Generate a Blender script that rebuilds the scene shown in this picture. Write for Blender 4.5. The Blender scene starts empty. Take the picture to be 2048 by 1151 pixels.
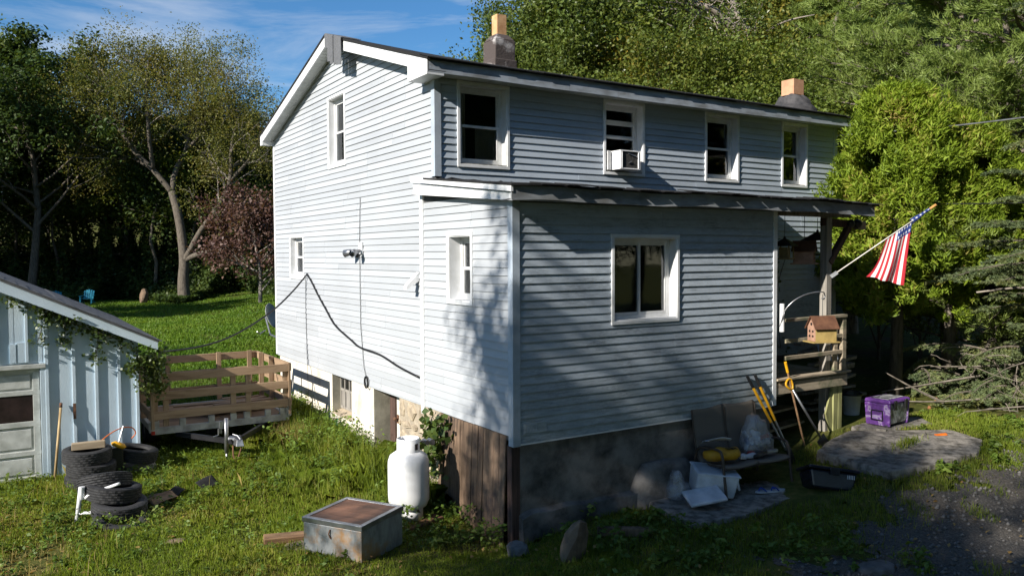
import bpy, bmesh, math, random
import numpy as np
from mathutils import Vector, Matrix
R = math.radians
rng = np.random.default_rng(7)
random.seed(7)
scn = bpy.context.scene
COL = scn.collection

# ------------------------------------------------------------------ camera
cd = bpy.data.cameras.new("camera"); cam = bpy.data.objects.new("camera", cd); COL.objects.link(cam)
cd.sensor_width = 36.0; cd.lens = 28.23; cd.clip_start = 0.1; cd.clip_end = 2000
def cam_matrix(loc, yaw, pitch, roll):
    fw = Vector((math.sin(yaw)*math.cos(pitch), math.cos(yaw)*math.cos(pitch), math.sin(pitch)))
    r = Vector((math.cos(yaw), -math.sin(yaw), 0)); u = r.cross(fw)
    r2 = r*math.cos(roll)+u*math.sin(roll); u2 = u*math.cos(roll)-r*math.sin(roll)
    m = Matrix((r2, u2, -fw)).transposed().to_4x4(); m.translation = loc
    return m
cam.matrix_world = cam_matrix((-5.1265, -8.0698, 2.2687), 0.5644, -0.0407, -0.0049)
scn.camera = cam

# ------------------------------------------------------------------ sky and sun
SUN = Vector((1.0, 0.22, -0.558)).normalized()          # direction the light travels
sun_el = math.asin(-SUN.z); sun_az = math.atan2(-SUN.x, -SUN.y)   # azimuth from +Y towards +X
w = bpy.data.worlds.new("World"); scn.world = w; w.use_nodes = True
nt = w.node_tree; bg = nt.nodes["Background"]
sky = nt.nodes.new("ShaderNodeTexSky"); sky.sky_type = 'NISHITA'; sky.sun_disc = False
sky.sun_elevation = sun_el; sky.sun_rotation = sun_az; sky.altitude = 200
sky.air_density = 1.0; sky.dust_density = 0.1; sky.ozone_density = 4.0
tc = nt.nodes.new("ShaderNodeTexCoord"); mp = nt.nodes.new("ShaderNodeMapping")
mp.inputs["Scale"].default_value = (1.3, 3.2, 9.0); mp.inputs["Rotation"].default_value = (0.25, 0.3, 0.5)
nz = nt.nodes.new("ShaderNodeTexNoise"); nz.inputs["Scale"].default_value = 1.6; nz.inputs["Detail"].default_value = 9; nz.inputs["Roughness"].default_value = 0.62
nz.inputs["Distortion"].default_value = 0.5
rp = nt.nodes.new("ShaderNodeValToRGB"); rp.color_ramp.elements[0].position = 0.50; rp.color_ramp.elements[1].position = 0.96
mxc = nt.nodes.new("ShaderNodeMix"); mxc.data_type = 'RGBA'
mxc.inputs[7].default_value = (7.0, 7.4, 8.0, 1)
nt.links.new(tc.outputs["Generated"], mp.inputs[0]); nt.links.new(mp.outputs[0], nz.inputs["Vector"])
nt.links.new(nz.outputs[0], rp.inputs[0]); nt.links.new(rp.outputs[0], mxc.inputs[0])
hs = nt.nodes.new("ShaderNodeHueSaturation"); hs.inputs["Saturation"].default_value = 1.22; hs.inputs["Value"].default_value = 1.2
nt.links.new(sky.outputs[0], hs.inputs["Color"]); nt.links.new(hs.outputs[0], mxc.inputs[6]); nt.links.new(mxc.outputs[2], bg.inputs[0])
bg.inputs[1].default_value = 0.068
sl = bpy.data.lights.new("sun", 'SUN'); so = bpy.data.objects.new("sun", sl); COL.objects.link(so)
sl.energy = 5.0; sl.angle = R(0.55); sl.color = (1.0, 0.94, 0.85)
so.rotation_euler = SUN.to_track_quat('-Z', 'Y').to_euler(); so.location = (-30, -6, 25)
scn.view_settings.view_transform = 'Standard'; scn.view_settings.look = 'None'
scn.view_settings.exposure = 0.75; scn.view_settings.gamma = 1.0
scn.render.engine = 'CYCLES'
scn.cycles.use_denoising = True
scn.cycles.max_bounces = 6; scn.cycles.transparent_max_bounces = 12
scn.cycles.diffuse_bounces = 3; scn.cycles.glossy_bounces = 3; scn.cycles.transmission_bounces = 4
scn.cycles.caustics_reflective = False; scn.cycles.caustics_refractive = False

# ------------------------------------------------------------------ helpers
ROOTM = {}
def tag(o, label=None, cat=None, group=None, kind=None):
    if label: o["label"] = label
    if cat: o["category"] = cat
    if group: o["group"] = group
    if kind: o["kind"] = kind
    return o
def thing(name, label, cat, loc=(0, 0, 0), rot=(0, 0, 0), group=None):
    o = bpy.data.objects.new(name, None); COL.objects.link(o)
    o.empty_display_size = 0.2
    o.location = loc; o.rotation_euler = rot
    ROOTM[o.name] = Matrix.LocRotScale(Vector(loc), __import__('mathutils').Euler(rot), None)
    return tag(o, label, cat, group)

class MB:
    def __init__(s): s.v = []; s.f = []
    def quad(s, a, b, c, d):
        n = len(s.v); s.v += [tuple(a), tuple(b), tuple(c), tuple(d)]; s.f.append((n, n+1, n+2, n+3)); return s
    def hexa(s, p):      # 4 bottom then 4 top
        n = len(s.v); s.v += [tuple(q) for q in p]
        for f in ((0, 3, 2, 1), (4, 5, 6, 7), (0, 1, 5, 4), (1, 2, 6, 5), (2, 3, 7, 6), (3, 0, 4, 7)):
            s.f.append(tuple(n+i for i in f))
        return s
    def box(s, x0, x1, y0, y1, z0, z1):
        return s.hexa([(x0, y0, z0), (x1, y0, z0), (x1, y1, z0), (x0, y1, z0), (x0, y0, z1), (x1, y0, z1), (x1, y1, z1), (x0, y1, z1)])
    def beam(s, p0, p1, wd, ht, up=(0, 0, 1), ends=None):
        p0 = Vector(p0); p1 = Vector(p1); d = (p1-p0).normalized(); up = Vector(up)
        sd = d.cross(up)
        if sd.length < 1e-4: sd = d.cross(Vector((1, 0, 0)))
        sd.normalize(); u = sd.cross(d).normalized()
        a = sd*wd/2; b = u*ht/2
        return s.hexa([p0-a-b, p0+a-b, p1+a-b, p1-a-b, p0-a+b, p0+a+b, p1+a+b, p1-a+b])
    def tube(s, pts, rad, n=6, cap=True):
        pts = [Vector(p) for p in pts]
        if not hasattr(rad, '__len__'): rad = [rad]*len(pts)
        base = len(s.v); prev = None
        for i, p in enumerate(pts):
            d = (pts[min(i+1, len(pts)-1)]-pts[max(i-1, 0)])
            if d.length < 1e-9: d = Vector((0, 0, 1))
            d.normalize()
            if prev is None:
                a = d.orthogonal().normalized()
            else:
                a = prev-d*prev.dot(d)
                a = a.normalized() if a.length > 1e-6 else d.orthogonal().normalized()
            prev = a; b = d.cross(a)
            for k in range(n):
                t = 2*math.pi*k/n; q = p+(a*math.cos(t)+b*math.sin(t))*rad[i]; s.v.append(tuple(q))
        for i in range(len(pts)-1):
            for k in range(n):
                k2 = (k+1) % n
                s.f.append((base+i*n+k, base+i*n+k2, base+(i+1)*n+k2, base+(i+1)*n+k))
        if cap:
            s.f.append(tuple(base+k for k in range(n))[::-1]); s.f.append(tuple(base+(len(pts)-1)*n+k for k in range(n)))
        return s
    def lathe(s, prof, n=32, c=(0, 0, 0), close=False):
        base = len(s.v); m = len(prof)
        for k in range(n):
            t = 2*math.pi*k/n
            for r, z in prof: s.v.append((c[0]+r*math.cos(t), c[1]+r*math.sin(t), c[2]+z))
        mm = m if close else m-1
        for k in range(n):
            k2 = (k+1) % n
            for i in range(mm):
                i2 = (i+1) % m
                s.f.append((base+k*m+i, base+k2*m+i, base+k2*m+i2, base+k*m+i2))
        return s
    def extrude(s, poly, vec):
        n = len(poly); b = len(s.v); vec = Vector(vec)
        s.v += [tuple(p) for p in poly]; s.v += [tuple(Vector(p)+vec) for p in poly]
        s.f.append(tuple(range(b, b+n))); s.f.append(tuple(range(b+n, b+2*n))[::-1])
        for i in range(n):
            j = (i+1) % n; s.f.append((b+i, b+i+n, b+j+n, b+j))
        return s
    def xform(s, m):
        s.v = [tuple(m @ Vector(p)) for p in s.v]; return s
    def mesh(s, name, off=None, smooth=False, fix=True):
        me = bpy.data.meshes.new(name)
        v = s.v
        if off is not None: v = [tuple(off @ Vector(p)) for p in v]
        me.from_pydata(v, [], s.f)
        if fix:
            bm = bmesh.new(); bm.from_mesh(me)
            if smooth: bmesh.ops.remove_doubles(bm, verts=bm.verts, dist=1e-5)
            bmesh.ops.recalc_face_normals(bm, faces=bm.faces); bm.to_mesh(me); bm.free()
        if smooth: me.polygons.foreach_set("use_smooth", [True]*len(me.polygons))
        me.update(); return me
    def build(s, name, mat, parent=None, smooth=False, bevel=0, world=True, fix=True, autosmooth=False):
        off = None; root = parent
        if parent is not None and world:
            while root.parent is not None: root = root.parent
            if root.name in ROOTM: off = ROOTM[root.name].inverted()
            else: off = root.matrix_basis.inverted()
        me = s.mesh(name, off, smooth, fix)
        o = bpy.data.objects.new(name, me); COL.objects.link(o)
        if mat is not None: me.materials.append(mat)
        if parent is not None: o.parent = parent
        if bevel:
            b = o.modifiers.new("bevel", 'BEVEL'); b.width = bevel; b.segments = 2; b.limit_method = 'ANGLE'; b.angle_limit = R(40)
        return o

def at(o, loc, rot=(0, 0, 0)):
    o.location = loc; o.rotation_euler = rot; return o
def single(mb, name, mat, loc, rot, label, cat, group=None, smooth=False, bevel=0):
    o = mb.build(name, mat, None, smooth, bevel); at(o, loc, rot); return tag(o, label, cat, group)
def copy_tree(o, parent=None):
    c = o.copy(); COL.objects.link(c); c.parent = parent
    for ch in list(o.children): copy_tree(ch, c)
    return c
def npmesh(name, V, F, mat, attr=None, smooth=False):
    """V (n,3), F (m,k) arrays -> mesh, attr: per-face float 'rnd'"""
    me = bpy.data.meshes.new(name)
    V = np.ascontiguousarray(V, dtype=np.float32); F = np.ascontiguousarray(F, dtype=np.int32)
    m, k = F.shape
    me.vertices.add(len(V)); me.vertices.foreach_set("co", V.ravel())
    me.loops.add(m*k); me.loops.foreach_set("vertex_index", F.ravel())
    me.polygons.add(m); me.polygons.foreach_set("loop_start", np.arange(0, m*k, k, dtype=np.int32))
    try: me.polygons.foreach_set("loop_total", np.full(m, k, dtype=np.int32))
    except Exception: pass
    if smooth: me.polygons.foreach_set("use_smooth", np.ones(m, dtype=bool))
    if attr is not None:
        a = me.attributes.new("rnd", 'FLOAT', 'FACE'); a.data.foreach_set("value", np.ascontiguousarray(attr, dtype=np.float32))
    me.update(calc_edges=True)
    if mat: me.materials.append(mat)
    return me
def linkmesh(name, me, parent=None):
    o = bpy.data.objects.new(name, me); COL.objects.link(o)
    if parent: o.parent = parent
    return o

# ------------------------------------------------------------------ terrain height
def sm(a, b, x):
    t = np.clip((x-a)/(b-a), 0, 1); return t*t*(3-2*t)
def ground(x, y):
    x = np.asarray(x, float); y = np.asarray(y, float)
    z = -1.08+0*x
    z = z+.55*sm(2.0, 7.5, x)*sm(-7, -1, y)*(1-sm(14, 30, y)*sm(12, 4, x))
    z = z+.12*sm(5.5, 9, y)*sm(-1.5, 0, x)*sm(14, 10, y)
    z = z-.24*np.exp(-((x+.1)**2+(y-.5)**2)/0.9)
    z = z-.35*sm(8.5, 12, y)*0
    # wooded hillside behind and to the right of the house
    h = sm(13, 60, x*0.75+y*0.55-6)*sm(6, 22, x-0.12*y+2)
    z = z+13*h*sm(10, 45, y+0.35*x)
    z = z+16*sm(88, 170, y*.845+x*.535)
    # gentle roll of the back lawn and the ground beyond the wood
    z = z+0.10*np.sin(x*.35+1)*np.sin(y*.27)*sm(11, 20, y)
    z = z+.02*np.sin(x*2.1+.5)*np.cos(y*1.7)+.012*np.sin(x*5.3)*np.sin(y*4.7+1)
    return z
def gz(x, y): return float(ground(x, y))

# ------------------------------------------------------------------ materials
def new_mat(name):
    m = bpy.data.materials.new(name); m.use_nodes = True
    return m, m.node_tree, m.node_tree.nodes["Principled BSDF"]
def N(t, kind, **kw):
    n = t.nodes.new(kind)
    for k, v in kw.items():
        if hasattr(n, k): setattr(n, k, v)
        else: n.inputs[k].default_value = v
    return n
def ramp(t, stops, fac):
    r = t.nodes.new("ShaderNodeValToRGB"); e = r.color_ramp.elements
    while len(e) > 1: e.remove(e[-1])
    e[0].position = stops[0][0]; e[0].color = (*stops[0][1], 1) if len(stops[0][1]) == 3 else stops[0][1]
    for p, c in stops[1:]:
        x = e.new(p); x.color = (*c, 1) if len(c) == 3 else c
    t.links.new(fac, r.inputs[0]); return r.outputs[0]
def mixc(t, fac, a, b, mode='MIX'):
    m = t.nodes.new("ShaderNodeMix"); m.data_type = 'RGBA'; m.blend_type = mode
    for sock, val in ((0, fac), (6, a), (7, b)):
        if hasattr(val, 'is_output'): t.links.new(val, m.inputs[sock])
        elif sock == 0: m.inputs[0].default_value = val
        else: m.inputs[sock].default_value = (*val, 1) if len(val) == 3 else val
    return m.outputs[2]
def coords(t, scale=(1, 1, 1), kind="Object"):
    tc = t.nodes.new("ShaderNodeTexCoord"); mp = t.nodes.new("ShaderNodeMapping"); mp.inputs["Scale"].default_value = scale
    t.links.new(tc.outputs[kind], mp.inputs[0]); return mp.outputs[0]
def noise(t, vec, scale, detail=4, rough=.55, dist=0):
    n = t.nodes.new("ShaderNodeTexNoise"); n.inputs["Scale"].default_value = scale; n.inputs["Detail"].default_value = detail
    n.inputs["Roughness"].default_value = rough; n.inputs["Distortion"].default_value = dist
    t.links.new(vec, n.inputs["Vector"]); return n.outputs[0]
def bump(t, p, h, strength=.3, dist=.01):
    b = t.nodes.new("ShaderNodeBump"); b.inputs["Strength"].default_value = strength; b.inputs["Distance"].default_value = dist
    t.links.new(h, b.inputs["Height"]); t.links.new(b.outputs[0], p.inputs["Normal"])
def objrand(t, lo, hi):
    oi = t.nodes.new("ShaderNodeObjectInfo"); mr = t.nodes.new("ShaderNodeMapRange")
    mr.inputs["To Min"].default_value = lo; mr.inputs["To Max"].default_value = hi
    t.links.new(oi.outputs["Random"], mr.inputs["Value"]); return mr.outputs[0]
def scale_col(t, col, val):
    m = t.nodes.new("ShaderNodeVectorMath"); m.operation = 'SCALE'
    t.links.new(col, m.inputs[0]); t.links.new(val, m.inputs["Scale"]); return m.outputs[0]

def m_plain(name, a, b=None, rough=.6, nscale=6, bscale=40, bstr=.15, metal=0, spec=.4, contrast=(.35, .65), vec_scale=(1, 1, 1), rand=.06):
    m, t, p = new_mat(name); v = coords(t, vec_scale)
    b = b or tuple(c*.75 for c in a)
    c = ramp(t, [(contrast[0], b), (contrast[1], a)], noise(t, v, nscale, 6, .6))
    c = scale_col(t, c, objrand(t, 1-rand, 1+rand))
    t.links.new(c, p.inputs["Base Color"]); p.inputs["Roughness"].default_value = rough
    p.inputs["Metallic"].default_value = metal; p.inputs["Specular IOR Level"].default_value = spec
    if bstr: bump(t, p, noise(t, v, bscale, 5, .6), bstr, .01)
    return m
def m_wood(name, light, dark, axis='Z', scale=9, stretch=14, rough=.75, knots=True, rand=.15, stain=None, bstr=.35):
    m, t, p = new_mat(name)
    sc = {'X': (1, stretch, stretch), 'Y': (stretch, 1, stretch), 'Z': (stretch, stretch, 1)}[axis]
    v = coords(t, sc)
    oi = t.nodes.new("ShaderNodeObjectInfo"); cm = t.nodes.new("ShaderNodeVectorMath"); cm.operation = 'ADD'
    sc2 = t.nodes.new("ShaderNodeMath"); sc2.operation = 'MULTIPLY'; sc2.inputs[1].default_value = 37.0
    t.links.new(oi.outputs["Random"], sc2.inputs[0]); t.links.new(v, cm.inputs[0]); t.links.new(sc2.outputs[0], cm.inputs[1])
    n = noise(t, cm.outputs[0], scale*.16, 7, .65, .6)
    c = ramp(t, [(.3, dark), (.55, light), (.75, tuple(min(1, x*1.12) for x in light))], n)
    if stain:
        s = noise(t, coords(t, (1, 1, 1)), 2.3, 6, .7)
        c = mixc(t, ramp(t, [(.48, (0, 0, 0)), (.66, (1, 1, 1))], s), c, stain)
    c = scale_col(t, c, objrand(t, 1-rand, 1+rand))
    t.links.new(c, p.inputs["Base Color"]); p.inputs["Roughness"].default_value = rough; p.inputs["Specular IOR Level"].default_value = .25
    bump(t, p, n, bstr, .006); return m

M = {}
def siding_mat(name, base, dirt_amt, dirt_col, scale=1.0):
    m, t, p = new_mat(name)
    v = coords(t, (1, 1, 1))
    fade = noise(t, v, .7, 3, .5)
    c = ramp(t, [(.3, tuple(x*.93 for x in base)), (.7, tuple(min(1, x*1.04) for x in base))], fade)
    # mildew and grime: streaky blotches
    d1 = noise(t, coords(t, (1.1, 1.1, 2.6)), 1.1, 8, .72)
    d2 = noise(t, coords(t, (5, 5, 26)), 2.2, 6, .75)
    mul = t.nodes.new("ShaderNodeMath"); mul.operation = 'MULTIPLY'
    r1 = ramp(t, [(.42, (0, 0, 0)), (.68, (1, 1, 1))], d1); r2 = ramp(t, [(.38, (0, 0, 0)), (.7, (1, 1, 1))], d2)
    t.links.new(r1, mul.inputs[0]); t.links.new(r2, mul.inputs[1])
    ml2 = t.nodes.new("ShaderNodeMath"); ml2.operation = 'MULTIPLY'; ml2.inputs[1].default_value = dirt_amt
    t.links.new(mul.outputs[0], ml2.inputs[0])
    c = mixc(t, ml2.outputs[0], c, dirt_col)
    if scale > 1:      # algae rising from the bottom courses, blackened lap edges under the eave
        sp = t.nodes.new("ShaderNodeSeparateXYZ"); t.links.new(coords(t), sp.inputs[0])
        mr = t.nodes.new("ShaderNodeMapRange"); mr.inputs["From Min"].default_value = 1.9; mr.inputs["From Max"].default_value = 1.05; mr.inputs["To Min"].default_value = 0; mr.inputs["To Max"].default_value = .62
        t.links.new(sp.outputs[2], mr.inputs["Value"])
        k = t.nodes.new("ShaderNodeMath"); k.operation = 'MULTIPLY'; t.links.new(mr.outputs[0], k.inputs[0]); t.links.new(ramp(t, [(.30, (0, 0, 0)), (.62, (1, 1, 1))], noise(t, coords(t, (2.5, 2.5, 9)), 1.3, 7, .75)), k.inputs[1])
        c = mixc(t, k.outputs[0], c, (.10, .135, .10))
        k2 = ramp(t, [(.55, (0, 0, 0)), (.68, (1, 1, 1))], noise(t, coords(t, (1.2, 1.2, 22)), 1.6, 8, .8)); k3 = t.nodes.new("ShaderNodeMath"); k3.operation = 'MULTIPLY'; k3.inputs[1].default_value = .55; t.links.new(k2, k3.inputs[0])
        c = mixc(t, k3.outputs[0], c, (.045, .055, .05))
    c = scale_col(t, c, objrand(t, .92, 1.06))
    t.links.new(c, p.inputs["Base Color"]); p.inputs["Roughness"].default_value = .55; p.inputs["Specular IOR Level"].default_value = .35
    g = noise(t, coords(t, (3, 3, 60)), 3, 4, .6); bump(t, p, g, .06, .004)
    return m
M['siding'] = siding_mat("siding_vinyl", (.40, .422, .446), .22, (.22, .215, .20))
M['siding_dirty'] = siding_mat("siding_vinyl_mildewed", (.40, .458, .522), .9, (.055, .065, .065), 2.0)
M['siding_upper'] = siding_mat("siding_vinyl_weathered", (.41, .468, .535), .5, (.11, .125, .135))
M['trim'] = m_plain("white_trim_paint", (.74, .75, .76), (.58, .59, .58), .5, 3.5, 60, .08, contrast=(.25, .55))
M['trim_grey'] = m_plain("grey_blue_trim", (.42, .48, .55), (.30, .34, .38), .5, 2.5, 50, .08, contrast=(.3, .6))
M['fascia'] = m_plain("grimy_fascia", (.36, .40, .45), (.20, .21, .22), .55, 3.0, 40, .12, contrast=(.33, .6), vec_scale=(1, 1, 3))
M['fascia_low'] = m_plain("grimy_porch_fascia", (.30, .32, .34), (.13, .13, .125), .6, 2.2, 40, .15, contrast=(.3, .62), vec_scale=(1, 1, 3))
M['sash'] = m_plain("white_vinyl_sash", (.70, .71, .72), (.55, .55, .54), .4, 4, 60, .04)
M['grime'] = m_plain("grimy_sill", (.32, .31, .28), (.07, .07, .06), .8, 14, 60, .3)
M['core'] = m_plain("wall_sheathing", (.10, .10, .10), (.06, .06, .06), .9)
M['interior'] = m_plain("dark_interior", (.10, .09, .08), (.06, .055, .05), .9)
M['curtain'] = m_plain("pale_curtain", (.78, .77, .75), (.62, .61, .59), .9, 5)
M['stucco'] = m_plain("cream_stucco", (.68, .635, .55), (.42, .36, .28), .9, 2.2, 30, .5, contrast=(.28, .5))
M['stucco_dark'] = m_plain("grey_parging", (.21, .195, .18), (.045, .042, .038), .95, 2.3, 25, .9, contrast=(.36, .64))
M['stucco_shaded'] = m_plain("shaded_stucco_reveal", (.34, .32, .26), (.20, .19, .15), .9, 3, 30, .4)  # stucco of the reveal faces, with their shade put into the colour
M['stone'] = m_plain("tan_fieldstone", (.46, .38, .27), (.27, .22, .16), .9, 7, 22, .8, rand=.22)
M['mortar'] = m_plain("pale_mortar", (.42, .36, .27), (.26, .22, .17), .95, 8, 30, .7)
M['plank_brown'] = m_wood("weathered_brown_plank", (.20, .135, .09), (.07, .045, .032), 'Z', 9, 12, .8, stain=(.06, .045, .04))
M['door_brown'] = m_wood("dark_door_frame", (.09, .055, .045), (.03, .02, .018), 'Z', 9, 12)
M['door_white'] = m_plain("peeling_white_door", (.74, .72, .66), (.5, .46, .4), .7, 5, 40, .2)
M['oldwood_win'] = m_wood("grey_window_wood", (.30, .28, .25), (.13, .12, .11), 'Z', 8, 10)
M['shingle'] = m_plain("charcoal_shingle", (.018, .018, .019), (.008, .008, .008), .95, 40, 120, .8, contrast=(.3, .7))
M['shingle_lt'] = m_plain("grey_shingle", (.16, .165, .175), (.085, .088, .095), .95, 50, 120, .8, contrast=(.3, .7))
M['soffit'] = m_plain("soffit_vinyl", (.62, .64, .62), (.45, .47, .45), .6, 3, 40, .05)
M['chimney'] = m_plain("tarred_chimney", (.40, .38, .37), (.075, .06, .055), .95, 2.6, 16, .9, contrast=(.50, .62), rand=.02)
M['flue'] = m_plain("clay_flue", (.66, .40, .20), (.46, .24, .11), .85, 6, 30, .3, contrast=(.3, .6))
M['flue2'] = m_plain("pink_clay_flue", (.60, .34, .20), (.46, .24, .14), .85, 6, 30, .3)
M['tarp'] = m_plain("tarred_lump", (.085, .08, .08), (.03, .03, .032), .8, 6, 14, 1.0)
M['black'] = m_plain("black_rubber_cable", (.018, .018, .019), (.01, .01, .01), .5, 8, 40, .1)
M['wire'] = m_plain("grey_wire", (.11, .11, .11), (.06, .06, .06), .6)
M['steel'] = m_plain("galvanised_steel", (.42, .43, .45), (.25, .25, .26), .38, 6, 40, .1, metal=.85)
M['rust'] = m_plain("rusty_steel", (.20, .10, .055), (.08, .04, .025), .85, 10, 40, .5)
M['white_paint'] = m_plain("white_enamel", (.86, .86, .87), (.74, .74, .74), .28, 3, 30, .02, spec=.5)
M['yellow'] = m_plain("yellow_plastic", (.75, .40, .015), (.55, .27, .01), .4, 8, 40, .05)
M['orange'] = m_plain("orange_plastic", (.72, .17, .02), (.5, .11, .01), .45, 8, 40, .05)
M['plastic_black'] = m_plain("black_plastic", (.02, .02, .022), (.012, .012, .014), .35, 5, 40, .1)
M['plastic_navy'] = m_plain("glossy_dark_tote", (.016, .018, .028), (.01, .011, .016), .25, 5, 40, .08)
M['cooler_white'] = m_plain("white_cooler_plastic", (.62, .66, .72), (.45, .48, .53), .45, 5, 40, .05)
M['green_hose'] = m_plain("green_hose", (.03, .30, .16), (.02, .2, .1), .4)
M['rubber'] = m_plain("tyre_rubber", (.035, .035, .037), (.018, .018, .019), .75, 9, 30, .35, contrast=(.3, .7), rand=.2)
M['pvc'] = m_plain("white_pvc", (.78, .79, .80), (.6, .6, .6), .35)
def m_glass():
    m, t, p = new_mat("window_glass"); t.nodes.remove(p)
    out = t.nodes["Material Output"]
    tr = N(t, "ShaderNodeBsdfTransparent"); tr.inputs[0].default_value = (.86, .88, .89, 1)
    gl = N(t, "ShaderNodeBsdfGlossy"); gl.inputs["Roughness"].default_value = .03; gl.inputs[0].default_value = (.9, .93, .96, 1)
    fr = N(t, "ShaderNodeFresnel"); fr.inputs[0].default_value = 1.75
    v = coords(t); b = N(t, "ShaderNodeBump"); b.inputs["Strength"].default_value = .04; b.inputs["Distance"].default_value = .02
    t.links.new(noise(t, v, 2.2, 2), b.inputs["Height"]); t.links.new(b.outputs[0], gl.inputs["Normal"])
    mx = N(t, "ShaderNodeMixShader"); t.links.new(fr.outputs[0], mx.inputs[0]); t.links.new(tr.outputs[0], mx.inputs[1]); t.links.new(gl.outputs[0], mx.inputs[2])
    t.links.new(mx.outputs[0], out.inputs[0]); return m
M['glass'] = m_glass()
def m_leaf(name, cols, trans=.35, rough=.5, spec=.3, nscale=.35):
    m, t, p = new_mat(name)
    at_ = t.nodes.new("ShaderNodeAttribute"); at_.attribute_name = "rnd"
    n = noise(t, coords(t), nscale, 4, .6)
    ad = t.nodes.new("ShaderNodeMath"); ad.operation = 'MULTIPLY_ADD'; ad.inputs[1].default_value = .55
    sb = t.nodes.new("ShaderNodeMath"); sb.operation = 'MULTIPLY_ADD'; sb.inputs[1].default_value = 1.5; sb.inputs[2].default_value = -.52
    t.links.new(n, sb.inputs[0]); t.links.new(at_.outputs["Fac"], ad.inputs[0]); t.links.new(sb.outputs[0], ad.inputs[2])
    k = len(cols); c = ramp(t, [(i/(k-1), cols[i]) for i in range(k)], ad.outputs[0])
    c = scale_col(t, c, objrand(t, .82, 1.18))
    t.links.new(c, p.inputs["Base Color"]); p.inputs["Roughness"].default_value = rough; p.inputs["Specular IOR Level"].default_value = spec
    tl = N(t, "ShaderNodeBsdfTranslucent"); mx = N(t, "ShaderNodeMixShader"); mx.inputs[0].default_value = trans
    c2 = mixc(t, 1.0, c, (1.25, 1.2, .55), 'MULTIPLY')
    t.links.new(c2, tl.inputs[0]); t.links.new(p.outputs[0], mx.inputs[1]); t.links.new(tl.outputs[0], mx.inputs[2])
    t.links.new(mx.outputs[0], t.nodes["Material Output"].inputs[0]); return m
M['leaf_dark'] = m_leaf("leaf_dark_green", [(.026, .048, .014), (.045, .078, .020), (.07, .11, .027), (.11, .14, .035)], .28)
M['leaf_glossy'] = m_leaf("leaf_glossy_green", [(.045, .075, .016), (.085, .125, .026), (.13, .17, .036), (.19, .215, .055)], .3, .38, .5)
M['leaf_mid'] = m_leaf("leaf_mid_green", [(.06, .095, .018), (.105, .15, .026), (.15, .19, .034), (.22, .21, .04)], .35)
M['leaf_yellow'] = m_leaf("leaf_turning_yellow", [(.08, .105, .02), (.135, .155, .027), (.20, .185, .033), (.32, .20, .03)], .35)
M['leaf_gold'] = m_leaf("leaf_gold_brown", [(.065, .085, .022), (.115, .13, .032), (.175, .17, .042), (.21, .15, .05)], .38)
M['leaf_maroon'] = m_leaf("leaf_maroon", [(.055, .03, .028), (.095, .05, .042), (.13, .075, .058), (.18, .12, .085)], .3)
M['leaf_arbor'] = m_leaf("arborvitae_spray", [(.08, .125, .014), (.17, .25, .024), (.27, .36, .036), (.36, .27, .09)], .38, .55, .2, 1.1)
M['needle_pine'] = m_leaf("pine_needle", [(.12, .175, .038), (.19, .26, .06), (.25, .325, .08), (.31, .36, .11)], .38, .5, .3, .5)
M['needle_spruce'] = m_leaf("spruce_needle", [(.08, .115, .055), (.125, .165, .075), (.17, .205, .08), (.23, .225, .08)], .25, .5, .3, 1.2)
M['grass'] = m_leaf("grass_blade", [(.085, .145, .014), (.15, .21, .022), (.21, .265, .03), (.33, .30, .085)], .38, .5, .25, .9)
M['grass_dry'] = m_leaf("dry_grass_blade", [(.16, .15, .04), (.26, .21, .07), (.34, .26, .10), (.40, .30, .14)], .3, .6, .2, .6)
M['lawn'] = m_leaf("lawn_blade", [(.05, .115, .012), (.085, .16, .016), (.12, .20, .02), (.17, .22, .035)], .38, .5, .25, .25)
M['weed'] = m_leaf("weed_leaf", [(.065, .115, .018), (.105, .17, .026), (.15, .22, .036), (.21, .255, .055)], .35, .5, .3, .8)
M['ivy'] = m_leaf("ivy_leaf", [(.035, .065, .018), (.06, .10, .025), (.10, .14, .03), (.15, .17, .04)], .3, .4, .4, .9)
M['bark'] = m_plain("grey_bark", (.17, .145, .115), (.07, .058, .045), .95, 5, 12, 1.0, vec_scale=(3, 3, .7), rand=.2)
M['bark_pale'] = m_plain("pale_bark", (.30, .27, .23), (.13, .115, .10), .95, 4, 12, 1.0, vec_scale=(2, 2, .7))
M['bark_dead'] = m_plain("dead_branch_bark", (.30, .26, .215), (.13, .11, .088), .95, 6, 20, .8, rand=.2)

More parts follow.
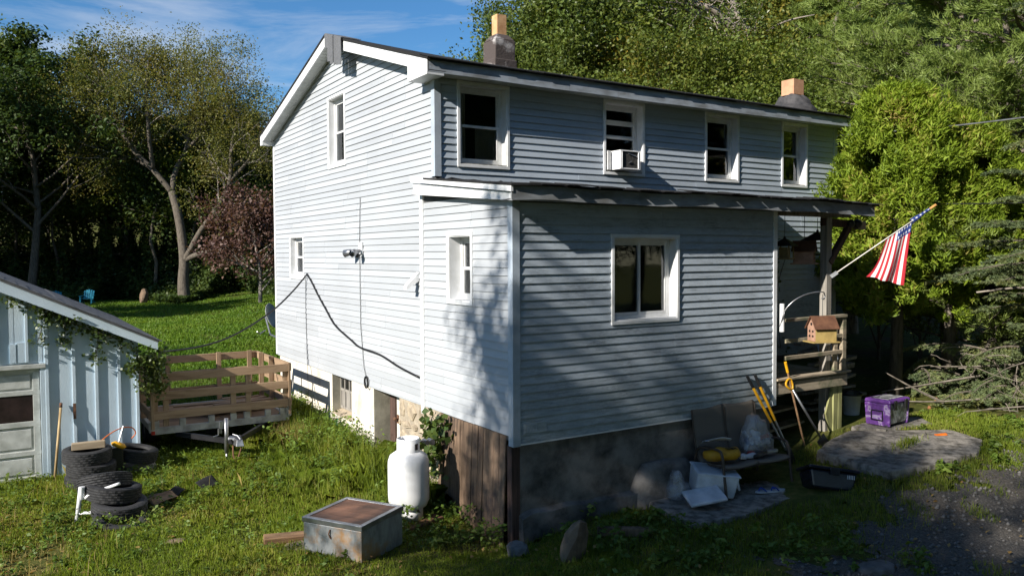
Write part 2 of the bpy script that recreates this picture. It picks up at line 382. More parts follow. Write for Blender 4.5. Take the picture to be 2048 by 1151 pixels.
# ================================================================== GROUND
def grid_sheet(xs, ys, zoff=0.0):
    X, Y = np.meshgrid(xs, ys); Z = ground(X, Y)+zoff
    V = np.stack([X.ravel(), Y.ravel(), Z.ravel()], 1); nx = len(xs); ny = len(ys)
    i = np.arange(ny-1)[:, None]*nx+np.arange(nx-1)[None, :]
    F = np.stack([i, i+1, i+1+nx, i+nx], -1).reshape(-1, 4)
    return V, F
def axis_pts(lo, a, b, hi, fine, grow=1.22):
    p = list(np.arange(a, b+1e-6, fine)); s = fine
    while p[-1] < hi: s = min(s*grow, 30); p.append(p[-1]+s)
    s = fine; q = [a]
    while q[-1] > lo: s = min(s*grow, 30); q.append(q[-1]-s)
    return np.array(q[:0:-1]+p)
def m_ground():
    m, t, p = new_mat("soil_and_turf")
    v = coords(t)
    n1 = noise(t, v, .45, 6, .65); n2 = noise(t, v, 5.5, 8, .7); n3 = noise(t, v, 40, 6, .7)
    turf = ramp(t, [(.3, (.045, .055, .014)), (.5, (.085, .095, .022)), (.65, (.14, .125, .04)), (.8, (.17, .135, .06))], n2)
    soil = ramp(t, [(.3, (.05, .034, .022)), (.7, (.14, .095, .06))], n3)
    c = mixc(t, ramp(t, [(.53, (0, 0, 0)), (.70, (1, 1, 1))], n1), turf, soil)
    t.links.new(c, p.inputs["Base Color"]); p.inputs["Roughness"].default_value = .95; p.inputs["Specular IOR Level"].default_value = .1
    bump(t, p, n3, .6, .03); return m
M['ground'] = m_ground()
V, F = grid_sheet(axis_pts(-260, -9, 14, 420, .16), axis_pts(-180, -6, 14, 520, .16))
g = linkmesh("ground", npmesh("ground", V, F, M['ground'], smooth=True)); tag(g, "grassy yard and lawn rising to a wooded hillside", "ground", kind="structure")

def m_gravel():
    m, t, p = new_mat("driveway_gravel"); v = coords(t)
    vo = t.nodes.new("ShaderNodeTexVoronoi"); vo.inputs["Scale"].default_value = 38; t.links.new(v, vo.inputs["Vector"])
    n1 = noise(t, v, 1.3, 6, .7); n2 = noise(t, v, 30, 6, .8)
    c = ramp(t, [(.25, (.04, .036, .032)), (.5, (.10, .09, .078)), (.75, (.25, .225, .19))], n2)
    c2 = mixc(t, ramp(t, [(.45, (0, 0, 0)), (.7, (1, 1, 1))], n1), c, (.15, .12, .088))
    c3 = mixc(t, .5, c2, scale_col(t, c2, vo.outputs["Distance"]))
    t.links.new(c3, p.inputs["Base Color"]); p.inputs["Roughness"].default_value = .95
    ad = t.nodes.new("ShaderNodeMath"); ad.operation = 'ADD'; t.links.new(vo.outputs["Distance"], ad.inputs[0]); t.links.new(n2, ad.inputs[1])
    bump(t, p, ad.outputs[0], .8, .02); return m
M['gravel'] = m_gravel()
# gravel driveway sheet (irregular edge) lying a little above the turf
def drive_dist(x, y):
    e1 = (-2.35+.06*(x-4)+.22*np.sin(x*1.7+.4)+.12*np.sin(x*4.3)+.05*np.sin(x*11))-y
    e2 = x-(1.6+.35*np.sin(y*2.3)+.12*np.sin(y*7)-.25*(y+3))
    n_ = .16*np.sin(x*5.1+y*3.7)+.12*np.sin(x*9.3-y*7.9+1)+.09*np.sin(x*17+y*13)+.07*np.sin(x*29-y*23)
    return np.minimum(e1, e2)+n_
def drive_mask(x, y):
    return drive_dist(x, y) > 0
def drive_mask_old(x, y):
    s = (y+1.55)+.36*(x-2.3)*0+ (0.55*np.sin(x*.9)+.2*np.sin(x*2.7+1)+.12*np.sin(x*6.1))*.35
    edge = -2.35+.06*(x-4)
    return (y < edge+.22*np.sin(x*1.7+.4)+.12*np.sin(x*4.3)+.05*np.sin(x*11)) & (x > 1.6+.35*np.sin(y*2.3)+.12*np.sin(y*7)-.25*(y+3))
xs = np.arange(0.5, 20, .045); ys = np.arange(-10, -1.4, .045)
V, F = grid_sheet(xs, ys, .012)
keep = drive_mask(V[F][:, :, 0].mean(1), V[F][:, :, 1].mean(1)); F = F[keep]
used = np.unique(F); remap = -np.ones(len(V), int); remap[used] = np.arange(len(used))
dr = linkmesh("driveway", npmesh("driveway", V[used], remap[F], M['gravel'], smooth=True)); tag(dr, "dark gravel driveway in dappled shade", "driveway", kind="structure")

# ================================================================== HOUSE
HX0, HX1, HY0, HY1 = 0.0, 8.84, 2.0, 9.82
AX1 = 4.65
RIDGE_Y, RIDGE_Z = 5.70, 6.12; EAVE_F, EAVE_B = 1.71, 9.96; EAVE_Z = 4.91
house = thing("house", "two-storey house with pale blue-grey lap siding and a front addition", "house", (4.4, 5.0, -1.1))
def roof_z(y):     # top of roof deck
    return RIDGE_Z-(RIDGE_Z-EAVE_Z)*((RIDGE_Y-y)/(RIDGE_Y-EAVE_F) if y < RIDGE_Y else (y-RIDGE_Y)/(EAVE_B-RIDGE_Y))
def under_z(y): return roof_z(y)-.075
FR = lambda y0: (lambda u, v, n: (u, y0-n, v))          # front-facing wall, u = x
GB = lambda x0: (lambda u, v, n: (x0-n, u, v))          # gable wall, u = y
def wbox(mb, Wf, u0, u1, v0, v1, n0, n1):
    return mb.hexa([Wf(u0, v0, n0), Wf(u1, v0, n0), Wf(u1, v0, n1), Wf(u0, v0, n1), Wf(u0, v1, n0), Wf(u1, v1, n0), Wf(u1, v1, n1), Wf(u0, v1, n1)])
def core_wall(parent, name, Wf, u0, u1, v0, top, ops, mat, th=.12, brk=()):
    """wall panel with rectangular openings; top: function of u"""
    mb = MB(); us = sorted(set([u0, u1]+[x for o in ops for x in o[:2]]+[b for b in brk if u0 < b < u1]))
    for a, b in zip(us[:-1], us[1:]):
        cov = sorted([(o[2], o[3]) for o in ops if o[0] <= a+1e-6 and o[1] >= b-1e-6]); z = v0
        for c0, c1 in cov+[(None, None)]:
            ta = top(a+1e-6) if c0 is None else c0; tb = top(b-1e-6) if c0 is None else c0
            if ta > z+1e-4 or tb > z+1e-4:
                mb.hexa([Wf(a, z, -th), Wf(b, z, -th), Wf(b, z, 0), Wf(a, z, 0), Wf(a, ta, -th), Wf(b, tb, -th), Wf(b, tb, 0), Wf(a, ta, 0)])
            if c1 is not None: z = c1
    return mb.build(name, mat, house)
NB, NT, CR = .0175, .0045, .1016
STEP = [1.0]; WV = random.Random(17)
def board(parent, Wf, row0, v0, v1, ub0, ub1, ut0, ut1, mat, dn=0, h=CR):
    nf = lambda v: NT+(NB-NT)*STEP[0]*(1-(v-row0)/h)+dn
    mb = MB(); a, b = nf(v0), nf(v1); w0, w1 = WV.uniform(-.003, .003), WV.uniform(-.003, .003)
    mb.hexa([Wf(ub0, v0, .0006), Wf(ub1, v0, .0006), Wf(ub1, v0+w1, a), Wf(ub0, v0+w0, a), Wf(ut0, v1, .0006), Wf(ut1, v1, .0006), Wf(ut1, v1, b), Wf(ut0, v1, b)])
    return mb.build("siding_board", mat, parent)
def siding(parent, Wf, z0, z1, lim, ops, mat, seed=1):
    rd = random.Random(seed); row = 0; z = z0; jo = 0
    while z < z1-.004:
        h = min(CR, z1-z)
        b0, b1 = lim(z); t0, t1 = lim(z+h)
        if b1-b0 < .03: break
        if t1-t0 < .01: t0 = t1 = (t0+t1)/2; t0 -= .005; t1 += .005
        if row % 2 == 0: jo = rd.uniform(.25, .8)
        inside = sorted([o for o in ops if o[2] < z+h-.003 and o[3] > z+.003])
        gaps = []; cb, ct = b0, t0
        for o in inside:
            gaps.append((cb, o[0], ct, o[0])); cb = ct = o[1]
            if o[2] > z+.003: board(parent, Wf, z, z, o[2], o[0], o[1], o[0], o[1], mat, rd.uniform(-.0005, .0008))
            if o[3] < z+h-.003: board(parent, Wf, z, o[3], z+h, o[0], o[1], o[0], o[1], mat, rd.uniform(-.0005, .0008))
        gaps.append((cb, b1, ct, t1))
        for (p0, p1, q0, q1) in gaps:
            if p1-p0 < .015: continue
            dn = rd.uniform(-.0008, .0010)
            if p1-p0 > 2.2 and row % 2 in (0, 1):
                j = p0+(p1-p0)*jo
                cuts = [j]
                if p1-p0 > 5.5: cuts = sorted([p0+(p1-p0)*jo*.55, p0+(p1-p0)*(jo*.55+.42)])
                pp, qq = p0, q0
                for c in cuts:
                    board(parent, Wf, z, z, z+h, pp, c, qq, c, mat, dn, h if h == CR else CR); pp = qq = c-.025; dn += .0022
                board(parent, Wf, z, z, z+h, pp, p1, qq, q1, mat, dn)
            else:
                board(parent, Wf, z, z, z+h, p0, p1, q0, q1, mat, dn)
        z += CR; row += 1

def window(Wf, u0, u1, v0, v1, kind='hung', rec=.085, sash_top=0, flip=False, sill_grime=True, label=None, fr=.05, stops=None):
    """outer trim in the rectangle u0..u1, v0..v1; jamb, sashes and panes set back"""
    root = MB()
    tw = .045; pr = .034
    for (a, b, c, d) in ((u0, u1, v1-tw, v1), (u0, u1, v0, v0+tw), (u0, u0+tw, v0+tw, v1-tw), (u1-tw, u1, v0+tw, v1-tw)):
        wbox(root, Wf, a, b, c, d, -.01, pr)
    win = root.build("window", M['trim'], house, bevel=.004)
    if label: win["label"] = label
    a0, a1, b0, b1 = u0+tw, u1-tw, v0+tw, v1-tw
    jm = MB(); jt = .012                                   # jamb liner
    wbox(jm, Wf, a0-.004, a0+jt, b0, b1, -rec-.05, .02); wbox(jm, Wf, a1-jt, a1+.004, b0, b1, -rec-.05, .02)
    wbox(jm, Wf, a0+jt, a1-jt, b1-jt, b1+.004, -rec-.05, .02)
    jm.build("jamb", M['trim'], win)
    sl_ = MB(); wbox(sl_, Wf, a0+jt, a1-jt, b0-.004, b0+.016, -rec-.05, .022); sl_.build("sill", M['grime'] if sill_grime else M['trim'], win)
    a0 += jt; a1 -= jt; b0 += .016; b1 -= jt
    def sash(x0, x1, y0, y1, n, f=.036, glass=True):
        s_ = MB(); th = .028
        wbox(s_, Wf, x0, x1, y0, y0+f*1.15, n-th, n); wbox(s_, Wf, x0, x1, y1-f, y1, n-th, n)
        wbox(s_, Wf, x0, x0+f, y0+f*1.15, y1-f, n-th, n); wbox(s_, Wf, x1-f, x1, y0+f*1.15, y1-f, n-th, n)
        s_.build("sash", M['sash'], win, bevel=.003)
        if glass:
            gp = MB(); wbox(gp, Wf, x0+f-.004, x1-f+.004, y0+f*1.15-.004, y1-f+.004, n-th*.62, n-th*.45); gp.build("pane", M['glass'], win)
    # outer frame
    fm = MB(); f = fr; n = -rec
    wbox(fm, Wf, a0, a1, b1-f, b1, n-.05, n); wbox(fm, Wf, a0, a1, b0, b0+f*.8, n-.05, n)
    wbox(fm, Wf, a0, a0+f, b0+f*.8, b1-f, n-.05, n); wbox(fm, Wf, a1-f, a1, b0+f*.8, b1-f, n-.05, n)
    fm.build("frame", M['sash'], win, bevel=.003)
    a0 += f; a1 -= f; b0 += f*.8; b1 -= f
    if kind == 'hung':
        mid = (b0+b1)/2
        sash(a0, a1, mid-.018, b1, n-.020); sash(a0, a1, b0, mid+.018, n-.003 if not flip else n-.003)
    elif kind == 'ac':
        mid = b0+(b1-b0)*.52
        sash(a0, a1, b1-.23, b1, n-.012); sash(a0, a1, mid, b1-.23, n-.016); sash(a0, a1, b0+.26, mid+.02, n-.004)
    elif kind == 'slide':
        mid = (a0+a1)/2
        sash(a0, mid+.02, b0, b1, n-.020); sash(mid-.02, a1, b0, b1, n-.003)
    return win

W_G1 = (5.41, 6.30, 3.86, 5.16); W_G2 = (7.80, 8.73, 1.80, 2.70); W_A = (.945, 1.645, 1.615, 2.575)
W_U = [(.335, 1.205, 3.52, 4.735), (2.965, 3.83, 3.545, 4.735), (5.215, 6.065, 3.54, 4.735), (7.21, 7.955, 3.525, 4.735)]
W_F = (1.485, 2.675, 1.36, 2.535)
ins = lambda o, d=.02: (o[0]+d, o[1]-d, o[2]+d, o[3]-d)
# --- structural walls (dark sheathing behind the siding)
gw = core_wall(house, "gable_wall", GB(0), HY0+.12, HY1, .12, lambda u: under_z(u)-.02, [ins(W_G1), ins(W_G2)], M['core'], brk=(RIDGE_Y,))
fw_ = core_wall(house, "front_wall", FR(HY0), HX0, HX1, .30, lambda u: 4.76, [ins(o) for o in W_U], M['core'])
aw = core_wall(house, "addition_side_wall", GB(0), .12, HY0, .02, lambda u: 2.93+.14*u, [ins(W_A)], M['core'])
af = core_wall(house, "addition_front_wall", FR(0), 0, AX1, .02, lambda u: 2.93, [ins(W_F)], M['core'])
MB().box(HX0+.12, HX1, HY1-.12, HY1, .12, 4.9).build("back_wall", M['siding'], house)
mb = MB(); mb.extrude([(HX1-.12, HY0+.12, .12), (HX1-.12, HY1-.12, .12), (HX1-.12, HY1-.12, under_z(HY1)), (HX1-.12, RIDGE_Y, RIDGE_Z-.1), (HX1-.12, HY0+.12, under_z(HY0))], (.12, 0, 0)); mb.build("end_wall", M['siding'], house)
MB().box(AX1-.12, AX1, .12, HY0, .02, 3.0).build("porch_side_wall", M['siding_dirty'], house)
mb = MB(); mb.box(.13, HX1-.13, HY0+.13, HY1-.13, .22, .30); mb.box(.13, HX1-.13, HY0+.13, HY1-.13, 2.86, 2.98)
mb.box(.13, AX1-.13, .13, HY0-.01, .05, .12); mb.box(4.2, 4.3, HY0+.14, HY1-.14, .31, 4.7); mb.box(.13, HX1-.13, 5.2, 5.3, .31, 4.85)
mb.build("interior_floors", M['interior'], house)
# --- siding courses, every one a board
zb = .11
def gable_lim(z):
    a, b = HY0+.075, HY1-.06
    if z > under_z(HY0)-.12: a = max(a, RIDGE_Y-(RIDGE_Z-.095-z)/(RIDGE_Z-EAVE_Z)*(RIDGE_Y-EAVE_F))
    if z > under_z(HY1)-.12: b = min(b, RIDGE_Y+(RIDGE_Z-.095-z)/(RIDGE_Z-EAVE_Z)*(EAVE_B-RIDGE_Y))
    if z < 3.20: a = 2.46
    return a, b
STEP[0] = 1.3
siding(gw, GB(0), zb, RIDGE_Z-.12, gable_lim, [W_G1, W_G2], M['siding'], 3)
siding(aw, GB(0), zb-.02, 3.02, lambda z: (.075, 2.37), [W_A], M['siding'], 4)
STEP[0] = 1.25
siding(af, FR(0), 0.0, 2.90, lambda z: (.075, AX1-.05), [W_F], M['siding_dirty'], 5)
siding(fw_, FR(HY0), 3.128, 4.74, lambda z: (.075, HX1-.08), W_U, M['siding_upper'], 6)
siding(fw_, FR(HY0), .36, 2.98, lambda z: (AX1+.01, HX1-.08), [], M['siding_dirty'], 8)
# --- corner posts and trims
def trim(name, *b, mat='trim_grey', bev=.004):
    mb = MB()
    for x in b: mb.box(*x)
    return mb.build(name, M[mat], house, bevel=bev)
trim("corner_post", (-.030, .078, -.030, -.0, -.03, 2.93), (-.030, 0, 0, .078, -.03, 2.96))
trim("corner_post", (AX1-.055, AX1+.025, -.028, 0, -.01, 2.92), (AX1, AX1+.025, .0, .07, -.01, 2.92), mat='trim')
trim("corner_post", (-.030, .078, HY0-.030, HY0, 3.37, 4.75), (-.030, 0, HY0, HY0+.078, 3.37, 4.79))
trim("corner_post", (-.030, 0, HY1-.07, HY1+.02, .10, 4.80), (0, .06, HY1, HY1+.02, .10, 4.80), mat='trim')
trim("corner_post", (HX1-.085, HX1+.02, HY0-.028, HY0, .36, 4.75))
trim("joint_strip", (-.036, 0, 2.365, 2.465, -.02, 3.16), mat='trim')
trim("drip_strip", (.08, AX1-.06, -.024, 0, -.022, -.002), mat='trim', bev=0)
trim("starter_strip", (-.02, 0, 2.47, HY1-.08, .088, .108), mat='siding', bev=0)
# siding vent plate low on the front wall
mb = MB(); mb.box(.13, .46, -.028, -.017, .115, .235)
for k in range(8): mb.box(.15+.022*k, .158+.022*k, -.034, -.028, .13, .22)
mb.build("vent_plate", M['siding_dirty'], house)
# --- windows
window(GB(0), *W_G1, sill_grime=False); window(GB(0), *W_G2, sill_grime=False); window(GB(0), *W_A, rec=.16, sill_grime=False)
for i, o in enumerate(W_U): window(FR(HY0), *o, kind='ac' if i == 1 else 'hung', rec=.10)
window(FR(0), *W_F, kind='slide', rec=.11, sill_grime=False)
# curtains and things behind the glass
def curtain(Wf, u0, u1, v0, v1, n, waves=7):
    mb = MB(); k = 40; pts = [(u0+(u1-u0)*i/k, n+.018*math.sin(i/k*waves*2*math.pi)) for i in range(k+1)]
    for (a, na), (b, nb) in zip(pts[:-1], pts[1:]): mb.quad(Wf(a, v0, na), Wf(b, v0, nb), Wf(b, v1, nb), Wf(a, v1, na))
    mb.build("curtain", M['curtain'], house, fix=False, smooth=True)
curtain(FR(HY0), .72, 1.10, 3.55, 4.12, -.155, 2); curtain(FR(HY0), .42, .56, 3.6, 4.66, -.155, 2); curtain(FR(HY0), 3.05, 3.75, 4.45, 4.68, -.16, 6)
curtain(FR(HY0), 5.6, 5.95, 3.55, 3.84, -.155, 2); curtain(FR(HY0), 7.32, 7.6, 3.55, 3.95, -.155, 2); curtain(FR(HY0), 5.3, 5.98, 4.5, 4.68, -.16, 5)
curtain(GB(0), 7.95, 8.65, 1.85, 2.25, -.24, 6); curtain(GB(0), 5.5, 6.2, 3.9, 5.1, -.40, 5); curtain(FR(0), 2.48, 2.58, 1.45, 2.45, -.26, 2)
# --- main roof
mb = MB(); nxr = 24; sag = lambda x: -.13*float(sm(-.1, 2.2, x))+.02*math.sin(x*1.3)*float(sm(.5, 2, x))
for (ya, yb) in ((EAVE_F-.03, RIDGE_Y), (EAVE_B+.03, RIDGE_Y)):
    za, zb_ = roof_z(ya), roof_z(yb)
    for i in range(nxr):
        x0 = -.275+9.20*i/nxr; x1 = -.275+9.20*(i+1)/nxr; s0, s1 = sag(x0), sag(x1)
        mb.hexa([(x0, ya, za-.012), (x1, ya, za-.012), (x1, yb, zb_-.012+s1), (x0, yb, zb_-.012+s0), (x0, ya, za+.028), (x1, ya, za+.028), (x1, yb, zb_+.028+s1), (x0, yb, zb_+.028+s0)])
roof = mb.build("roof", M['shingle'], house)
# ragged shingle tabs along the front eave
rd = random.Random(5); x = -.275
while x < 8.62:
    wv = rd.uniform(.28, .34); mb = MB(); z = EAVE_Z+.016+rd.uniform(0, .006); dy = rd.uniform(.0, .018)
    mb.hexa([(x, EAVE_F-.036-dy, z-.016), (x+wv-.006, EAVE_F-.036-dy, z-.016), (x+wv-.006, EAVE_F+.2, z+.06), (x, EAVE_F+.2, z+.06), (x, EAVE_F-.036-dy, z-.003), (x+wv-.006, EAVE_F-.036-dy, z-.003), (x+wv-.006, EAVE_F+.2, z+.073), (x, EAVE_F+.2, z+.073)])
    mb.build("shingle", M['shingle'], roof); x += wv
# fascia along the front eave, in lengths, slightly wavy
x = -.25; edges = [-.25, 2.1, 3.05, 5.6, 7.0, 8.90]
for a, b in zip(edges[:-1], edges[1:]):
    mb = MB(); n = 8
    for i in range(n):
        p0 = a+(b-a)*i/n; p1 = a+(b-a)*(i+1)/n-(.003 if i == n-1 else 0)
        s0 = -.018*math.sin((p0+.25)/9.2*math.pi)+.003*math.sin(p0*3); s1 = -.018*math.sin((p1+.25)/9.2*math.pi)+.003*math.sin(p1*3)
        mb.hexa([(p0, EAVE_F, 4.735+s0), (p1, EAVE_F, 4.735+s1), (p1, EAVE_F+.022, 4.735+s1), (p0, EAVE_F+.022, 4.735+s0), (p0, EAVE_F, 4.902+s0*.4), (p1, EAVE_F, 4.902+s1*.4), (p1, EAVE_F+.022, 4.902+s1*.4), (p0, EAVE_F+.022, 4.902+s0*.4)])
    mb.build("fascia_board", M['fascia'], house)
# soffit under the front eave: narrow ribs
mb = MB(); x = -.20
while x < 8.80:
    mb.box(x, x+.094, EAVE_F+.024, HY0-.002, 4.742, 4.752); x += .1
mb.build("soffit", M['soffit'], house)
# rake boards on the gable and their soffits
for (ya, yb) in ((EAVE_F, RIDGE_Y), (EAVE_B, RIDGE_Y)):
    za, zb_ = roof_z(ya), roof_z(yb); mb = MB(); H = .165
    mb.hexa([(-.262, ya, za-H-.012), (-.240, ya, za-H-.012), (-.240, yb, zb_-H-.012), (-.262, yb, zb_-H-.012), (-.262, ya, za-.014), (-.240, ya, za-.014), (-.240, yb, zb_-.014), (-.262, yb, zb_-.014)])
    mb.build("rake_board", M['trim'], house)
    mb = MB(); k = 40
    for i in range(k):
        t0, t1 = i/k, (i+.93)/k
        y0_, y1_ = ya+(yb-ya)*t0, ya+(yb-ya)*t1; z0_, z1_ = roof_z(y0_)-.155, roof_z(y1_)-.155
        mb.hexa([(-.239, y0_, z0_), (.02, y0_, z0_), (.02, y1_, z1_), (-.239, y1_, z1_), (-.239, y0_, z0_+.01), (.02, y0_, z0_+.01), (.02, y1_, z1_+.01), (-.239, y1_, z1_+.01)])
    mb.build("rake_soffit", M['soffit'], house)
# boxed eave returns at the two lower corners of the gable
for (ya, yb, nm) in ((EAVE_F+.001, HY0+.32, 0), (EAVE_B, HY1-.02, 1)):
    mb = MB(); zz = 4.70
    y0_, y1_ = min(ya, yb), max(ya, yb)
    mb.extrude([(-.268, y0_, zz), (-.268, y1_, zz), (-.268, y1_, roof_z(y1_)-.015), (-.268, y0_, roof_z(y0_)-.015)], (.262, 0, 0))
    mb.build("eave_return", M['trim'], house, bevel=.003)
# loose shingles folded over the rake near the peak
fl = [(5.62, 5.48, 6.10, 5.86), (5.47, 5.33, 6.09, 5.60), (5.33, 5.18, 6.05, 5.53), (5.18, 5.05, 6.02, 5.50), (5.05, 4.90, 5.98, 5.46), (4.92, 4.80, 5.93, 5.44)]
for i, (y1_, y0_, zt, zl) in enumerate(fl):
    mb = MB(); a = -.292-.006*(i % 3); zr = roof_z(y0_)+.035
    mb.hexa([(a-.01, y0_, zl), (a, y0_, zl), (a, y1_-.006, zl+.02), (a-.01, y1_-.006, zl+.02), (a-.01, y0_, zr), (a, y0_, zr), (a, y1_-.006, roof_z(y1_)+.035), (a-.01, y1_-.006, roof_z(y1_)+.035)])
    mb.hexa([(a, y0_, zr), (a+.35, y0_, zr), (a+.35, y1_-.006, roof_z(y1_)+.035), (a, y1_-.006, roof_z(y1_)+.035), (a, y0_, zr+.012), (a+.35, y0_, zr+.012), (a+.35, y1_-.006, roof_z(y1_)+.047), (a, y1_-.006, roof_z(y1_)+.047)])
    o = mb.build("loose_shingle", M['shingle_lt'], roof)
# --- chimneys
def chimney(cx, cy, zb_, zt, wb, flw, flh, fm, lump):
    mb = MB(); 
    if lump:
        prof = [(.001, .36), (.19, .36), (.24, .33), (.30, .27), (.36, .17), (.43, .12), (.47, .03), (.55, -.15)]
        mb.lathe(prof, 18, (cx, cy, zb_))
        mb.v = [(x+.035*math.sin(19*y+14*z), y+.035*math.sin(17*x+9*z), z+.03*math.sin(21*x+17*y)) for x, y, z in mb.v]
        st = mb.build("chimney", M['tarp'], house, smooth=True)
    else:
        mb.box(cx-wb, cx+wb, cy-wb, cy+wb, zb_-.3, zt); mb.hexa([(cx-wb, cy-wb, zt), (cx+wb, cy-wb, zt), (cx+wb, cy+wb, zt), (cx-wb, cy+wb, zt), (cx-flw-.03, cy-flw-.03, zt+.13), (cx+flw+.03, cy-flw-.03, zt+.13), (cx+flw+.03, cy+flw+.03, zt+.13), (cx-flw-.03, cy+flw+.03, zt+.13)])
        mb.box(cx-wb-.025, cx+wb+.025, cy-wb-.025, cy+wb+.025, zb_-.3, zb_+.12)
        st = mb.build("chimney", M['chimney'], house, bevel=.02)
    f = MB(); z0 = zt+.02; t = .03; w_ = flw
    f.box(cx-w_, cx+w_, cy-w_, cy-w_+t, z0, z0+flh); f.box(cx-w_, cx+w_, cy+w_-t, cy+w_, z0, z0+flh)
    f.box(cx-w_, cx-w_+t, cy-w_+t, cy+w_-t, z0, z0+flh); f.box(cx+w_-t, cx+w_, cy-w_+t, cy+w_-t, z0, z0+flh)
    f.build("flue", fm, st)
chimney(3.33, 5.72, 6.0, 6.50, .235, .105, .50, M['flue'], False)
chimney(8.36, 2.66, 5.06, 5.42, .3, .15, .30, M['flue2'], True)
# --- addition roof (shallow pitch, runs on over the porch)
AE = -.26; AXR = 6.72
def aroof(y): return 3.075+(y-AE)*(3.40-3.075)/(2.02-AE)
mb = MB(); nx = 30
for i in range(nx):
    x0 = -.20+(AXR+.06+.20)*i/nx; x1 = -.20+(AXR+.06+.20)*(i+1)/nx
    dz = lambda x: (.010*math.sin(x*2.3+.5)+.006*math.sin(x*5.1)-.045*sm(4.6, 6.8, x)); dy = lambda x: AE-.035-.012*math.sin(x*7.3)-.01*math.sin(x*17)
    a0, a1 = float(dz(x0)), float(dz(x1))
    mb.hexa([(x0, dy(x0), 3.07+a0), (x1, dy(x1), 3.07+a1), (x1, 2.0, 3.315-.02*x1), (x0, 2.0, 3.315-.02*x0), (x0, dy(x0), 3.095+a0), (x1, dy(x1), 3.095+a1), (x1, 2.0, 3.34-.02*x1), (x0, 2.0, 3.34-.02*x0)])
aro = mb.build("addition_roof", M['shingle'], house)
rd = random.Random(9); x = .2
while x < 6.6:      # curled torn shingle edges
    wv = rd.uniform(.15, .5); z = 3.088+float(.010*math.sin(x*2.3+.5)-.045*sm(4.6, 6.8, x))+rd.uniform(0, .02); c = rd.uniform(0, .03)
    mb = MB().hexa([(x, AE-.06-c, z-.014), (x+wv, AE-.05-c, z-.010), (x+wv, AE+.2, z+.03), (x, AE+.2, z+.03), (x, AE-.06-c, z-.004), (x+wv, AE-.05-c, z), (x+wv, AE+.2, z+.042), (x, AE+.2, z+.042)])
    mb.build("shingle", M['shingle'], aro); x += wv*rd.uniform(.9, 1.2)
# sealant ridge of torn tar where the addition roof meets the upper wall
mb = MB(); pts = []; x = .05
while x < 8.6: pts.append((x, HY0-.03, 3.335+rd.uniform(-.012, .03)-.02*x)); x += .09
mb.tube(pts, [rd.uniform(.012, .032) for _ in pts], 5); mb.build("tar_seam", M['shingle'], house)
for a, b in ((-.18, 1.9), (1.902, 4.62), (4.622, AXR)):
    mb = MB(); n = 10
    for i in range(n):
        p0 = a+(b-a)*i/n; p1 = a+(b-a)*(i+1)/n; q0 = float(dz(p0)); q1 = float(dz(p1))
        mb.hexa([(p0, AE, 2.905+q0), (p1, AE, 2.905+q1), (p1, AE+.025, 2.905+q1), (p0, AE+.025, 2.905+q0), (p0, AE, 3.066+q0), (p1, AE, 3.066+q1), (p1, AE+.025, 3.066+q1), (p0, AE+.025, 3.066+q0)])
    mb.build("porch_fascia_board", M['fascia_low'], house)
MB().box(-.15, AX1-.03, AE+.026, -.001, 2.912, 2.925).build("porch_soffit", M['fascia_low'], house)
mb = MB(); mb.hexa([(-.195, AE-.01, 3.00), (-.165, AE-.01, 3.00), (-.165, 2.42, 3.315), (-.195, 2.42, 3.315), (-.195, AE-.01, 3.068), (-.165, AE-.01, 3.068), (-.165, 2.42, 3.40), (-.195, 2.42, 3.40)]); mb.build("rake_board", M['trim'], house)
mb = MB(); mb.hexa([(-.150, AE+.03, 2.90), (-.120, AE+.03, 2.90), (-.120, 2.42, 3.14), (-.150, 2.42, 3.14), (-.150, AE+.03, 2.995), (-.120, AE+.03, 2.995), (-.120, 2.42, 3.30), (-.150, 2.42, 3.30)]); mb.build("rake_board", M['trim'], house)
mb = MB(); mb.hexa([(-.119, AE+.05, 2.935), (.0, AE+.05, 2.935), (.0, 2.42, 3.16), (-.119, 2.42, 3.16), (-.119, AE+.05, 2.95), (.0, AE+.05, 2.95), (.0, 2.42, 3.175), (-.119, 2.42, 3.175)]); mb.build("rake_soffit", M['soffit'], house)
# --- foundation
fnd = MB()
wbF = lambda y0, y1, z0, z1, x0=.015, x1=.38: fnd.box(x0, x1, y0, y1, z0, z1)
wbF(6.36, 9.70, -1.5, .10); wbF(4.37, 5.37, -1.5, .10); wbF(5.37, 6.36, -1.5, -.66)
foundation = fnd.build("foundation", M['stucco'], house, bevel=.012)
MB().box(.30, .42, 5.30, 6.42, -.8, .11).build("window_recess_back", M['interior'], house)
mb = MB().hexa([(0.01, 5.372, -.66), (.24, 5.372, -.66), (.24, 6.358, -.66), (0.01, 6.358, -.66), (0.01, 5.372, -.645), (.24, 5.372, -.57), (.24, 6.358, -.57), (0.01, 6.358, -.645)]); mb.build("basement_sill", M['stone'], house)
mb = MB()
for y_ in (5.40, 5.60, 5.86, 6.10, 6.31): mb.box(.17, .21, y_, y_+.045, -.57, .09)
for z_ in (-.57, -.24, .05): mb.box(.172, .208, 5.40, 6.355, z_, z_+.045)
bw = mb.build("basement_window", M['oldwood_win'], house)
for a, b in ((5.445, 5.60), (5.645, 5.86), (5.905, 6.10), (6.145, 6.31)):
    for c, d, mm in ((-.525, -.24, 'oldwood_win'), (-.195, .05, 'glass')):
        MB().box(.186, .192, a, b, c, d).build("pane", M[mm], bw)
MB().box(.016, .27, 6.34, 6.359, -.645, .095).build("recess_side", M['stucco_shaded'], house)
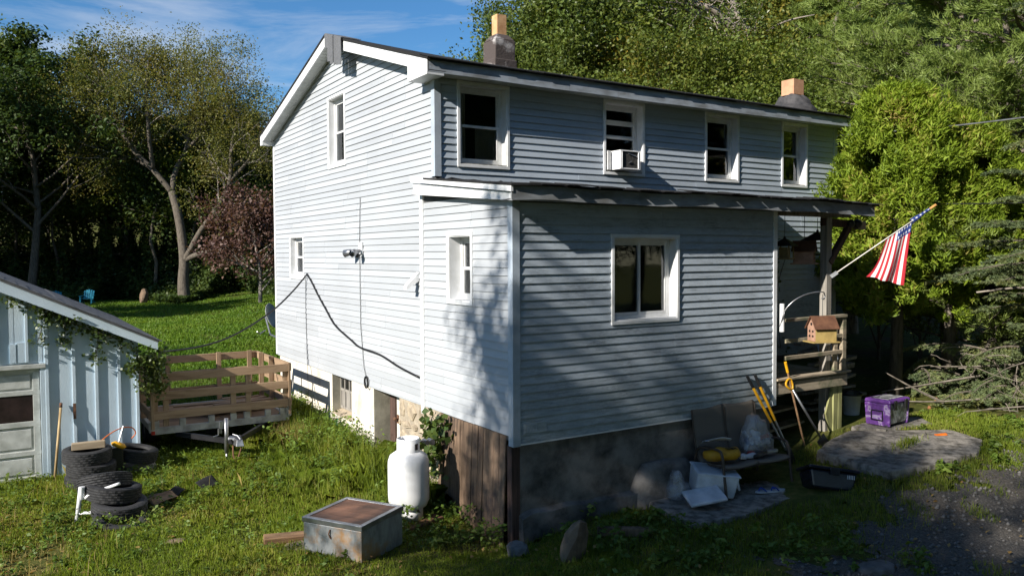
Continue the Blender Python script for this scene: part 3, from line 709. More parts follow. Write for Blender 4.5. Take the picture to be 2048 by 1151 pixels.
# basement door recess
MB().box(.018, .60, 4.352, 4.369, -1.5, .095).build("door_reveal", M['stucco_shaded'], house)
MB().box(.30, .36, 4.16, 4.35, -1.4, .10).build("door_frame", M['door_brown'], house, bevel=.006)
dmb = MB(); dmb.box(.34, .38, 3.25, 4.158, -1.4, .10); bd = dmb.build("basement_door", M['door_white'], house)
mb = MB()
for z_ in (-1.2, -.75, -.3): mb.box(.328, .34, 3.40, 4.05, z_, z_+.35)
mb.build("door_panel", M['door_white'], bd, bevel=.006)
mb = MB(); mb.tube([(.335, 4.10, -.42), (.29, 4.10, -.42)], .012, 8); mb.box(.325, .338, 4.07, 4.13, -.50, -.36); mb.lathe([(.001, -.03), (.03, -.015), (.03, .015), (.001, .03)], 10, (.275, 4.10, -.42)); mb.build("door_handle", M['rust'], bd)
MB().box(.40, .5, 3.1, 4.4, -1.4, .12).build("recess_back", M['interior'], house)
MB().box(.0, .6, 1.8, 3.30, -1.6, .03).build("stone_wall_mortar", M['mortar'], house)
sw = MB().box(-.004, .02, 1.9, 3.29, -1.55, .085).build("stone_wall", M['mortar'], house)
rd = random.Random(21); z_ = -1.45
while z_ < .06:
    hh = min(rd.uniform(.11, .30), .10-z_); y_ = 1.86+rd.uniform(-.1, .1)
    if hh < .05: break
    while y_ < 3.28:
        ww = min(rd.uniform(.12, .44), 3.30-y_)
        if ww > .06:
            mb = MB(); n = rd.choice((6, 7, 8)); cy_, cz_ = y_+ww/2, z_+hh/2; poly = []; ou = []
            for k in range(n):
                a = 2*math.pi*k/n+rd.uniform(-.3, .3); q = rd.uniform(.78, 1.06)
                c_, s_ = math.cos(a), math.sin(a); sq = 1/max(abs(c_), abs(s_))**.55
                poly.append((0.005, cy_+ww*.47*q*c_*sq, cz_+hh*.47*q*s_*sq)); 
            pr = rd.uniform(.012, .045)
            b0 = len(mb.v); mb.v += poly; mb.v += [(-pr*.7, cy_+(p[1]-cy_)*.93, cz_+(p[2]-cz_)*.93) for p in poly]; mb.v += [(-pr-rd.uniform(-.012, .012), cy_+(p[1]-cy_)*.78, cz_+(p[2]-cz_)*.78) for p in poly]
            for k in range(n):
                j = (k+1) % n; mb.f.append((k, j, n+j, n+k)); mb.f.append((n+k, n+j, 2*n+j, 2*n+k))
            mb.f.append(tuple(range(2*n, 3*n))); mb.build("stone", M['stone'], sw)
        y_ += ww+rd.uniform(.005, .02)
    z_ += hh+.012
# brown vertical plank skirting below the addition
y_ = .17; pk = MB().box(.03, .06, .2, 1.85, -.5, .0).build("plank_skirting", M['plank_brown'], house); rd = random.Random(4)
while y_ < 1.84:
    ww = rd.choice((.13, .145, .16, .19)); x_ = rd.uniform(-.012, .006); lean = rd.uniform(.02, .06); zb_ = gz(-.1, y_)-.12
    mb = MB().hexa([(x_-lean-.022, y_, zb_), (x_-lean, y_, zb_), (x_-lean, y_+ww-.008, zb_), (x_-lean-.022, y_+ww-.008, zb_), (x_-.004, y_, .075+rd.uniform(-.02, .0)), (x_+.018, y_, .075), (x_+.018, y_+ww-.008, .075), (x_-.004, y_+ww-.008, .075)])
    mb.build("plank", M['plank_brown'], pk, bevel=.003); y_ += ww
mb = MB().box(-.02, .10, .02, .13, -1.45, -.03); mb.build("corner_timber", M['door_brown'], house, bevel=.006)
# front foundation with an uneven footing ledge
mb = MB().box(.06, AX1-.05, .03, .25, -1.5, -.02); mb.build("front_foundation", M['stucco_dark'], house)
mb = MB(); n = 60; dyf = lambda x: .05+.012*math.sin(x*4.1)+.008*math.sin(x*11+1); ztf = lambda x: -.885+.014*math.sin(x*3.3)+.010*math.sin(x*9.7)-.05*float(sm(.3, 0, x))
for i in range(n):
    x0 = .08+2.2*i/n; x1 = .08+2.2*(i+1)/n
    mb.hexa([(x0, -dyf(x0)-.04, -1.5), (x1, -dyf(x1)-.04, -1.5), (x1, .04, -1.5), (x0, .04, -1.5), (x0, -dyf(x0), ztf(x0)), (x1, -dyf(x1), ztf(x1)), (x1, .04, ztf(x1)+.04), (x0, .04, ztf(x0)+.04)])
mb.build("footing_ledge", M['stucco_dark'], house)
mb = MB(); pts = []
mb.lathe([(.001, .30), (.40, .28), (.52, .18), (.60, .02), (.66, -.3)], 22, (2.45, .0, -.82)); mb.v = [(x, y*.30+.03+.02*math.sin(9*x), z+.03*math.sin(7*x+3*z)) for x, y, z in mb.v]
mb.build("masonry_buttress", M['stucco_dark'], house, smooth=True)
# small painted wedge and hook near the joint strip, thin wires and their staples
mb = MB().hexa([(-.22, 2.52, 1.78), (-.02, 2.52, 1.90), (-.02, 2.62, 1.90), (-.22, 2.62, 1.78), (-.22, 2.52, 1.83), (-.02, 2.52, 2.03), (-.02, 2.62, 2.03), (-.22, 2.62, 1.83)]); mb.build("bracket_board", M['trim'], house)
def wavy(pts, a, n, seed):
    rd = random.Random(seed); out = []
    for (p, q) in zip(pts[:-1], pts[1:]):
        for i in range(n): out.append(tuple(p[k]+(q[k]-p[k])*i/n+(rd.uniform(-a, a) if k else 0) for k in range(3)))
    return out+[pts[-1]]
MB().tube(wavy([(-.025, 4.75, 3.25), (-.028, 4.80, 2.4), (-.028, 4.79, 1.1), (-.028, 4.66, .38), (-.03, 4.55, .20)], .008, 8, 2), .006, 5).build("wall_wire", M['wire'], house)
MB().tube(wavy([(-.025, 7.72, 1.86), (-.028, 7.70, 1.0), (-.03, 7.66, .12), (-.03, 7.62, -.55)], .008, 8, 3), .005, 5).build("wall_wire", M['wire'], house)
mb = MB()
for k in range(3):
    mb.tube([(-.035-.01*k, 4.53+.07*math.cos(t*.5236+k), .16+.10*math.sin(t*.5236+k)) for t in range(13)], .007, 5)
mb.build("wire_coil", M['black'], house)

# ================================================================== PORCH
M['porch_wood'] = m_wood("weathered_porch_wood", (.36, .30, .22), (.14, .11, .08), 'X', 9, 12, stain=(.11, .12, .07))
M['porch_post'] = m_wood("grey_porch_post", (.27, .25, .22), (.10, .09, .08), 'Z', 9, 12)
M['mossy_wood'] = m_wood("mossy_green_post", (.30, .30, .13), (.11, .11, .045), 'Z', 9, 12)
porch = thing("porch", "weathered wooden side porch with railing under the long roof", "porch", (5.6, 1.0, gz(5.6, 1.0)))
y_ = .02
while y_ < 1.95:
    MB().box(AX1+.03, 6.44, y_, y_+.135, .315, .35).build("deck_board", M['porch_wood'], porch, bevel=.004); y_ += .142
MB().box(AX1+.03, 6.42, -.012, .018, .14, .312).build("rim_board", M['porch_wood'], porch, bevel=.004)
MB().box(AX1+.03, 6.47, -.05, .10, .352, .385).build("edge_board", M['porch_wood'], porch, bevel=.005)
g1 = gz(6.1, .1)
MB().box(6.04, 6.17, .12, .25, g1-.05, 2.86).build("roof_post", M['porch_post'], porch, bevel=.008)
MB().box(6.26, 6.36, .04, .14, g1-.05, .31).build("deck_post", M['mossy_wood'], porch, bevel=.006)
MB().box(6.14, 6.24, .04, .10, g1-.05, .31).build("deck_post", M['mossy_wood'], porch, bevel=.006)
MB().extrude([(5.98, .06, g1+.30), (6.10, .06, g1-.05), (6.13, .06, g1-.05), (6.13, .06, .12)], (0, .03, 0)).build("plywood_gusset", M['mossy_wood'], porch)
MB().box(6.31, 6.40, .0, .09, .385, 1.255).build("rail_post", M['porch_wood'], porch, bevel=.006)
MB().box(6.16, 6.25, .05, .10, .385, 1.22).build("rail_post", M['porch_wood'], porch, bevel=.006)
for zr, dx in ((1.255, .03), (.935, 0), (.675, .02)):
    MB().beam((4.93, .03, zr), (6.37+dx, .03, zr+.012), .10 if zr > 1.2 else .05, .045 if zr > 1.2 else .06).build("rail", M['porch_wood'], porch, bevel=.005)
MB().beam((6.0, .18, 2.78), (7.02, .18, 2.74), .09, .12).build("roof_beam", M['door_brown'], porch, bevel=.006)
MB().box(6.86, 7.08, .13, .23, 2.67, 2.80).build("beam_end", M['porch_wood'], porch, bevel=.004)
mb = MB()
mb.lathe([(.001, -.07), (.05, -.05), (.07, 0), (.05, .05), (.001, .07)], 14, (6.62, .10, 2.76)); mb.lathe([(.001, -.08), (.055, -.055), (.08, 0), (.055, .055), (.001, .08)], 14, (6.80, .10, 2.76)); mb.build("lamp_globe", M['plastic_black'], porch, smooth=True)
MB().beam((6.12, .14, 2.12), (6.62, .14, 2.70), .09, .09).build("brace", M['door_brown'], porch, bevel=.006)
MB().box(AX1+.05, AXR-.1, .10, .22, 2.86, 2.99).build("header_beam", M['porch_post'], porch)
mb = MB()     # steps / lumber leaning below the deck
for k in range(3): mb.beam((4.8, .5+.2*k, -.55+.22*k), (6.0, .6+.2*k, -.5+.2*k), .22, .04)
mb.build("stair_tread", M['porch_wood'], porch)

# ---- lattice of dead vine on the porch wall
def vine_stems(pts_list, r, mat, parent, name="stem"):
    mb = MB()
    for p in pts_list: mb.tube(p, r, 5)
    return mb.build(name, mat, parent, fix=False)
# ================================================================== BIRD HOUSES
def birdhouse(loc, rot, size, roof_m, wall_m, label, hang, style):
    t = thing("bird_house", label, "bird house", loc, (0, 0, rot), "bird houses hanging at the porch")
    w_, d_, h_ = size
    def P(mb, n, m, bevel=.003): return mb.build(n, m, t, world=False, bevel=bevel)
    if style == 'gable':
        b = MB(); b.extrude([(-w_/2, -d_/2, 0), (w_/2, -d_/2, 0), (w_/2, -d_/2, h_*.6), (0, -d_/2, h_), (-w_/2, -d_/2, h_*.6)], (0, d_, 0)); P(b, "body", wall_m)
        for s in (-1, 1):
            r_ = MB(); ex = .035; a = Vector((0, 0, h_+.012)); c = Vector((s*(w_/2+ex), 0, h_*.6-ex*h_*.8/w_+.01))
            n_ = Vector((-(c-a).z, 0, (c-a).x)).normalized()*.014*(1 if s > 0 else -1); n_ = n_ if n_.z > 0 else -n_
            r_.hexa([(a.x, -d_/2-.03, a.z), (c.x, -d_/2-.03, c.z), (c.x, d_/2+.03, c.z), (a.x, d_/2+.03, a.z), (a.x+n_.x, -d_/2-.03, a.z+n_.z), (c.x+n_.x, -d_/2-.03, c.z+n_.z), (c.x+n_.x, d_/2+.03, c.z+n_.z), (a.x+n_.x, d_/2+.03, a.z+n_.z)])
            P(r_, "roof_slope", roof_m)
        f = MB().box(-w_/2-.04, w_/2+.04, -d_/2-.06, d_/2+.04, -.018, 0); P(f, "floor", wall_m)
        fp = MB(); fp.extrude([(-w_/2+.004, -d_/2-.006, .004), (w_/2-.004, -d_/2-.006, .004), (w_/2-.004, -d_/2-.006, h_*.6), (0, -d_/2-.006, h_-.01), (-w_/2+.004, -d_/2-.006, h_*.6)], (0, .005, 0)); P(fp, "front_panel", M['bh_pink'], 0)
        for (u, v, q) in ((0, h_*.72, .022), (-w_*.2, h_*.42, .018), (w_*.2, h_*.42, .018), (-w_*.2, h_*.22, .018), (w_*.2, h_*.22, .018)):
            hole = MB().lathe([(.0005, 0), (q, 0), (q, .006), (.0005, .006)], 12); hole.xform(Matrix.Translation((u, -d_/2-.0065, v)) @ Matrix.Rotation(R(90), 4, 'X')); P(hole, "hole", M['plastic_black'], 0)
    else:
        for sx in (-1, 1):
            for sy in (-1, 1): P(MB().box(sx*w_*.42-.01, sx*w_*.42+.01, sy*d_*.42-.01, sy*d_*.42+.01, .02, h_*.62), "post", wall_m)
        P(MB().box(-w_/2, w_/2, -d_/2, d_/2, 0, .025), "tray", wall_m)
        P(MB().box(-w_*.27, w_*.27, -d_*.27, d_*.27, .026, h_*.55), "seed_box", M['glass'] if style == 'lantern' else wall_m, 0)
        e = .05; r_ = MB(); z0 = h_*.62
        r_.hexa([(-w_/2-e, -d_/2-e, z0), (w_/2+e, -d_/2-e, z0), (w_/2+e, d_/2+e, z0), (-w_/2-e, d_/2+e, z0), (-.03, -.03, h_*.95), (.03, -.03, h_*.95), (.03, .03, h_*.95), (-.03, .03, h_*.95)]); P(r_, "roof", roof_m)
        P(MB().lathe([(.001, h_*1.08), (.02, h_*1.04), (.02, h_*.98), (.03, h_*.94)], 10), "finial", roof_m, 0)
    if hang: P(MB().tube([(0, 0, h_), (0, 0, h_+hang)], .005, 5), "hanger", M['wire'], 0)
    return t
M['bh_yellow'] = m_plain("yellow_painted_wood", (.42, .31, .11), (.28, .20, .07), .7, 8); M['bh_pink'] = m_plain("pinkish_painted_wood", (.45, .27, .19), (.3, .17, .12), .7, 8)
M['bh_brown'] = m_plain("brown_roof_wood", (.16, .075, .04), (.08, .035, .02), .7, 8); M['bh_grey'] = m_plain("dark_metal_roof", (.035, .032, .03), (.02, .018, .017), .6, 8); M['bh_tan'] = m_plain("tan_wood", (.30, .22, .09), (.17, .12, .05), .8, 8)
birdhouse((5.24, -.40, .96), R(-112), (.22, .34, .36), M['bh_brown'], M['bh_yellow'], "yellow bird house with brown roof hanging from the curved hook", .34, 'gable')
birdhouse((5.24, .3, 2.18), R(20), (.26, .24, .34), M['bh_grey'], M['bh_tan'], "tan bird feeder with pointed dark roof nearest the addition corner", .40, 'box')
birdhouse((5.78, .35, 2.12), R(30), (.28, .30, .34), M['bh_brown'], M['bh_pink'], "reddish bird house with a round hole, between two feeders", .42, 'gable')
birdhouse((6.24, .45, 2.24), R(10), (.30, .30, .40), M['bh_grey'], M['bh_grey'], "dark lantern-shaped bird feeder beside the porch post", .22, 'lantern')
# shepherd hook that carries the yellow bird house
hk = [(4.72, -.05, 1.18), (4.72, -.12, 1.40)]
for k in range(9):
    a = math.pi*(1-k/8*.5); hk.append((5.20+.48*math.cos(a), -.12-.28*(k/8), 1.40+.30*math.sin(a)))
hk += [(5.27, -.40, 1.69), (5.30, -.40, 1.63), (5.27, -.40, 1.585), (5.22, -.40, 1.60)]
single(MB().tube(hk, .010, 6), "plant_hook", M['steel'], (0, 0, 0), (0, 0, 0), "curved metal hook reaching out from the addition corner", "hook", smooth=True)
mb = MB(); mb.tube([(4.75, -.06, 1.10), (4.75, -.06, 1.52)], .035, 12)
single(mb, "thermometer_tube", M['trim'], (0, 0, 0), (0, 0, 0), "white tube fixed beside the addition corner", "tube")

# ================================================================== FLAG
fl0 = Vector((5.92+.22, .05, 1.94)); fl1 = Vector((7.30, -.85, 2.98))
flag = thing("flag", "american flag drooping from a slanted pole on the porch post", "flag", fl0)
M['pole'] = m_plain("flag_pole", (.62, .60, .56), (.4, .38, .34), .5); M['pole_tip'] = m_plain("flag_pole_tip", (.55, .30, .10), (.4, .2, .06), .5)
MB().tube([fl0, fl1], .010, 8).build("pole", M['pole'], flag, smooth=True)
MB().tube([fl1-(fl1-fl0)*.012, fl1+(fl1-fl0)*.05], .022, 8).build("pole_tip", M['pole_tip'], flag)
MB().beam((6.12, .10, 1.90), fl0+(fl1-fl0)*.03, .06, .06).build("pole_bracket", M['steel'], flag)
def m_flag():
    m, t, p = new_mat("flag_cloth")
    uv = t.nodes.new("ShaderNodeUVMap"); sp = t.nodes.new("ShaderNodeSeparateXYZ"); t.links.new(uv.outputs[0], sp.inputs[0])
    def mth(op, a, b=None):
        n = t.nodes.new("ShaderNodeMath"); n.operation = op
        for i, q in enumerate((a, b)):
            if q is None: continue
            if hasattr(q, 'is_output'): t.links.new(q, n.inputs[i])
            else: n.inputs[i].default_value = q
        return n.outputs[0]
    u, v = sp.outputs[0], sp.outputs[1]
    stripe = mth('MODULO', mth('FLOOR', mth('MULTIPLY', v, 13.0)), 2.0)
    c = mixc(t, stripe, (.50, .02, .035), (.78, .78, .78))
    can = mth('MULTIPLY', mth('LESS_THAN', u, .40), mth('GREATER_THAN', v, 6/13))
    # staggered stars: five-pointed, from polar radius in a repeating cell
    def stars(off):
        fu = mth('FRACT', mth('ADD', mth('MULTIPLY', u, 15.0), off)); fv = mth('FRACT', mth('ADD', mth('MULTIPLY', mth('SUBTRACT', v, 6/13), 9.3), off))
        x = mth('SUBTRACT', fu, .5); y = mth('MULTIPLY', mth('SUBTRACT', fv, .5), 1.0)
        r = mth('SQRT', mth('ADD', mth('MULTIPLY', x, x), mth('MULTIPLY', y, y))); a = mth('ARCTAN2', x, y)
        lim = mth('ADD', .21, mth('MULTIPLY', mth('COSINE', mth('MULTIPLY', a, 5.0)), .09))
        return mth('LESS_THAN', r, lim)
    st = stars(0.0)
    cc = mixc(t, st, (.02, .045, .22), (.78, .78, .78)); c = mixc(t, can, c, cc)
    t.links.new(c, p.inputs["Base Color"]); p.inputs["Roughness"].default_value = .8
    tl = N(t, "ShaderNodeBsdfTranslucent"); t.links.new(c, tl.inputs[0]); mx = N(t, "ShaderNodeMixShader"); mx.inputs[0].default_value = .3
    t.links.new(p.outputs[0], mx.inputs[1]); t.links.new(tl.outputs[0], mx.inputs[2]); t.links.new(mx.outputs[0], t.nodes["Material Output"].inputs[0])
    return m
M['flag'] = m_flag()
# cloth: hoist along the upper pole, the fly hanging down in soft folds
nu, nv = 60, 40; V = []; UV = []
ax = (fl1-fl0)
for i in range(nu+1):
    u = i/nu
    for j in range(nv+1):
        v = j/nv                                    # v=1 at the tip end of the hoist, u=0 at the hoist
        hp = fl0+ax*(.54+.27*v)
        lo = fl0+ax*(.36+.36*v)+Vector((0, 0, -.42-.50*v))   # where the hem hangs
        base = hp.lerp(lo, u); base.z -= .10*math.sin(math.pi*u)*(1-v)
        fold = math.sin(v*9.0+u*1.4)*.06*u**.7+math.sin(v*17+2)*.02*u
        side = Vector((.45, .85, 0)).normalized()
        V.append(tuple(base+side*fold+ax.normalized()*(.02*math.sin(v*12)*u))); UV.append((.27+.73*u, v))
F = [(i*(nv+1)+j, (i+1)*(nv+1)+j, (i+1)*(nv+1)+j+1, i*(nv+1)+j+1) for i in range(nu) for j in range(nv)]
V = [tuple(Vector(p)-fl0) for p in V]
me = bpy.data.meshes.new("cloth"); me.from_pydata(V, [], F); ul = me.uv_layers.new(name="UVMap")
for lp in me.loops: ul.data[lp.index].uv = UV[lp.vertex_index]
me.polygons.foreach_set("use_smooth", [True]*len(me.polygons)); me.materials.append(M['flag'])
linkmesh("cloth", me, flag)
mb = MB(); n = 14; q0 = fl0+ax*.80; q1 = fl0+ax*.985; dv = (q1-q0); o1 = dv.orthogonal().normalized(); o2 = dv.normalized().cross(o1)
for i in range(n+1):
    for j in range(12):
        t = i/n; rr = .020+.022*(1-t)+.004*math.sin(7*t+j); an = 2*math.pi*j/12; mb.v.append(tuple(q0+dv*t+(o1*math.cos(an)+o2*math.sin(an))*rr-fl0))
for i in range(n):
    for j in range(12): mb.f.append((i*12+j, i*12+(j+1) % 12, (i+1)*12+(j+1) % 12, (i+1)*12+j))
rolled = mb.build("rolled_canton", M['flag'], flag, world=False, smooth=True, fix=False)
ul = rolled.data.uv_layers.new(name="UVMap")
for lp in rolled.data.loops:
    k = lp.vertex_index; ul.data[lp.index].uv = (.02+.30*(k//12)/n, .50+.45*(k % 12)/12)

# ================================================================== AIR CONDITIONER
M['ac_grille'] = m_plain("dark_ac_coil", (.09, .085, .08), (.03, .03, .03), .7, 20, 60, .5)
AC0 = 0
ac = thing("air_conditioner", "white window air conditioner with a dark side grille", "air conditioner", (3.33, 1.78, 3.62))
mb = MB(); mb.box(3.13, 3.16, 1.76, 2.07, 3.62, 3.92); mb.box(3.52, 3.55, 1.76, 2.07, 3.62, 3.92); mb.box(3.161, 3.519, 1.76, 2.07, 3.62, 3.64); mb.box(3.161, 3.519, 1.76, 2.07, 3.90, 3.92); mb.box(3.161, 3.175, 1.755, 1.78, 3.641, 3.899); mb.box(3.505, 3.519, 1.755, 1.78, 3.641, 3.899)
mb.build("casing", M['white_paint'], ac, bevel=.004)
mb = MB()
for k in range(23): mb.box(3.176+.0145*k, 3.184+.0145*k, 1.775, 1.80, 3.641, 3.899)
mb.box(3.165, 3.515, 1.80, 1.82, 3.642, 3.898); mb.build("grille", M['ac_grille'], ac)
mb = MB(); mb.tube([(3.3, 1.768, 3.87), (3.42, 1.762, 3.84), (3.47, 1.764, 3.83)], .007, 5); mb.tube([(3.31, 1.768, 3.72), (3.36, 1.764, 3.75)], .007, 5); mb.build("bent_fin", M['steel'], ac)
mb = MB(); mb.box(3.07, 3.10, 1.96, 1.985, 3.62, 3.92)
for k in range(9): mb.box(3.035+.007*k, 3.0375+.007*k, 1.955, 1.975, 3.62, 3.92)
mb.build("side_curtain", M['trim'], ac)

# ================================================================== FLOODLIGHT, DISH, CABLE, HOSE
fld = thing("floodlight", "twin-head security floodlight on the sunlit gable wall", "floodlight", (0, 4.72, 2.36))
MB().box(-.05, -.018, 4.66, 4.80, 2.30, 2.50).build("back_plate", M['trim'], fld, bevel=.006)
for (a, b) in (((-.07, 4.74, 2.36), (-.22, 4.98, 2.31)), ((-.07, 4.68, 2.36), (-.24, 4.62, 2.31))):
    a = Vector(a); b = Vector(b); mb = MB().tube([a, a.lerp(b, .4), a.lerp(b, .55), b], [.025, .03, .055, .065], 14); mb.build("lamp_head", M['steel'], fld, smooth=True)
    MB().tube([b, b+(b-a).normalized()*.012], [.058, .05], 14).build("lens", M['glass'], fld)
MB().lathe([(.001, -.04), (.03, -.03), (.035, 0), (.02, .03), (.001, .035)], 12, (-.10, 4.71, 2.28)).build("sensor", M['plastic_black'], fld, smooth=True)
dish = thing("satellite_dish", "grey satellite dish at the back corner of the house", "satellite dish", (-.25, 10.3, .75))
mb = MB(); prof = [(.001, 0), (.09, .010), (.19, .04), (.29, .09), (.295, .097), (.19, .05), (.09, .020), (.001, .01)]
mb.lathe(prof, 28); mb.xform(Matrix.Translation((-.07, 10.22, .90)) @ Matrix.Rotation(R(48), 4, 'Z') @ Matrix.Rotation(R(72), 4, 'X')); mb.build("reflector", M['trim'], dish, smooth=True)
MB().tube([(-.15, 10.25, .60), (-.35, 9.95, .55), (-.45, 9.80, .62)], .015, 8).build("feed_arm", M['steel'], dish)
MB().tube([(-.1, 10.4, .9), (-.05, 10.2, .5), (0.02, 9.85, .45)], .022, 8).build("mast", M['steel'], dish)
cb = [(-3.05, 5.95, .74), (-2.75, 6.3, .70), (-2.2, 6.75, .70), (-1.7, 7.1, .78), (-1.2, 7.4, .96), (-.7, 7.58, 1.24), (-.3, 7.66, 1.58), (-.05, 7.62, 1.88)]
wp = [(617, 550), (630, 565), (645, 592), (665, 625), (690, 658), (720, 685), (745, 698), (785, 708), (812, 728), (842, 752)]
wall_pts = [(7.55, 1.90), (7.28, 1.76), (6.93, 1.53), (6.50, 1.28), (6.0, 1.01), (5.22, .81), (4.80, .72), (3.95, .68), (3.22, .57), (2.54, .50)]
cb += [(-.042, a, b) for a, b in wall_pts]
def catmull(P, n=6):
    P = [Vector(p) for p in P]; out = []
    for i in range(len(P)-1):
        p0, p1, p2, p3 = P[max(i-1, 0)], P[i], P[i+1], P[min(i+2, len(P)-1)]
        for k in range(n):
            t = k/n; out.append(.5*((2*p1)+(-p0+p2)*t+(2*p0-5*p1+4*p2-p3)*t*t+(-p0+3*p1-3*p2+p3)*t**3))
    return out+[P[-1]]
single(MB().tube(catmull(cb), .017, 7), "power_cable", M['black'], (0, 0, 0), (0, 0, 0), "black cable sagging from the shed to the gable wall", "cable", smooth=True)
hz = thing("garden_hose", "green garden hose looped on a peg of the cream foundation", "hose", (-.08, 5.95, -.75))
for k, (dy, ln) in enumerate(((-.10, .62), (.02, .70), (.10, .55))):
    p = [(-.05, 5.92, -.70), (-.10, 5.92+dy, -.80), (-.12, 5.92+dy*2, -.75-ln*.6), (-.13, 5.92+dy*2.4+.05, -.75-ln), (-.13, 5.92+dy*2+.16, -.76-ln*.9), (-.10, 5.92+dy*.6+.10, -.95), (-.06, 5.95, -.72)]
    MB().tube(catmull(p), .013, 7).build("hose_loop", M['green_hose'], hz, smooth=True)
MB().tube([(.02, 5.93, -.70), (-.13, 5.93, -.68)], .012, 6).build("peg", M['rust'], hz)
hose2 = MB().tube([(-.05, 4.66, .16), (-.04, 4.6, .1)], .004, 4)

# ================================================================== PROPANE TANK
tz = gz(-.74, 1.40)-.02
tank = thing("propane_tank", "white upright propane tank beside the brown plank skirting", "propane tank", (-.74, 1.40, tz))
r_ = .268
prof = [(.001, .12), (r_*.62, .13), (r_*.88, .17), (r_*.985, .24), (r_, .32), (r_, .70), (r_*.985, .76), (r_*.90, .825), (r_*.66, .87), (r_*.3, .885), (.001, .885)]
MB().lathe(prof, 40).build("body", M['white_paint'], tank, smooth=True, world=False)
MB().lathe([(.175, 0), (.185, 0), (.185, .16), (.175, .16)], 32, close=True).build("foot_ring", M['white_paint'], tank, smooth=True, world=False)
mb = MB(); n = 36; rr = .150; base = len(mb.v)
for k in range(n+1):
    a = 2*math.pi*k/n
    for q, z in ((rr, .87), (rr*.985, 1.045), (rr*.93, 1.05), (rr*.93, .87)): mb.v.append((q*math.cos(a), q*math.sin(a), z))
for k in range(n):
    for i in range(3): mb.f.append((k*4+i, k*4+4+i, k*4+5+i, k*4+1+i))
mb.build("collar", M['white_paint'], tank, smooth=True, world=False)
mb = MB().box(-.028, .028, -.008, .008, -.04, .04); mb.xform(Matrix.Rotation(R(32), 4, 'Z') @ Matrix.Translation((-.045, -rr-.002, .955))); mb.build("collar_slot", M['plastic_black'], tank, world=False, bevel=.004)
mb = MB().tube([(0, 0, .88), (0, 0, .97)], .022, 10); mb.tube([(-.05, 0, .94), (.06, .01, .94)], .016, 8); mb.build("valve", M['steel'], tank, world=False)
MB().lathe([(.001, .99), (.04, .985), (.045, .965), (.001, .96)], 14).build("valve_wheel", M['yellow'], tank, world=False)
mb = MB()     # embossed data plate frame on the right side of the body
for a0, a1, z0, z1 in ((-40, -38.4, .26, .74), (-39, -5, .735, .742), (-39, -5, .258, .265)):
    for k in range(8):
        t0 = R(a0+(a1-a0)*k/8); t1 = R(a0+(a1-a0)*(k+1)/8); q = r_+.004
        mb.quad((q*math.cos(t0), q*math.sin(t0), z0), (q*math.cos(t1), q*math.sin(t1), z0), (q*math.cos(t1), q*math.sin(t1), z1), (q*math.cos(t0), q*math.sin(t0), z1))
mb.build("data_plate_rim", M['white_paint'], tank, world=False, fix=False)
mb = MB().tube([(.10, .02, .95), (.22, .06, .97), (.36, .10, .93)], .013, 7); mb.tube([(.30, .05, .94), (.30, .16, .94)], .035, 10); mb.tube([(.38, .06, .93), (.38, .16, .93)], .042, 12); mb.build("regulator", M['steel'], tank, world=False)
pad = MB(); pad.box(-.34, .34, -.32, .32, -.12, .03); pb = pad.build("paving_slab", M['rust'], None, bevel=.02); at(pb, (-.74, 1.40, tz-.032), (0, 0, R(20))); tag(pb, "reddish slab under the propane tank", "slab")

# ================================================================== RUSTY METAL BOX
M['box_metal'] = None
def m_boxmetal():
    m, t, p = new_mat("rust_stained_sheet_metal"); v = coords(t)
    n1 = noise(t, v, 3.2, 7, .65); n2 = noise(t, coords(t, (1, 1, .4)), 9, 6, .7)
    c = ramp(t, [(.25, (.14, .15, .16)), (.6, (.36, .37, .37)), (.8, (.46, .46, .45))], n2)
    c = mixc(t, ramp(t, [(.50, (0, 0, 0)), (.66, (1, 1, 1))], n1), c, (.36, .21, .10))
    t.links.new(c, p.inputs["Base Color"]); p.inputs["Metallic"].default_value = .35; p.inputs["Roughness"].default_value = .5
    bump(t, p, n1, .15, .02); return m
M['box_metal'] = m_boxmetal()
M['lid_wood'] = m_wood("brown_lid_veneer", (.25, .12, .07), (.12, .055, .03), 'X', 7, 9, .55, rand=.02, bstr=.1)
bz = gz(-1.78, .65)
mbx = thing("metal_box", "rust-stained metal box with brown wood lid lying in the grass", "box", (-1.785, .645, bz-.03), (0, 0, R(-58)))
LX, LY = .80, .80                                            # local x along the lit face
MB().box(-LX/2, LX/2, -LY/2, LY/2, 0, .395).build("body", M['box_metal'], mbx, world=False, bevel=.008)
lid = MB(); e = .012
for (a, b, c, d) in ((-LX/2-e, LX/2+e, -LY/2-e, -LY/2+.045), (-LX/2-e, LX/2+e, LY/2-.045, LY/2+e), (-LX/2-e, -LX/2+.045, -LY/2+.045, LY/2-.045), (LX/2-.045, LX/2+e, -LY/2+.045, LY/2-.045)): lid.box(a, b, c, d, .40, .455)
MB().box(-LX/2, LX/2, -LY/2, LY/2, .396, .404).build("gasket", M['rust'], mbx, world=False)
ld = lid.build("lid_frame", M['steel'], mbx, world=False, bevel=.004)
MB().box(-LX/2+.045, LX/2-.045, -LY/2+.045, LY/2-.045, .41, .447).build("lid_panel", M['lid_wood'], mbx, world=False)
mb = MB().tube([(-.02, -LY/2-.008, .36), (-.03, -LY/2-.02, .31), (-.01, -LY/2-.008, .26)], .008, 6); mb.build("handle", M['rust'], mbx, world=False)
mb = MB()
for k in range(9): mb.box(-.12+.025*k, -.108+.025*k, -LY/2-.004, -LY/2, -.01, .02)
mb.build("vent_slots", M['rust'], mbx, world=False)
M['board_brown'] = m_wood("brown_lumber", (.30, .185, .10), (.14, .075, .04), 'X', 8, 10)
M['board_pale'] = m_wood("split_pale_wood", (.42, .34, .24), (.22, .16, .10), 'X', 5, 6)
x_, y_ = -2.28, 1.16
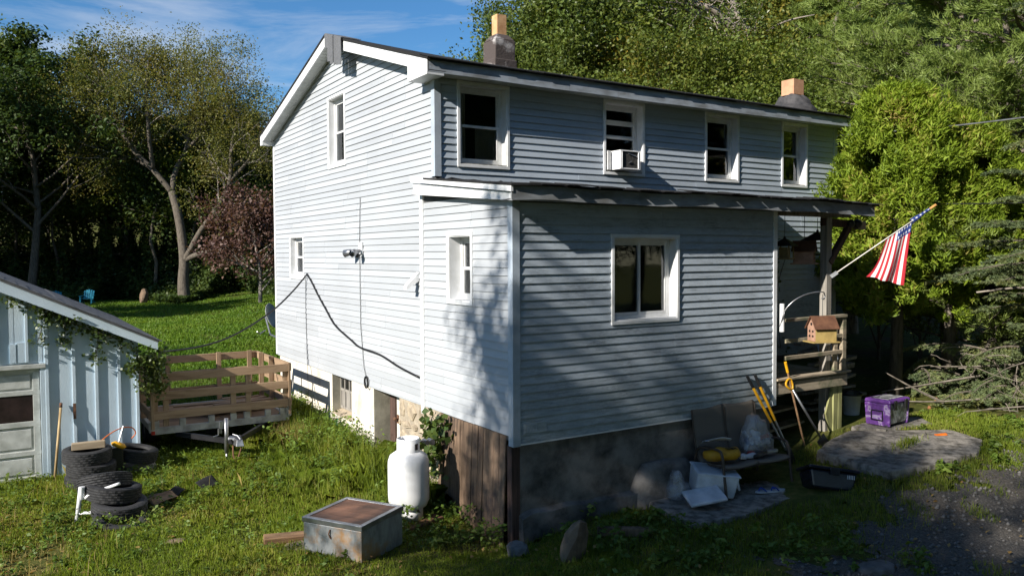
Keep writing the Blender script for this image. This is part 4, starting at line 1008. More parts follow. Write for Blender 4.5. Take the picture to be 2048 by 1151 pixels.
single(MB().box(-.32, .32, -.07, .07, 0, .075), "wood_plank", M['board_brown'], (-2.36, 1.12, gz(x_, y_)+.05), (R(8), R(2), R(-12)), "brown plank end sticking out left of the metal box", "plank", bevel=.006)
mb = MB().extrude([(-.25, -.12, 0), (.25, -.15, 0), (.22, .12, 0), (-.2, .14, 0)], (0, 0, .07))
single(mb, "wood_slab", M['board_pale'], (-2.28, .92, gz(x_, y_)-.01), (R(4), R(-5), R(-25)), "flat pale slab of split wood left of the metal box", "slab", bevel=.01)

# ================================================================== ROCKS, TIMBER STUMP, DEBRIS
M['rock'] = m_plain("brown_rock", (.22, .155, .10), (.09, .065, .045), .9, 5, 14, .8, rand=.15); M['rock_grey'] = m_plain("grey_rock", (.20, .19, .18), (.09, .085, .08), .9, 6, 16, .8, rand=.2)
def rock(name, loc, size, seed, mat, label, cat="rock", rot=(0, 0, 0), sub=2, rough=.22):
    bm = bmesh.new(); bmesh.ops.create_icosphere(bm, subdivisions=sub, radius=1); rd = random.Random(seed); d = [(Vector((rd.gauss(0, 1), rd.gauss(0, 1), rd.gauss(0, 1))).normalized(), rd.uniform(.55, .95)) for _ in range(9)]
    for v in bm.verts:
        c = v.co.copy()
        for n_, k in d:
            q = c.dot(n_)
            if q > k: c -= n_*(q-k)*.85
        v.co = Vector((c.x*size[0], c.y*size[1], c.z*size[2]))*(1+rd.uniform(-.02, .02))
    me = bpy.data.meshes.new(name); bm.to_mesh(me); bm.free(); me.materials.append(mat)
    o = linkmesh(name, me); at(o, loc, rot); return tag(o, label, cat)
rock("boulder", (.16, -.98, gz(.16, -.98)+.10), (.19, .15, .36), 3, M['rock'], "upright brown boulder below the front foundation corner", rot=(R(6), R(14), R(25)))
rock("stone", (-.22, -.42, gz(-.22, -.42)+.04), (.16, .14, .15), 5, M['rock_grey'], "rounded grey stone at the foot of the house corner")
rock("stone", (2.63, -3.02, gz(2.63, -3.02)-.01), (.26, .2, .10), 8, M['rock_grey'], "flat pale grey stone at the edge of the driveway, bottom of view")
rock("stone", (-3.52, 1.92, gz(-3.5, 1.9)-.01), (.16, .12, .05), 11, M['rock'], "small flat stone in the sunny lower left grass")
single(MB().beam((.78, -.62, gz(.8, -.6)+.07), (1.32, -.98, gz(1.3, -1)+.05), .10, .10), "timber", M['plank_brown'], (0, 0, 0), (0, 0, 0), "short weathered timber in the weeds near the slab", "timber", bevel=.01)

# ================================================================== CONCRETE SLABS
M['concrete'] = m_plain("worn_concrete", (.30, .272, .235), (.085, .076, .062), .95, 7.5, 60, 1.0, contrast=(.36, .6), rand=.05)
def slab(name, poly, z, th, label, seed, tilt=(0, 0)):
    cx = sum(p[0] for p in poly)/len(poly); cy = sum(p[1] for p in poly)/len(poly); rd = random.Random(seed)
    pts = []
    for (a, b) in zip(poly, poly[1:]+poly[:1]):
        n = max(2, int(math.hypot(b[0]-a[0], b[1]-a[1])/.07))
        for i in range(n): pts.append((a[0]+(b[0]-a[0])*i/n+rd.uniform(-.014, .014), a[1]+(b[1]-a[1])*i/n+rd.uniform(-.014, .014)))
    mb = MB(); n = len(pts); zt = lambda x, y: z+tilt[0]*(x-cx)+tilt[1]*(y-cy)
    rings = [(1.0, -th), (1.004, -th*.3), (.995, -.012), (.985, 0), (.6, .004), (.25, .002)]
    for s, dz_ in rings:
        for (x, y) in pts: mb.v.append((cx+(x-cx)*s-cx, cy+(y-cy)*s-cy, zt(x, y)+dz_+rd.uniform(-.003, .003)-z))
    for r in range(len(rings)-1):
        for i in range(n): mb.f.append((r*n+i, r*n+(i+1) % n, (r+1)*n+(i+1) % n, (r+1)*n+i))
    mb.f.append(tuple(range((len(rings)-1)*n, len(rings)*n)))
    o = mb.build(name, M['concrete'], None, fix=True); o.location = (cx, cy, z)
    return tag(o, label, "slab")
slab("concrete_slab", [(2.05, -.1), (1.86, -1.05), (2.7, -1.22), (3.55, -1.12), (4.35, -1.25), (4.6, -.55), (4.5, -.06)], -.975, .25, "broken concrete slab that the patio loveseat stands on", 1, (.03, .01))
slab("concrete_slab", [(4.95, -.55), (4.85, -1.75), (5.5, -1.95), (6.6, -2.02), (7.25, -1.75), (7.4, -1.15), (6.6, -.5), (6.2, -.2), (5.6, -.3)], -.575, .28, "larger concrete slab in front of the porch", 2, (.055, .02))
slab("concrete_slab", [(6.35, -.15), (6.55, -.6), (7.6, -.75), (7.9, -.35), (7.2, -.05)], -.50, .16, "thin concrete slab under the purple cooler", 3, (.01, .0))
SLABZ = -.965
# ================================================================== LOVESEAT BENCH
M['sling'] = m_plain("taupe_sling_fabric", (.17, .148, .122), (.125, .108, .09), .9, 260, 300, 0, rand=.02); M['bronze'] = m_plain("bronze_frame", (.07, .05, .038), (.04, .03, .024), .5, 8)
bench = thing("patio_loveseat", "taupe sling patio loveseat littered with bags against the front wall", "bench", (3.5, -.40, SLABZ), (0, 0, R(-3)))
def BP(mb, n, m, **k): return mb.build(n, m, bench, world=False, **k)
BW = .62
for s in (-1, 1):      # front leg + arm + rear leg loop
    p = [(s*BW, -.36, 0), (s*BW*1.0, -.31, .30), (s*BW, -.27, .56), (s*BW, -.18, .62), (s*BW, .10, .60), (s*BW, .22, .52), (s*BW*.99, .27, .3), (s*BW, .30, 0)]
    BP(MB().tube(catmull(p, 5), .019, 8), "arm_and_leg", M['bronze'], smooth=True)
MBs = [(-.33, .40), (-.28, .43), (-.05, .40), (.12, .385), (.19, .42), (.25, .55), (.30, .80), (.335, 1.02), (.35, 1.08), (.385, 1.10), (.41, 1.06)]
for (a, b) in ((-BW+.02, -.012), (.012, BW-.02)):
    mb = MB(); k = 10
    pr = catmull([(0, y, z) for y, z in MBs], 4)
    for i in range(k):
        x0 = a+(b-a)*i/k; x1 = a+(b-a)*(i+1)/k; sg = lambda x: -.022*math.sin(math.pi*(x-a)/(b-a))
        for q0, q1 in zip(pr[:-1], pr[1:]): mb.quad((x0, q0.y, q0.z+sg(x0)), (x1, q0.y, q0.z+sg(x1)), (x1, q1.y, q1.z+sg(x1)), (x0, q1.y, q1.z+sg(x0)))
    o = BP(mb, "sling_panel", M['sling'], smooth=True); sd = o.modifiers.new("solid", 'SOLIDIFY'); sd.thickness = .012
for x_ in (-BW+.02, 0, BW-.02): BP(MB().tube([(x_, q.y, q.z-.02) for q in pr], .014, 6), "side_rail", M['bronze'], smooth=True)
BP(MB().tube([(-BW, -.30, .37), (BW, -.30, .37)], .016, 8), "front_rail", M['bronze'])
BP(MB().tube([(-BW, .25, .38), (BW, .25, .38)], .016, 8), "rear_rail", M['bronze'])
# ---- clutter on it
def m_bag():
    m, t, p = new_mat("clear_plastic_bag"); t.nodes.remove(p); v = coords(t)
    tr = N(t, "ShaderNodeBsdfTransparent"); tr.inputs[0].default_value = (.86, .87, .9, 1); gl = N(t, "ShaderNodeBsdfGlossy"); gl.inputs["Roughness"].default_value = .12
    df = N(t, "ShaderNodeBsdfDiffuse"); df.inputs[0].default_value = (.75, .77, .82, 1)
    b = N(t, "ShaderNodeBump"); b.inputs["Strength"].default_value = 1; b.inputs["Distance"].default_value = .03; t.links.new(noise(t, v, 22, 4), b.inputs["Height"])
    t.links.new(b.outputs[0], gl.inputs["Normal"]); t.links.new(b.outputs[0], df.inputs["Normal"])
    m1 = N(t, "ShaderNodeMixShader"); m1.inputs[0].default_value = .20; m2 = N(t, "ShaderNodeMixShader"); m2.inputs[0].default_value = .16
    t.links.new(tr.outputs[0], m1.inputs[1]); t.links.new(df.outputs[0], m1.inputs[2]); t.links.new(m1.outputs[0], m2.inputs[1]); t.links.new(gl.outputs[0], m2.inputs[2])
    t.links.new(m2.outputs[0], t.nodes["Material Output"].inputs[0]); return m
M['bag'] = m_bag()
def crumple(name, loc, size, seed, mat, label, cat, sub=4, amp=.22, parent=None, knot=True):
    bm = bmesh.new(); bmesh.ops.create_icosphere(bm, subdivisions=sub, radius=1); rd = random.Random(seed)
    ds = [(Vector((rd.gauss(0, 1), rd.gauss(0, 1), rd.gauss(0, 1))).normalized(), rd.uniform(3, 9), rd.uniform(0, 6)) for _ in range(9)]
    for v in bm.verts:
        c = v.co; k = 1+sum(amp/5*math.sin(d.dot(c)*f+ph) for d, f, ph in ds)
        if knot and c.z > .75: k *= 1+.6*(c.z-.75)/.25*rd.uniform(.6, 1.2)
        z = max(c.z*k, -.55)
        v.co = Vector((c.x*k*size[0], c.y*k*size[1], (z+.55)*size[2]))
    me = bpy.data.meshes.new(name); bm.to_mesh(me); bm.free(); me.materials.append(mat); me.polygons.foreach_set("use_smooth", [True]*len(me.polygons))
    o = linkmesh(name, me, parent); o.location = loc
    return tag(o, label, cat) if label else o
SEAT = SLABZ+.44
bag = thing("trash_bag", "clear plastic bag of empties on the right of the loveseat", "bag", (3.86, -.36, SEAT))
crumple("bag_film", (0, 0, 0), (.27, .20, .24), 4, M['bag'], None, None, parent=bag)
rd = random.Random(3); M['can_blue'] = m_plain("blue_print", (.03, .12, .35), (.02, .08, .22), .35); M['can_white'] = m_plain("pale_container", (.62, .62, .62), (.45, .45, .45), .4); M['can_red'] = m_plain("red_print", (.45, .05, .03), (.3, .03, .02), .4)
for k in range(16):
    p = Vector((rd.uniform(-.16, .16), rd.uniform(-.10, .10), rd.uniform(.06, .27))); d = Vector((rd.gauss(0, 1), rd.gauss(0, 1), rd.gauss(0, .7))).normalized()*.06
    MB().tube([p-d, p-d*.9, p+d*.9, p+d], [.024, .031, .031, .024], 10).build("container", M[rd.choice(['can_blue', 'can_white', 'can_white', 'can_white', 'can_red'])], bag, world=False)
M['sack_yellow'] = m_plain("yellow_sack", (.55, .30, .02), (.38, .19, .012), .55, 6, 20, .5)
ysk = thing("paper_sack", "yellow sack with black print slumped on the left of the loveseat", "sack", (3.06, -.46, SEAT), (0, 0, R(-12)))
mb = MB(); n = 12; k = 8
for i in range(n+1):
    u = i/n-.5
    for j in range(k):
        a = 2*math.pi*j/k; sq = 1-abs(u*2)**6*.5
        mb.v.append((u*.52, math.cos(a)*.14*sq+.015*math.sin(9*u+a), .085+math.sin(a)*.085*sq+.015*math.sin(11*u+2*a)))
for i in range(n):
    for j in range(k): mb.f.append((i*k+j, i*k+(j+1) % k, (i+1)*k+(j+1) % k, (i+1)*k+j))
mb.f.append(tuple(range(k))); mb.f.append(tuple(range(n*k, n*k+k))); mb.build("sack", M['sack_yellow'], ysk, world=False, smooth=True)
mb = MB()
for (a, b) in ((.03, .05), (.09, .12), (.15, .17)): mb.box(a, b, -.11, -.02, .164, .170)
mb.box(.03, .17, -.07, -.05, .170, .174); mb.build("printing", M['plastic_black'], ysk, world=False)
M['paper_white'] = m_plain("white_paper", (.60, .62, .66), (.45, .46, .5), .7, 6, 20, .2)
def sheet(loc, rot, sx, sy, curl, mat, label, cat, name):
    mb = MB(); n = 10
    for i in range(n):
        for j in range(n):
            q = [(-sx/2+sx*(i+a)/n, -sy/2+sy*(j+b)/n) for a, b in ((0, 0), (1, 0), (1, 1), (0, 1))]
            mb.quad(*[(x, y, curl*math.sin(3.1*x/sx+1)+curl*.7*math.sin(5*y/sy)) for x, y in q])
    o = mb.build(name, mat, None, smooth=True); sd = o.modifiers.new("solid", 'SOLIDIFY'); sd.thickness = .006
    at(o, loc, rot); return tag(o, label, cat)
sheet((3.12, -.30, SEAT+.23), (R(-28), R(6), R(-20)), .34, .24, .03, M['paper_white'], "pale crumpled wrapper above the yellow sack", "wrapper", "wrapper")
rd = random.Random(12)
cut = [((3.52, -.56), 'paper_white', .16, .05, "white strip of litter at the seat front"), ((3.66, -.60), 'plastic_black', .30, .06, "long dark tool lying on the loveseat seat"), ((3.60, -.48), 'can_red', .10, .06, "small red packet beside the bag of empties"), ((3.95, -.56), 'steel', .22, .035, "grey metal tool in front of the bag of empties"), ((4.06, -.34), 'plastic_black', .18, .16, "black lump of gear right of the bag of empties"), ((3.40, -.52), 'paper_white', .14, .08, "white crumpled scrap between sack and bag")]
for (x_, y_), mm, sx, sy, lb in cut:
    o = crumple("litter_piece", (x_, y_, SEAT-.01), (sx*.6, sy*.6, .045), rd.randint(1, 99), M[mm], lb, "litter", sub=3, knot=False)
    o.rotation_euler = (0, 0, rd.uniform(-.6, .6))
# ---- white cooler and its lid, plastic bag, sandals, tote
wc = thing("cooler", "white cooler tipped on its side beside the loveseat leg", "cooler", (2.88, -.46, SLABZ+.17), (R(9), R(7), R(-28)))
mb = MB(); mb.hexa([(-.27, -.17, -.15), (.27, -.17, -.15), (.27, .17, -.15), (-.27, .17, -.15), (-.29, -.19, .17), (.29, -.19, .17), (.29, .19, .17), (-.29, .19, .17)])
mb.build("body", M['cooler_white'], wc, world=False, bevel=.03)
MB().box(-.30, .30, -.20, .20, .165, .185).build("rim", M['cooler_white'], wc, world=False, bevel=.008)
MB().box(-.255, .255, -.155, .155, .1855, .189).build("inner_well", M['trim_grey'], wc, world=False)
mb = MB().tube([(.285, -.13, .10), (.33, -.13, -.02), (.33, .13, -.02), (.285, .13, .10)], .013, 7); mb.build("handle", M['cooler_white'], wc, world=False)
mb = MB().box(-.25, .25, -.18, .18, 0, .045); mb.xform(Matrix.Translation((2.52, -.66, SLABZ+.07)) @ Matrix.Rotation(R(-24), 4, 'Z') @ Matrix.Rotation(R(-8), 4, 'Y') @ Matrix.Rotation(R(14), 4, 'X')); mb.build("lid", M['cooler_white'], wc, bevel=.018)
crumple("plastic_bag", (2.43, -.26, SLABZ-.02), (.17, .14, .17), 9, M['bag'], "crumpled pale plastic bag left of the white cooler", "bag")
M['sandal_white'] = m_plain("pale_sandal_sole", (.55, .58, .62), (.4, .42, .45), .6); M['sandal_blue'] = m_plain("blue_strap", (.02, .06, .35), (.012, .04, .22), .5)
for k, (x_, y_, rz) in enumerate(((3.50, -.82, R(65)), (3.66, -.88, R(80)))):
    s_ = thing("sandal", ("left" if k == 0 else "right")+" one of the two blue-strapped sandals on the slab", "sandal", (x_, y_, SLABZ+.012+.02*(x_-3.3)), (0, 0, rz), "pair of sandals")
    out = [(.045*math.sin(a)*(1.0 if math.cos(a) > 0 else .85), .14*math.cos(a), 0) for a in [2*math.pi*i/18 for i in range(18)]]
    MB().extrude(out, (0, 0, .022)).build("sole", M['sandal_white'], s_, world=False)
    mb = MB(); mb.tube(catmull([(-.045, .0, .02), (-.03, .04, .06), (0, .075, .055), (0, .09, .02)], 4), .010, 6); mb.tube(catmull([(.045, .0, .02), (.03, .04, .06), (0, .075, .055)], 4), .010, 6); mb.build("strap", M['sandal_blue'], s_, world=False)
tote = thing("storage_tote", "black plastic tote tipped over beside the loveseat", "tote", (4.20, -1.28, -.93), (R(-22), R(8), R(-33)))
mb = MB(); mb.hexa([(-.27, -.18, .0), (.27, -.18, .0), (.27, .18, .0), (-.27, .18, .0), (-.32, -.22, .24), (.32, -.22, .24), (.32, .22, .24), (-.32, .22, .24)]); mb.build("body", M['plastic_navy'], tote, world=False, bevel=.03)
MB().box(-.345, .345, -.245, .245, .245, .29).build("lid", M['plastic_navy'], tote, world=False, bevel=.015)
mb = MB()
for k in range(5): mb.box(.18+.022*k, .188+.022*k, -.219, -.205, .16, .21)
mb.build("label_marks", M['paper_white'], tote, world=False)
MB().box(-.06, .06, -.26, -.235, .18, .28).build("latch", M['plastic_black'], tote, world=False, bevel=.006)

# ================================================================== LOPPERS, SHOVELS
lop = thing("bolt_cutter", "long yellow and black handled cutters leaning on the front wall", "cutters", (4.62, -.30, -.93))
for (a, b) in (((3.99, -.06, .50), (4.56, -.30, -.62)), ((4.16, -.06, .50), (4.62, -.28, -.60))):
    a = Vector(a); b = Vector(b)
    MB().tube([a, a.lerp(b, .16)], .023, 10).build("grip", M['plastic_black'], lop); MB().tube([a.lerp(b, .16), a.lerp(b, .62)], .021, 10).build("handle", M['yellow'], lop); MB().tube([a.lerp(b, .62), b], .017, 10).build("shank", M['steel'], lop)
MB().extrude([(4.53, -.31, -.58), (4.65, -.31, -.58), (4.76, -.36, -.88), (4.70, -.36, -.92), (4.62, -.34, -.74)], (0, .03, .0)).build("jaw", M['plastic_black'], lop)
sh = thing("shovel", "shovel with yellow D-shaped grip leaning by the porch", "shovel", (5.55, -.30, gz(5.5, -.3)))
a = Vector((4.93, -.12, .22)); b = Vector((5.42, -.26, -.55)); d = (a-b).normalized()
MB().tube([a, b], .018, 9).build("shaft", M['steel'], sh, smooth=True)
s2 = Vector((.8, -.5, .35)).cross(d).normalized(); s2 = Vector((1, 0, 0))-d*d.x; s2.normalize()
MB().tube(catmull([a, a+d*.05+s2*.05, a+d*.14+s2*.07, a+d*.17, a+d*.14-s2*.07, a+d*.05-s2*.05, a], 4), .016, 8).build("grip", M['yellow'], sh, smooth=True)
nn = d.cross(s2).normalized(); pb_ = []
for (u, v) in ((-.10, 0), (-.11, -.20), (-.06, -.28), (0, -.31), (.06, -.28), (.11, -.20), (.10, 0)): pb_.append(tuple(b+s2*u+d*v))
MB().extrude(pb_, nn*.012).build("blade", M['plastic_black'], sh)
rk = thing("rake_handle", "orange-tipped wooden handle leaning behind the D-grip shovel", "tool handle", (5.35, .02, gz(5.3, 0)))
a = Vector((4.86, -.04, .63)); b = Vector((5.38, .0, gz(5.4, 0)))
MB().tube([a, a.lerp(b, .12)], .022, 9).build("tip", M['yellow'], rk); MB().tube([a.lerp(b, .12), b], .016, 9).build("shaft", M['board_brown'], rk)
# bucket, flower pot and lumber by the porch
bk = thing("bucket", "pale bucket with a dark lid behind the porch post", "bucket", (7.35, .55, gz(7.35, .55)))
MB().lathe([(.13, 0), (.16, .34), (.17, .34), (.17, .36), (.15, .36), (.12, .02), (.001, .02)], 24).build("pail", M['cooler_white'], bk, world=False, smooth=True)
MB().lathe([(.001, .42), (.10, .42), (.18, .37), (.18, .345), (.172, .345)], 24).build("lid", M['plastic_navy'], bk, world=False)
lm = thing("lumber_pile", "untidy pile of old boards stacked behind the porch rail", "lumber", (7.6, 1.6, gz(7.6, 1.6)))
rd = random.Random(31)
for k in range(16):
    x_ = 6.75+rd.uniform(0, .25); z0 = gz(7.5, 1.4)+.06+.075*k+rd.uniform(-.02, .02)
    MB().beam((x_, 1.0+rd.uniform(-.2, .3), z0), (8.5+rd.uniform(-.3, .3), 1.3+rd.uniform(-.2, .4), z0+rd.uniform(-.05, .08)), rd.uniform(.12, .24), .045).build("board", M['porch_post'], lm)
sheet((6.75, .55, .55), (R(25), R(20), R(-30)), .42, .5, .05, M['trim_grey'], "grey tarp scrap draped on the lumber by the rail", "tarp", "tarp")

# ================================================================== PURPLE COOLER
def m_camo():
    m, t, p = new_mat("purple_swirl_plastic"); v = coords(t)
    n = noise(t, v, 3.2, 3, .5, 2.2)
    c = ramp(t, [(.30, (.10, .10, .11)), (.40, (.13, .05, .24)), (.52, (.21, .075, .38)), (.60, (.5, .43, .58)), (.66, (.2, .07, .38)), (.78, (.45, .45, .5))], n)
    t.links.new(c, p.inputs["Base Color"]); p.inputs["Roughness"].default_value = .4; return m
def m_camo2():
    m, t, p = new_mat("grey_swirl_plastic"); v = coords(t)
    n = noise(t, v, 3.0, 3, .5, 2.5)
    c = ramp(t, [(.32, (.025, .025, .027)), (.46, (.20, .20, .205)), (.54, (.55, .55, .56)), (.62, (.22, .22, .225)), (.74, (.04, .04, .042))], n)
    t.links.new(c, p.inputs["Base Color"]); p.inputs["Roughness"].default_value = .4; return m
M['purple'] = m_plain("purple_plastic", (.22, .08, .38), (.14, .05, .26), .4, 4, 40, .05); M['camo'] = m_camo(); M['camo2'] = m_camo2()
pcz = -.49
pc = thing("cooler", "purple and grey swirl-patterned hard cooler on the slab by the porch", "cooler", (6.98, -.36, pcz), (0, 0, R(4)))
PX, PY, PH = .29, .20, .36
def PC(mb, n, m, bev=.012): return mb.build(n, m, pc, world=False, bevel=bev)
PC(MB().hexa([(-PX*.93, -PY*.93, .03), (PX*.93, -PY*.93, .03), (PX*.93, PY*.93, .03), (-PX*.93, PY*.93, .03), (-PX, -PY, PH), (PX, -PY, PH), (PX, PY, PH), (-PX, PY, PH)]), "body", M['camo2'], .025)
for sx in (-1, 1): PC(MB().hexa([(sx*PX*.93-.025, -PY*.93-.012, .0), (sx*PX*.93+.02, -PY*.93-.012, .0), (sx*PX*.93+.02, PY*.93+.012, .0), (sx*PX*.93-.025, PY*.93+.012, .0), (sx*PX-.03, -PY-.014, PH), (sx*PX+.02, -PY-.014, PH), (sx*PX+.02, PY+.014, PH), (sx*PX-.03, PY+.014, PH)]), "end_panel", M['camo'], .015)
PC(MB().hexa([(-PX-.03, -PY-.02, PH+.004), (PX+.03, -PY-.02, PH+.004), (PX+.03, PY+.02, PH+.004), (-PX-.03, PY+.02, PH+.004), (-PX-.02, -PY-.01, PH+.065), (PX+.02, -PY-.01, PH+.065), (PX+.02, PY+.01, PH+.065), (-PX-.02, PY+.01, PH+.065)]), "lid", M['purple'], .02)
PC(MB().box(-PX*.85, PX*.85, -PY*.75, PY*.75, PH+.066, PH+.074), "lid_pad", M['camo2'], .003)
for sx in (-1, 1):
    x_ = sx*(PX+.024)
    mb = MB()
    for (a, b, c, d) in ((-.10, .10, .235, .25), (-.10, .10, .085, .10), (-.10, -.085, .1, .235), (.085, .10, .1, .235)): mb.box(x_-.012, x_+.012, a, b, c, d)
    PC(mb, "handle", M['plastic_black'], .004)
for x_ in (-.16, .16): PC(MB().box(x_-.035, x_+.035, -PY-.036, -PY-.010, PH-.10, PH+.05), "latch", M['plastic_black'], .006)
obj_o = MB().tube([(-.10, 0, 0), (.08, 0, 0), (.10, 0, 0)], [.032, .032, .02], 14); MBo = obj_o
single(obj_o, "orange_tube", M['orange'], (6.93, -1.28, -.515), (0, R(-3), R(-22)), "orange plastic tube lying on the larger concrete slab", "tube")

# ================================================================== SHED (garage)
def m_shed():
    m, t, p = new_mat("pale_blue_peeling_paint")
    v = coords(t); n1 = noise(t, coords(t, (4, 4, 1)), 4, 8, .75); n2 = noise(t, v, 60, 5, .7); n3 = noise(t, v, 1.2, 5, .6)
    c = ramp(t, [(.3, (.42, .52, .60)), (.7, (.55, .65, .72))], n3)
    c = mixc(t, ramp(t, [(.62, (0, 0, 0)), (.72, (1, 1, 1))], n1), c, (.30, .33, .34))
    c = scale_col(t, c, objrand(t, .93, 1.05))
    t.links.new(c, p.inputs["Base Color"]); p.inputs["Roughness"].default_value = .7
    bump(t, p, n2, .5, .008); return m
M['shed'] = m_shed(); M['gdoor'] = m_plain("dirty_white_garage_door", (.60, .61, .58), (.36, .37, .34), .65, 4, 30, .15)
M['dark_pane'] = m_plain("dark_dirty_pane", (.035, .022, .022), (.018, .012, .012), .25, 6, 40, .05)
SY = 6.0; SX1 = -3.33
shed = thing("shed", "pale blue board-and-batten garage shed with shingled roof and ivy", "shed", (-5.8, 9.0, -1.1))
sroof = lambda x: 1.93-.486*(x+5.17) if x > -6.6 else 1.93-.486*(-6.6+5.17)+.486*(x+6.6)
mb = MB()
for a, b in ((SX1-.12, SX1), (-4.70, SX1-.12)):
    mb.hexa([(a, SY, -1.25), (b, SY, -1.25), (b, SY+.1, -1.25), (a, SY+.1, -1.25), (a, SY, sroof(a)-.06), (b, SY, sroof(b)-.06), (b, SY+.1, sroof(b)-.06), (a, SY+.1, sroof(a)-.06)])
for a, b in ((-6.6, -4.70), (-8.5, -6.6)):
    mb.hexa([(a, SY, .66), (b, SY, .66), (b, SY+.1, .66), (a, SY+.1, .66), (a, SY, sroof(a)-.06), (b, SY, sroof(b)-.06), (b, SY+.1, sroof(b)-.06), (a, SY+.1, sroof(a)-.06)])
swall = mb.build("front_wall", M['shed'], shed)
mb = MB().box(SX1-.10, SX1-.001, SY+.1, 12.0, -1.25, sroof(SX1)-.06); mb.box(-9.87, -9.77, SY, 12, -1.25, sroof(-9.87)-.06); mb.box(-9.77, SX1-.1, 11.9, 12, -1.25, .6); mb.box(-9.77, -8.5, SY, SY+.1, -1.25, 1.0); mb.build("side_wall", M['shed'], shed)
# wide boards with joints, each its own piece, and the proud battens over them
bat = [SX1-.03, -3.62, -3.94, -4.25, -4.61]
for x0, x1 in ((-3.62, SX1), (-3.94, -3.62), (-4.25, -3.94), (-4.66, -4.25)):
    for k in range(1):
        MB().hexa([(x0+.004, SY-.018, -1.2), (x1-.004, SY-.018, -1.2), (x1-.004, SY-.0005, -1.2), (x0+.004, SY-.0005, -1.2), (x0+.004, SY-.018, sroof(x0)-.08), (x1-.004, SY-.018, sroof(x1)-.08), (x1-.004, SY-.0005, sroof(x1)-.08), (x0+.004, SY-.0005, sroof(x0)-.08)]).build("wall_board", M['shed'], swall)
for x0, x1 in ((-4.86, -4.66), (-5.02, -4.86), (-5.22, -5.02), (-5.5, -5.22), (-5.85, -5.5), (-6.2, -5.85), (-6.6, -6.2)):
    MB().hexa([(x0+.004, SY-.018-.004*(x0 < -5), .68), (x1-.004, SY-.018, .68), (x1-.004, SY-.0005, .68), (x0+.004, SY-.0005, .68), (x0+.004, SY-.018, sroof(x0)-.08), (x1-.004, SY-.018, sroof(x1)-.08), (x1-.004, SY-.0005, sroof(x1)-.08), (x0+.004, SY-.0005, sroof(x0)-.08)]).build("wall_board", M['shed'], swall)
for i, b in enumerate(bat):
    z0 = -1.15
    MB().box(b-.024, b+.024, SY-.050, SY-.0185, z0, sroof(b)-.10).build("batten", M['shed'], swall, bevel=.004)
for b, z0 in ((-4.86, .70), (-5.22, .70)): MB().box(b-.02, b+.02, SY-.046, SY-.0185, z0, sroof(b)-.10).build("batten", M['shed'], swall, bevel=.004)
MB().box(-5.08, -5.00, SY-.04, SY-.0185, .70, .98).build("patch_board", M['shed'], swall); MB().box(-4.99, -4.88, SY-.035, SY-.0185, .70, 1.0).build("patch_board", M['shed'], swall)
MB().box(-4.275, -4.235, SY-.056, SY-.0505, -.22, .02).build("hinge_plate", M['rust'], shed)
# door casing and panelled door
MB().box(-4.70, -4.62, SY-.045, SY+.02, -1.15, .685).build("door_casing", M['shed'], shed, bevel=.004)
MB().box(-7.3, -4.625, SY-.06, SY+.0, .60, .665).build("door_head", M['gdoor'], shed, bevel=.004)
gd = MB().box(-7.2, -4.705, SY+.03, SY+.06, -1.15, .60).build("garage_door", M['gdoor'], shed)
fr_ = MB()
for z0, z1 in ((.53, .595), (.20, .27), (-.28, -.20), (-.72, -.65), (-1.12, -1.04)): fr_.box(-7.2, -4.706, SY+.005, SY+.03, z0, z1)
for x0 in (-4.80, -5.9, -7.1):
    for z0, z1 in ((-1.04, -.72), (-.65, -.28), (-.20, .20), (.27, .53)): fr_.box(x0, x0+.09, SY+.005, SY+.0299, z0, z1)
fr_.build("door_rail", M['gdoor'], gd, bevel=.004)
for x0, x1 in ((-5.81, -4.80), (-7.01, -5.9)): MB().box(x0, x1, SY+.018, SY+.026, -.20, .20).build("door_pane", M['dark_pane'], gd)
for x0, x1 in ((-5.78, -4.83), (-6.98, -5.93)):
    for z0, z1 in ((-1.0, -.76), (-.61, -.32), (.30, .50)): MB().box(x0, x1, SY+.016, SY+.030, z0, z1).build("door_panel", M['gdoor'], gd, bevel=.006)
# roof
mb = MB()
for (xa, xb) in ((-3.06, -6.6), (-6.6, -10.14)):
    za, zb_ = sroof(xa), sroof(xb)
    mb.hexa([(xa, 5.76, za), (xb, 5.76, zb_), (xb, 12.2, zb_), (xa, 12.2, za), (xa, 5.76, za+.035), (xb, 5.76, zb_+.035), (xb, 12.2, zb_+.035), (xa, 12.2, za+.035)])
srf = mb.build("roof", M['shingle_lt'], shed)
rd = random.Random(2); x_ = -3.02; row = 0
while x_ > -5.6:          # shingle courses on the near end of the slope
    y_ = 5.74-rd.uniform(0, .03)-.15*(row % 2)*0
    while y_ < 12.1:
        ln = rd.uniform(.30, .36); xb = x_-.30; z0 = sroof(x_)+.045+rd.uniform(0, .006); z1 = sroof(xb)+.038
        MB().hexa([(x_, y_, z0-.012), (x_, y_+ln-.006, z0-.012), (xb, y_+ln-.006, z1-.004), (xb, y_, z1-.004), (x_, y_, z0), (x_, y_+ln-.006, z0), (xb, y_+ln-.006, z1+.004), (xb, y_, z1+.004)]).build("shingle", M['shingle_lt'], srf); y_ += ln
        if y_ > 7.5 and x_ < -4.2: break
    x_ -= .15; row += 1
mb = MB()
for (xa, xb) in ((-3.07, -6.6), (-6.6, -10.1)):
    za, zb_ = sroof(xa), sroof(xb); mb = MB()
    mb.hexa([(xa, 5.78, za-.125), (xb, 5.78, zb_-.19), (xb, 5.81, zb_-.19), (xa, 5.81, za-.125), (xa, 5.78, za-.002), (xb, 5.78, zb_-.002), (xb, 5.81, zb_-.002), (xa, 5.81, za-.002)])
    mb.build("rake_board", M['shed'], shed)
mb = MB()
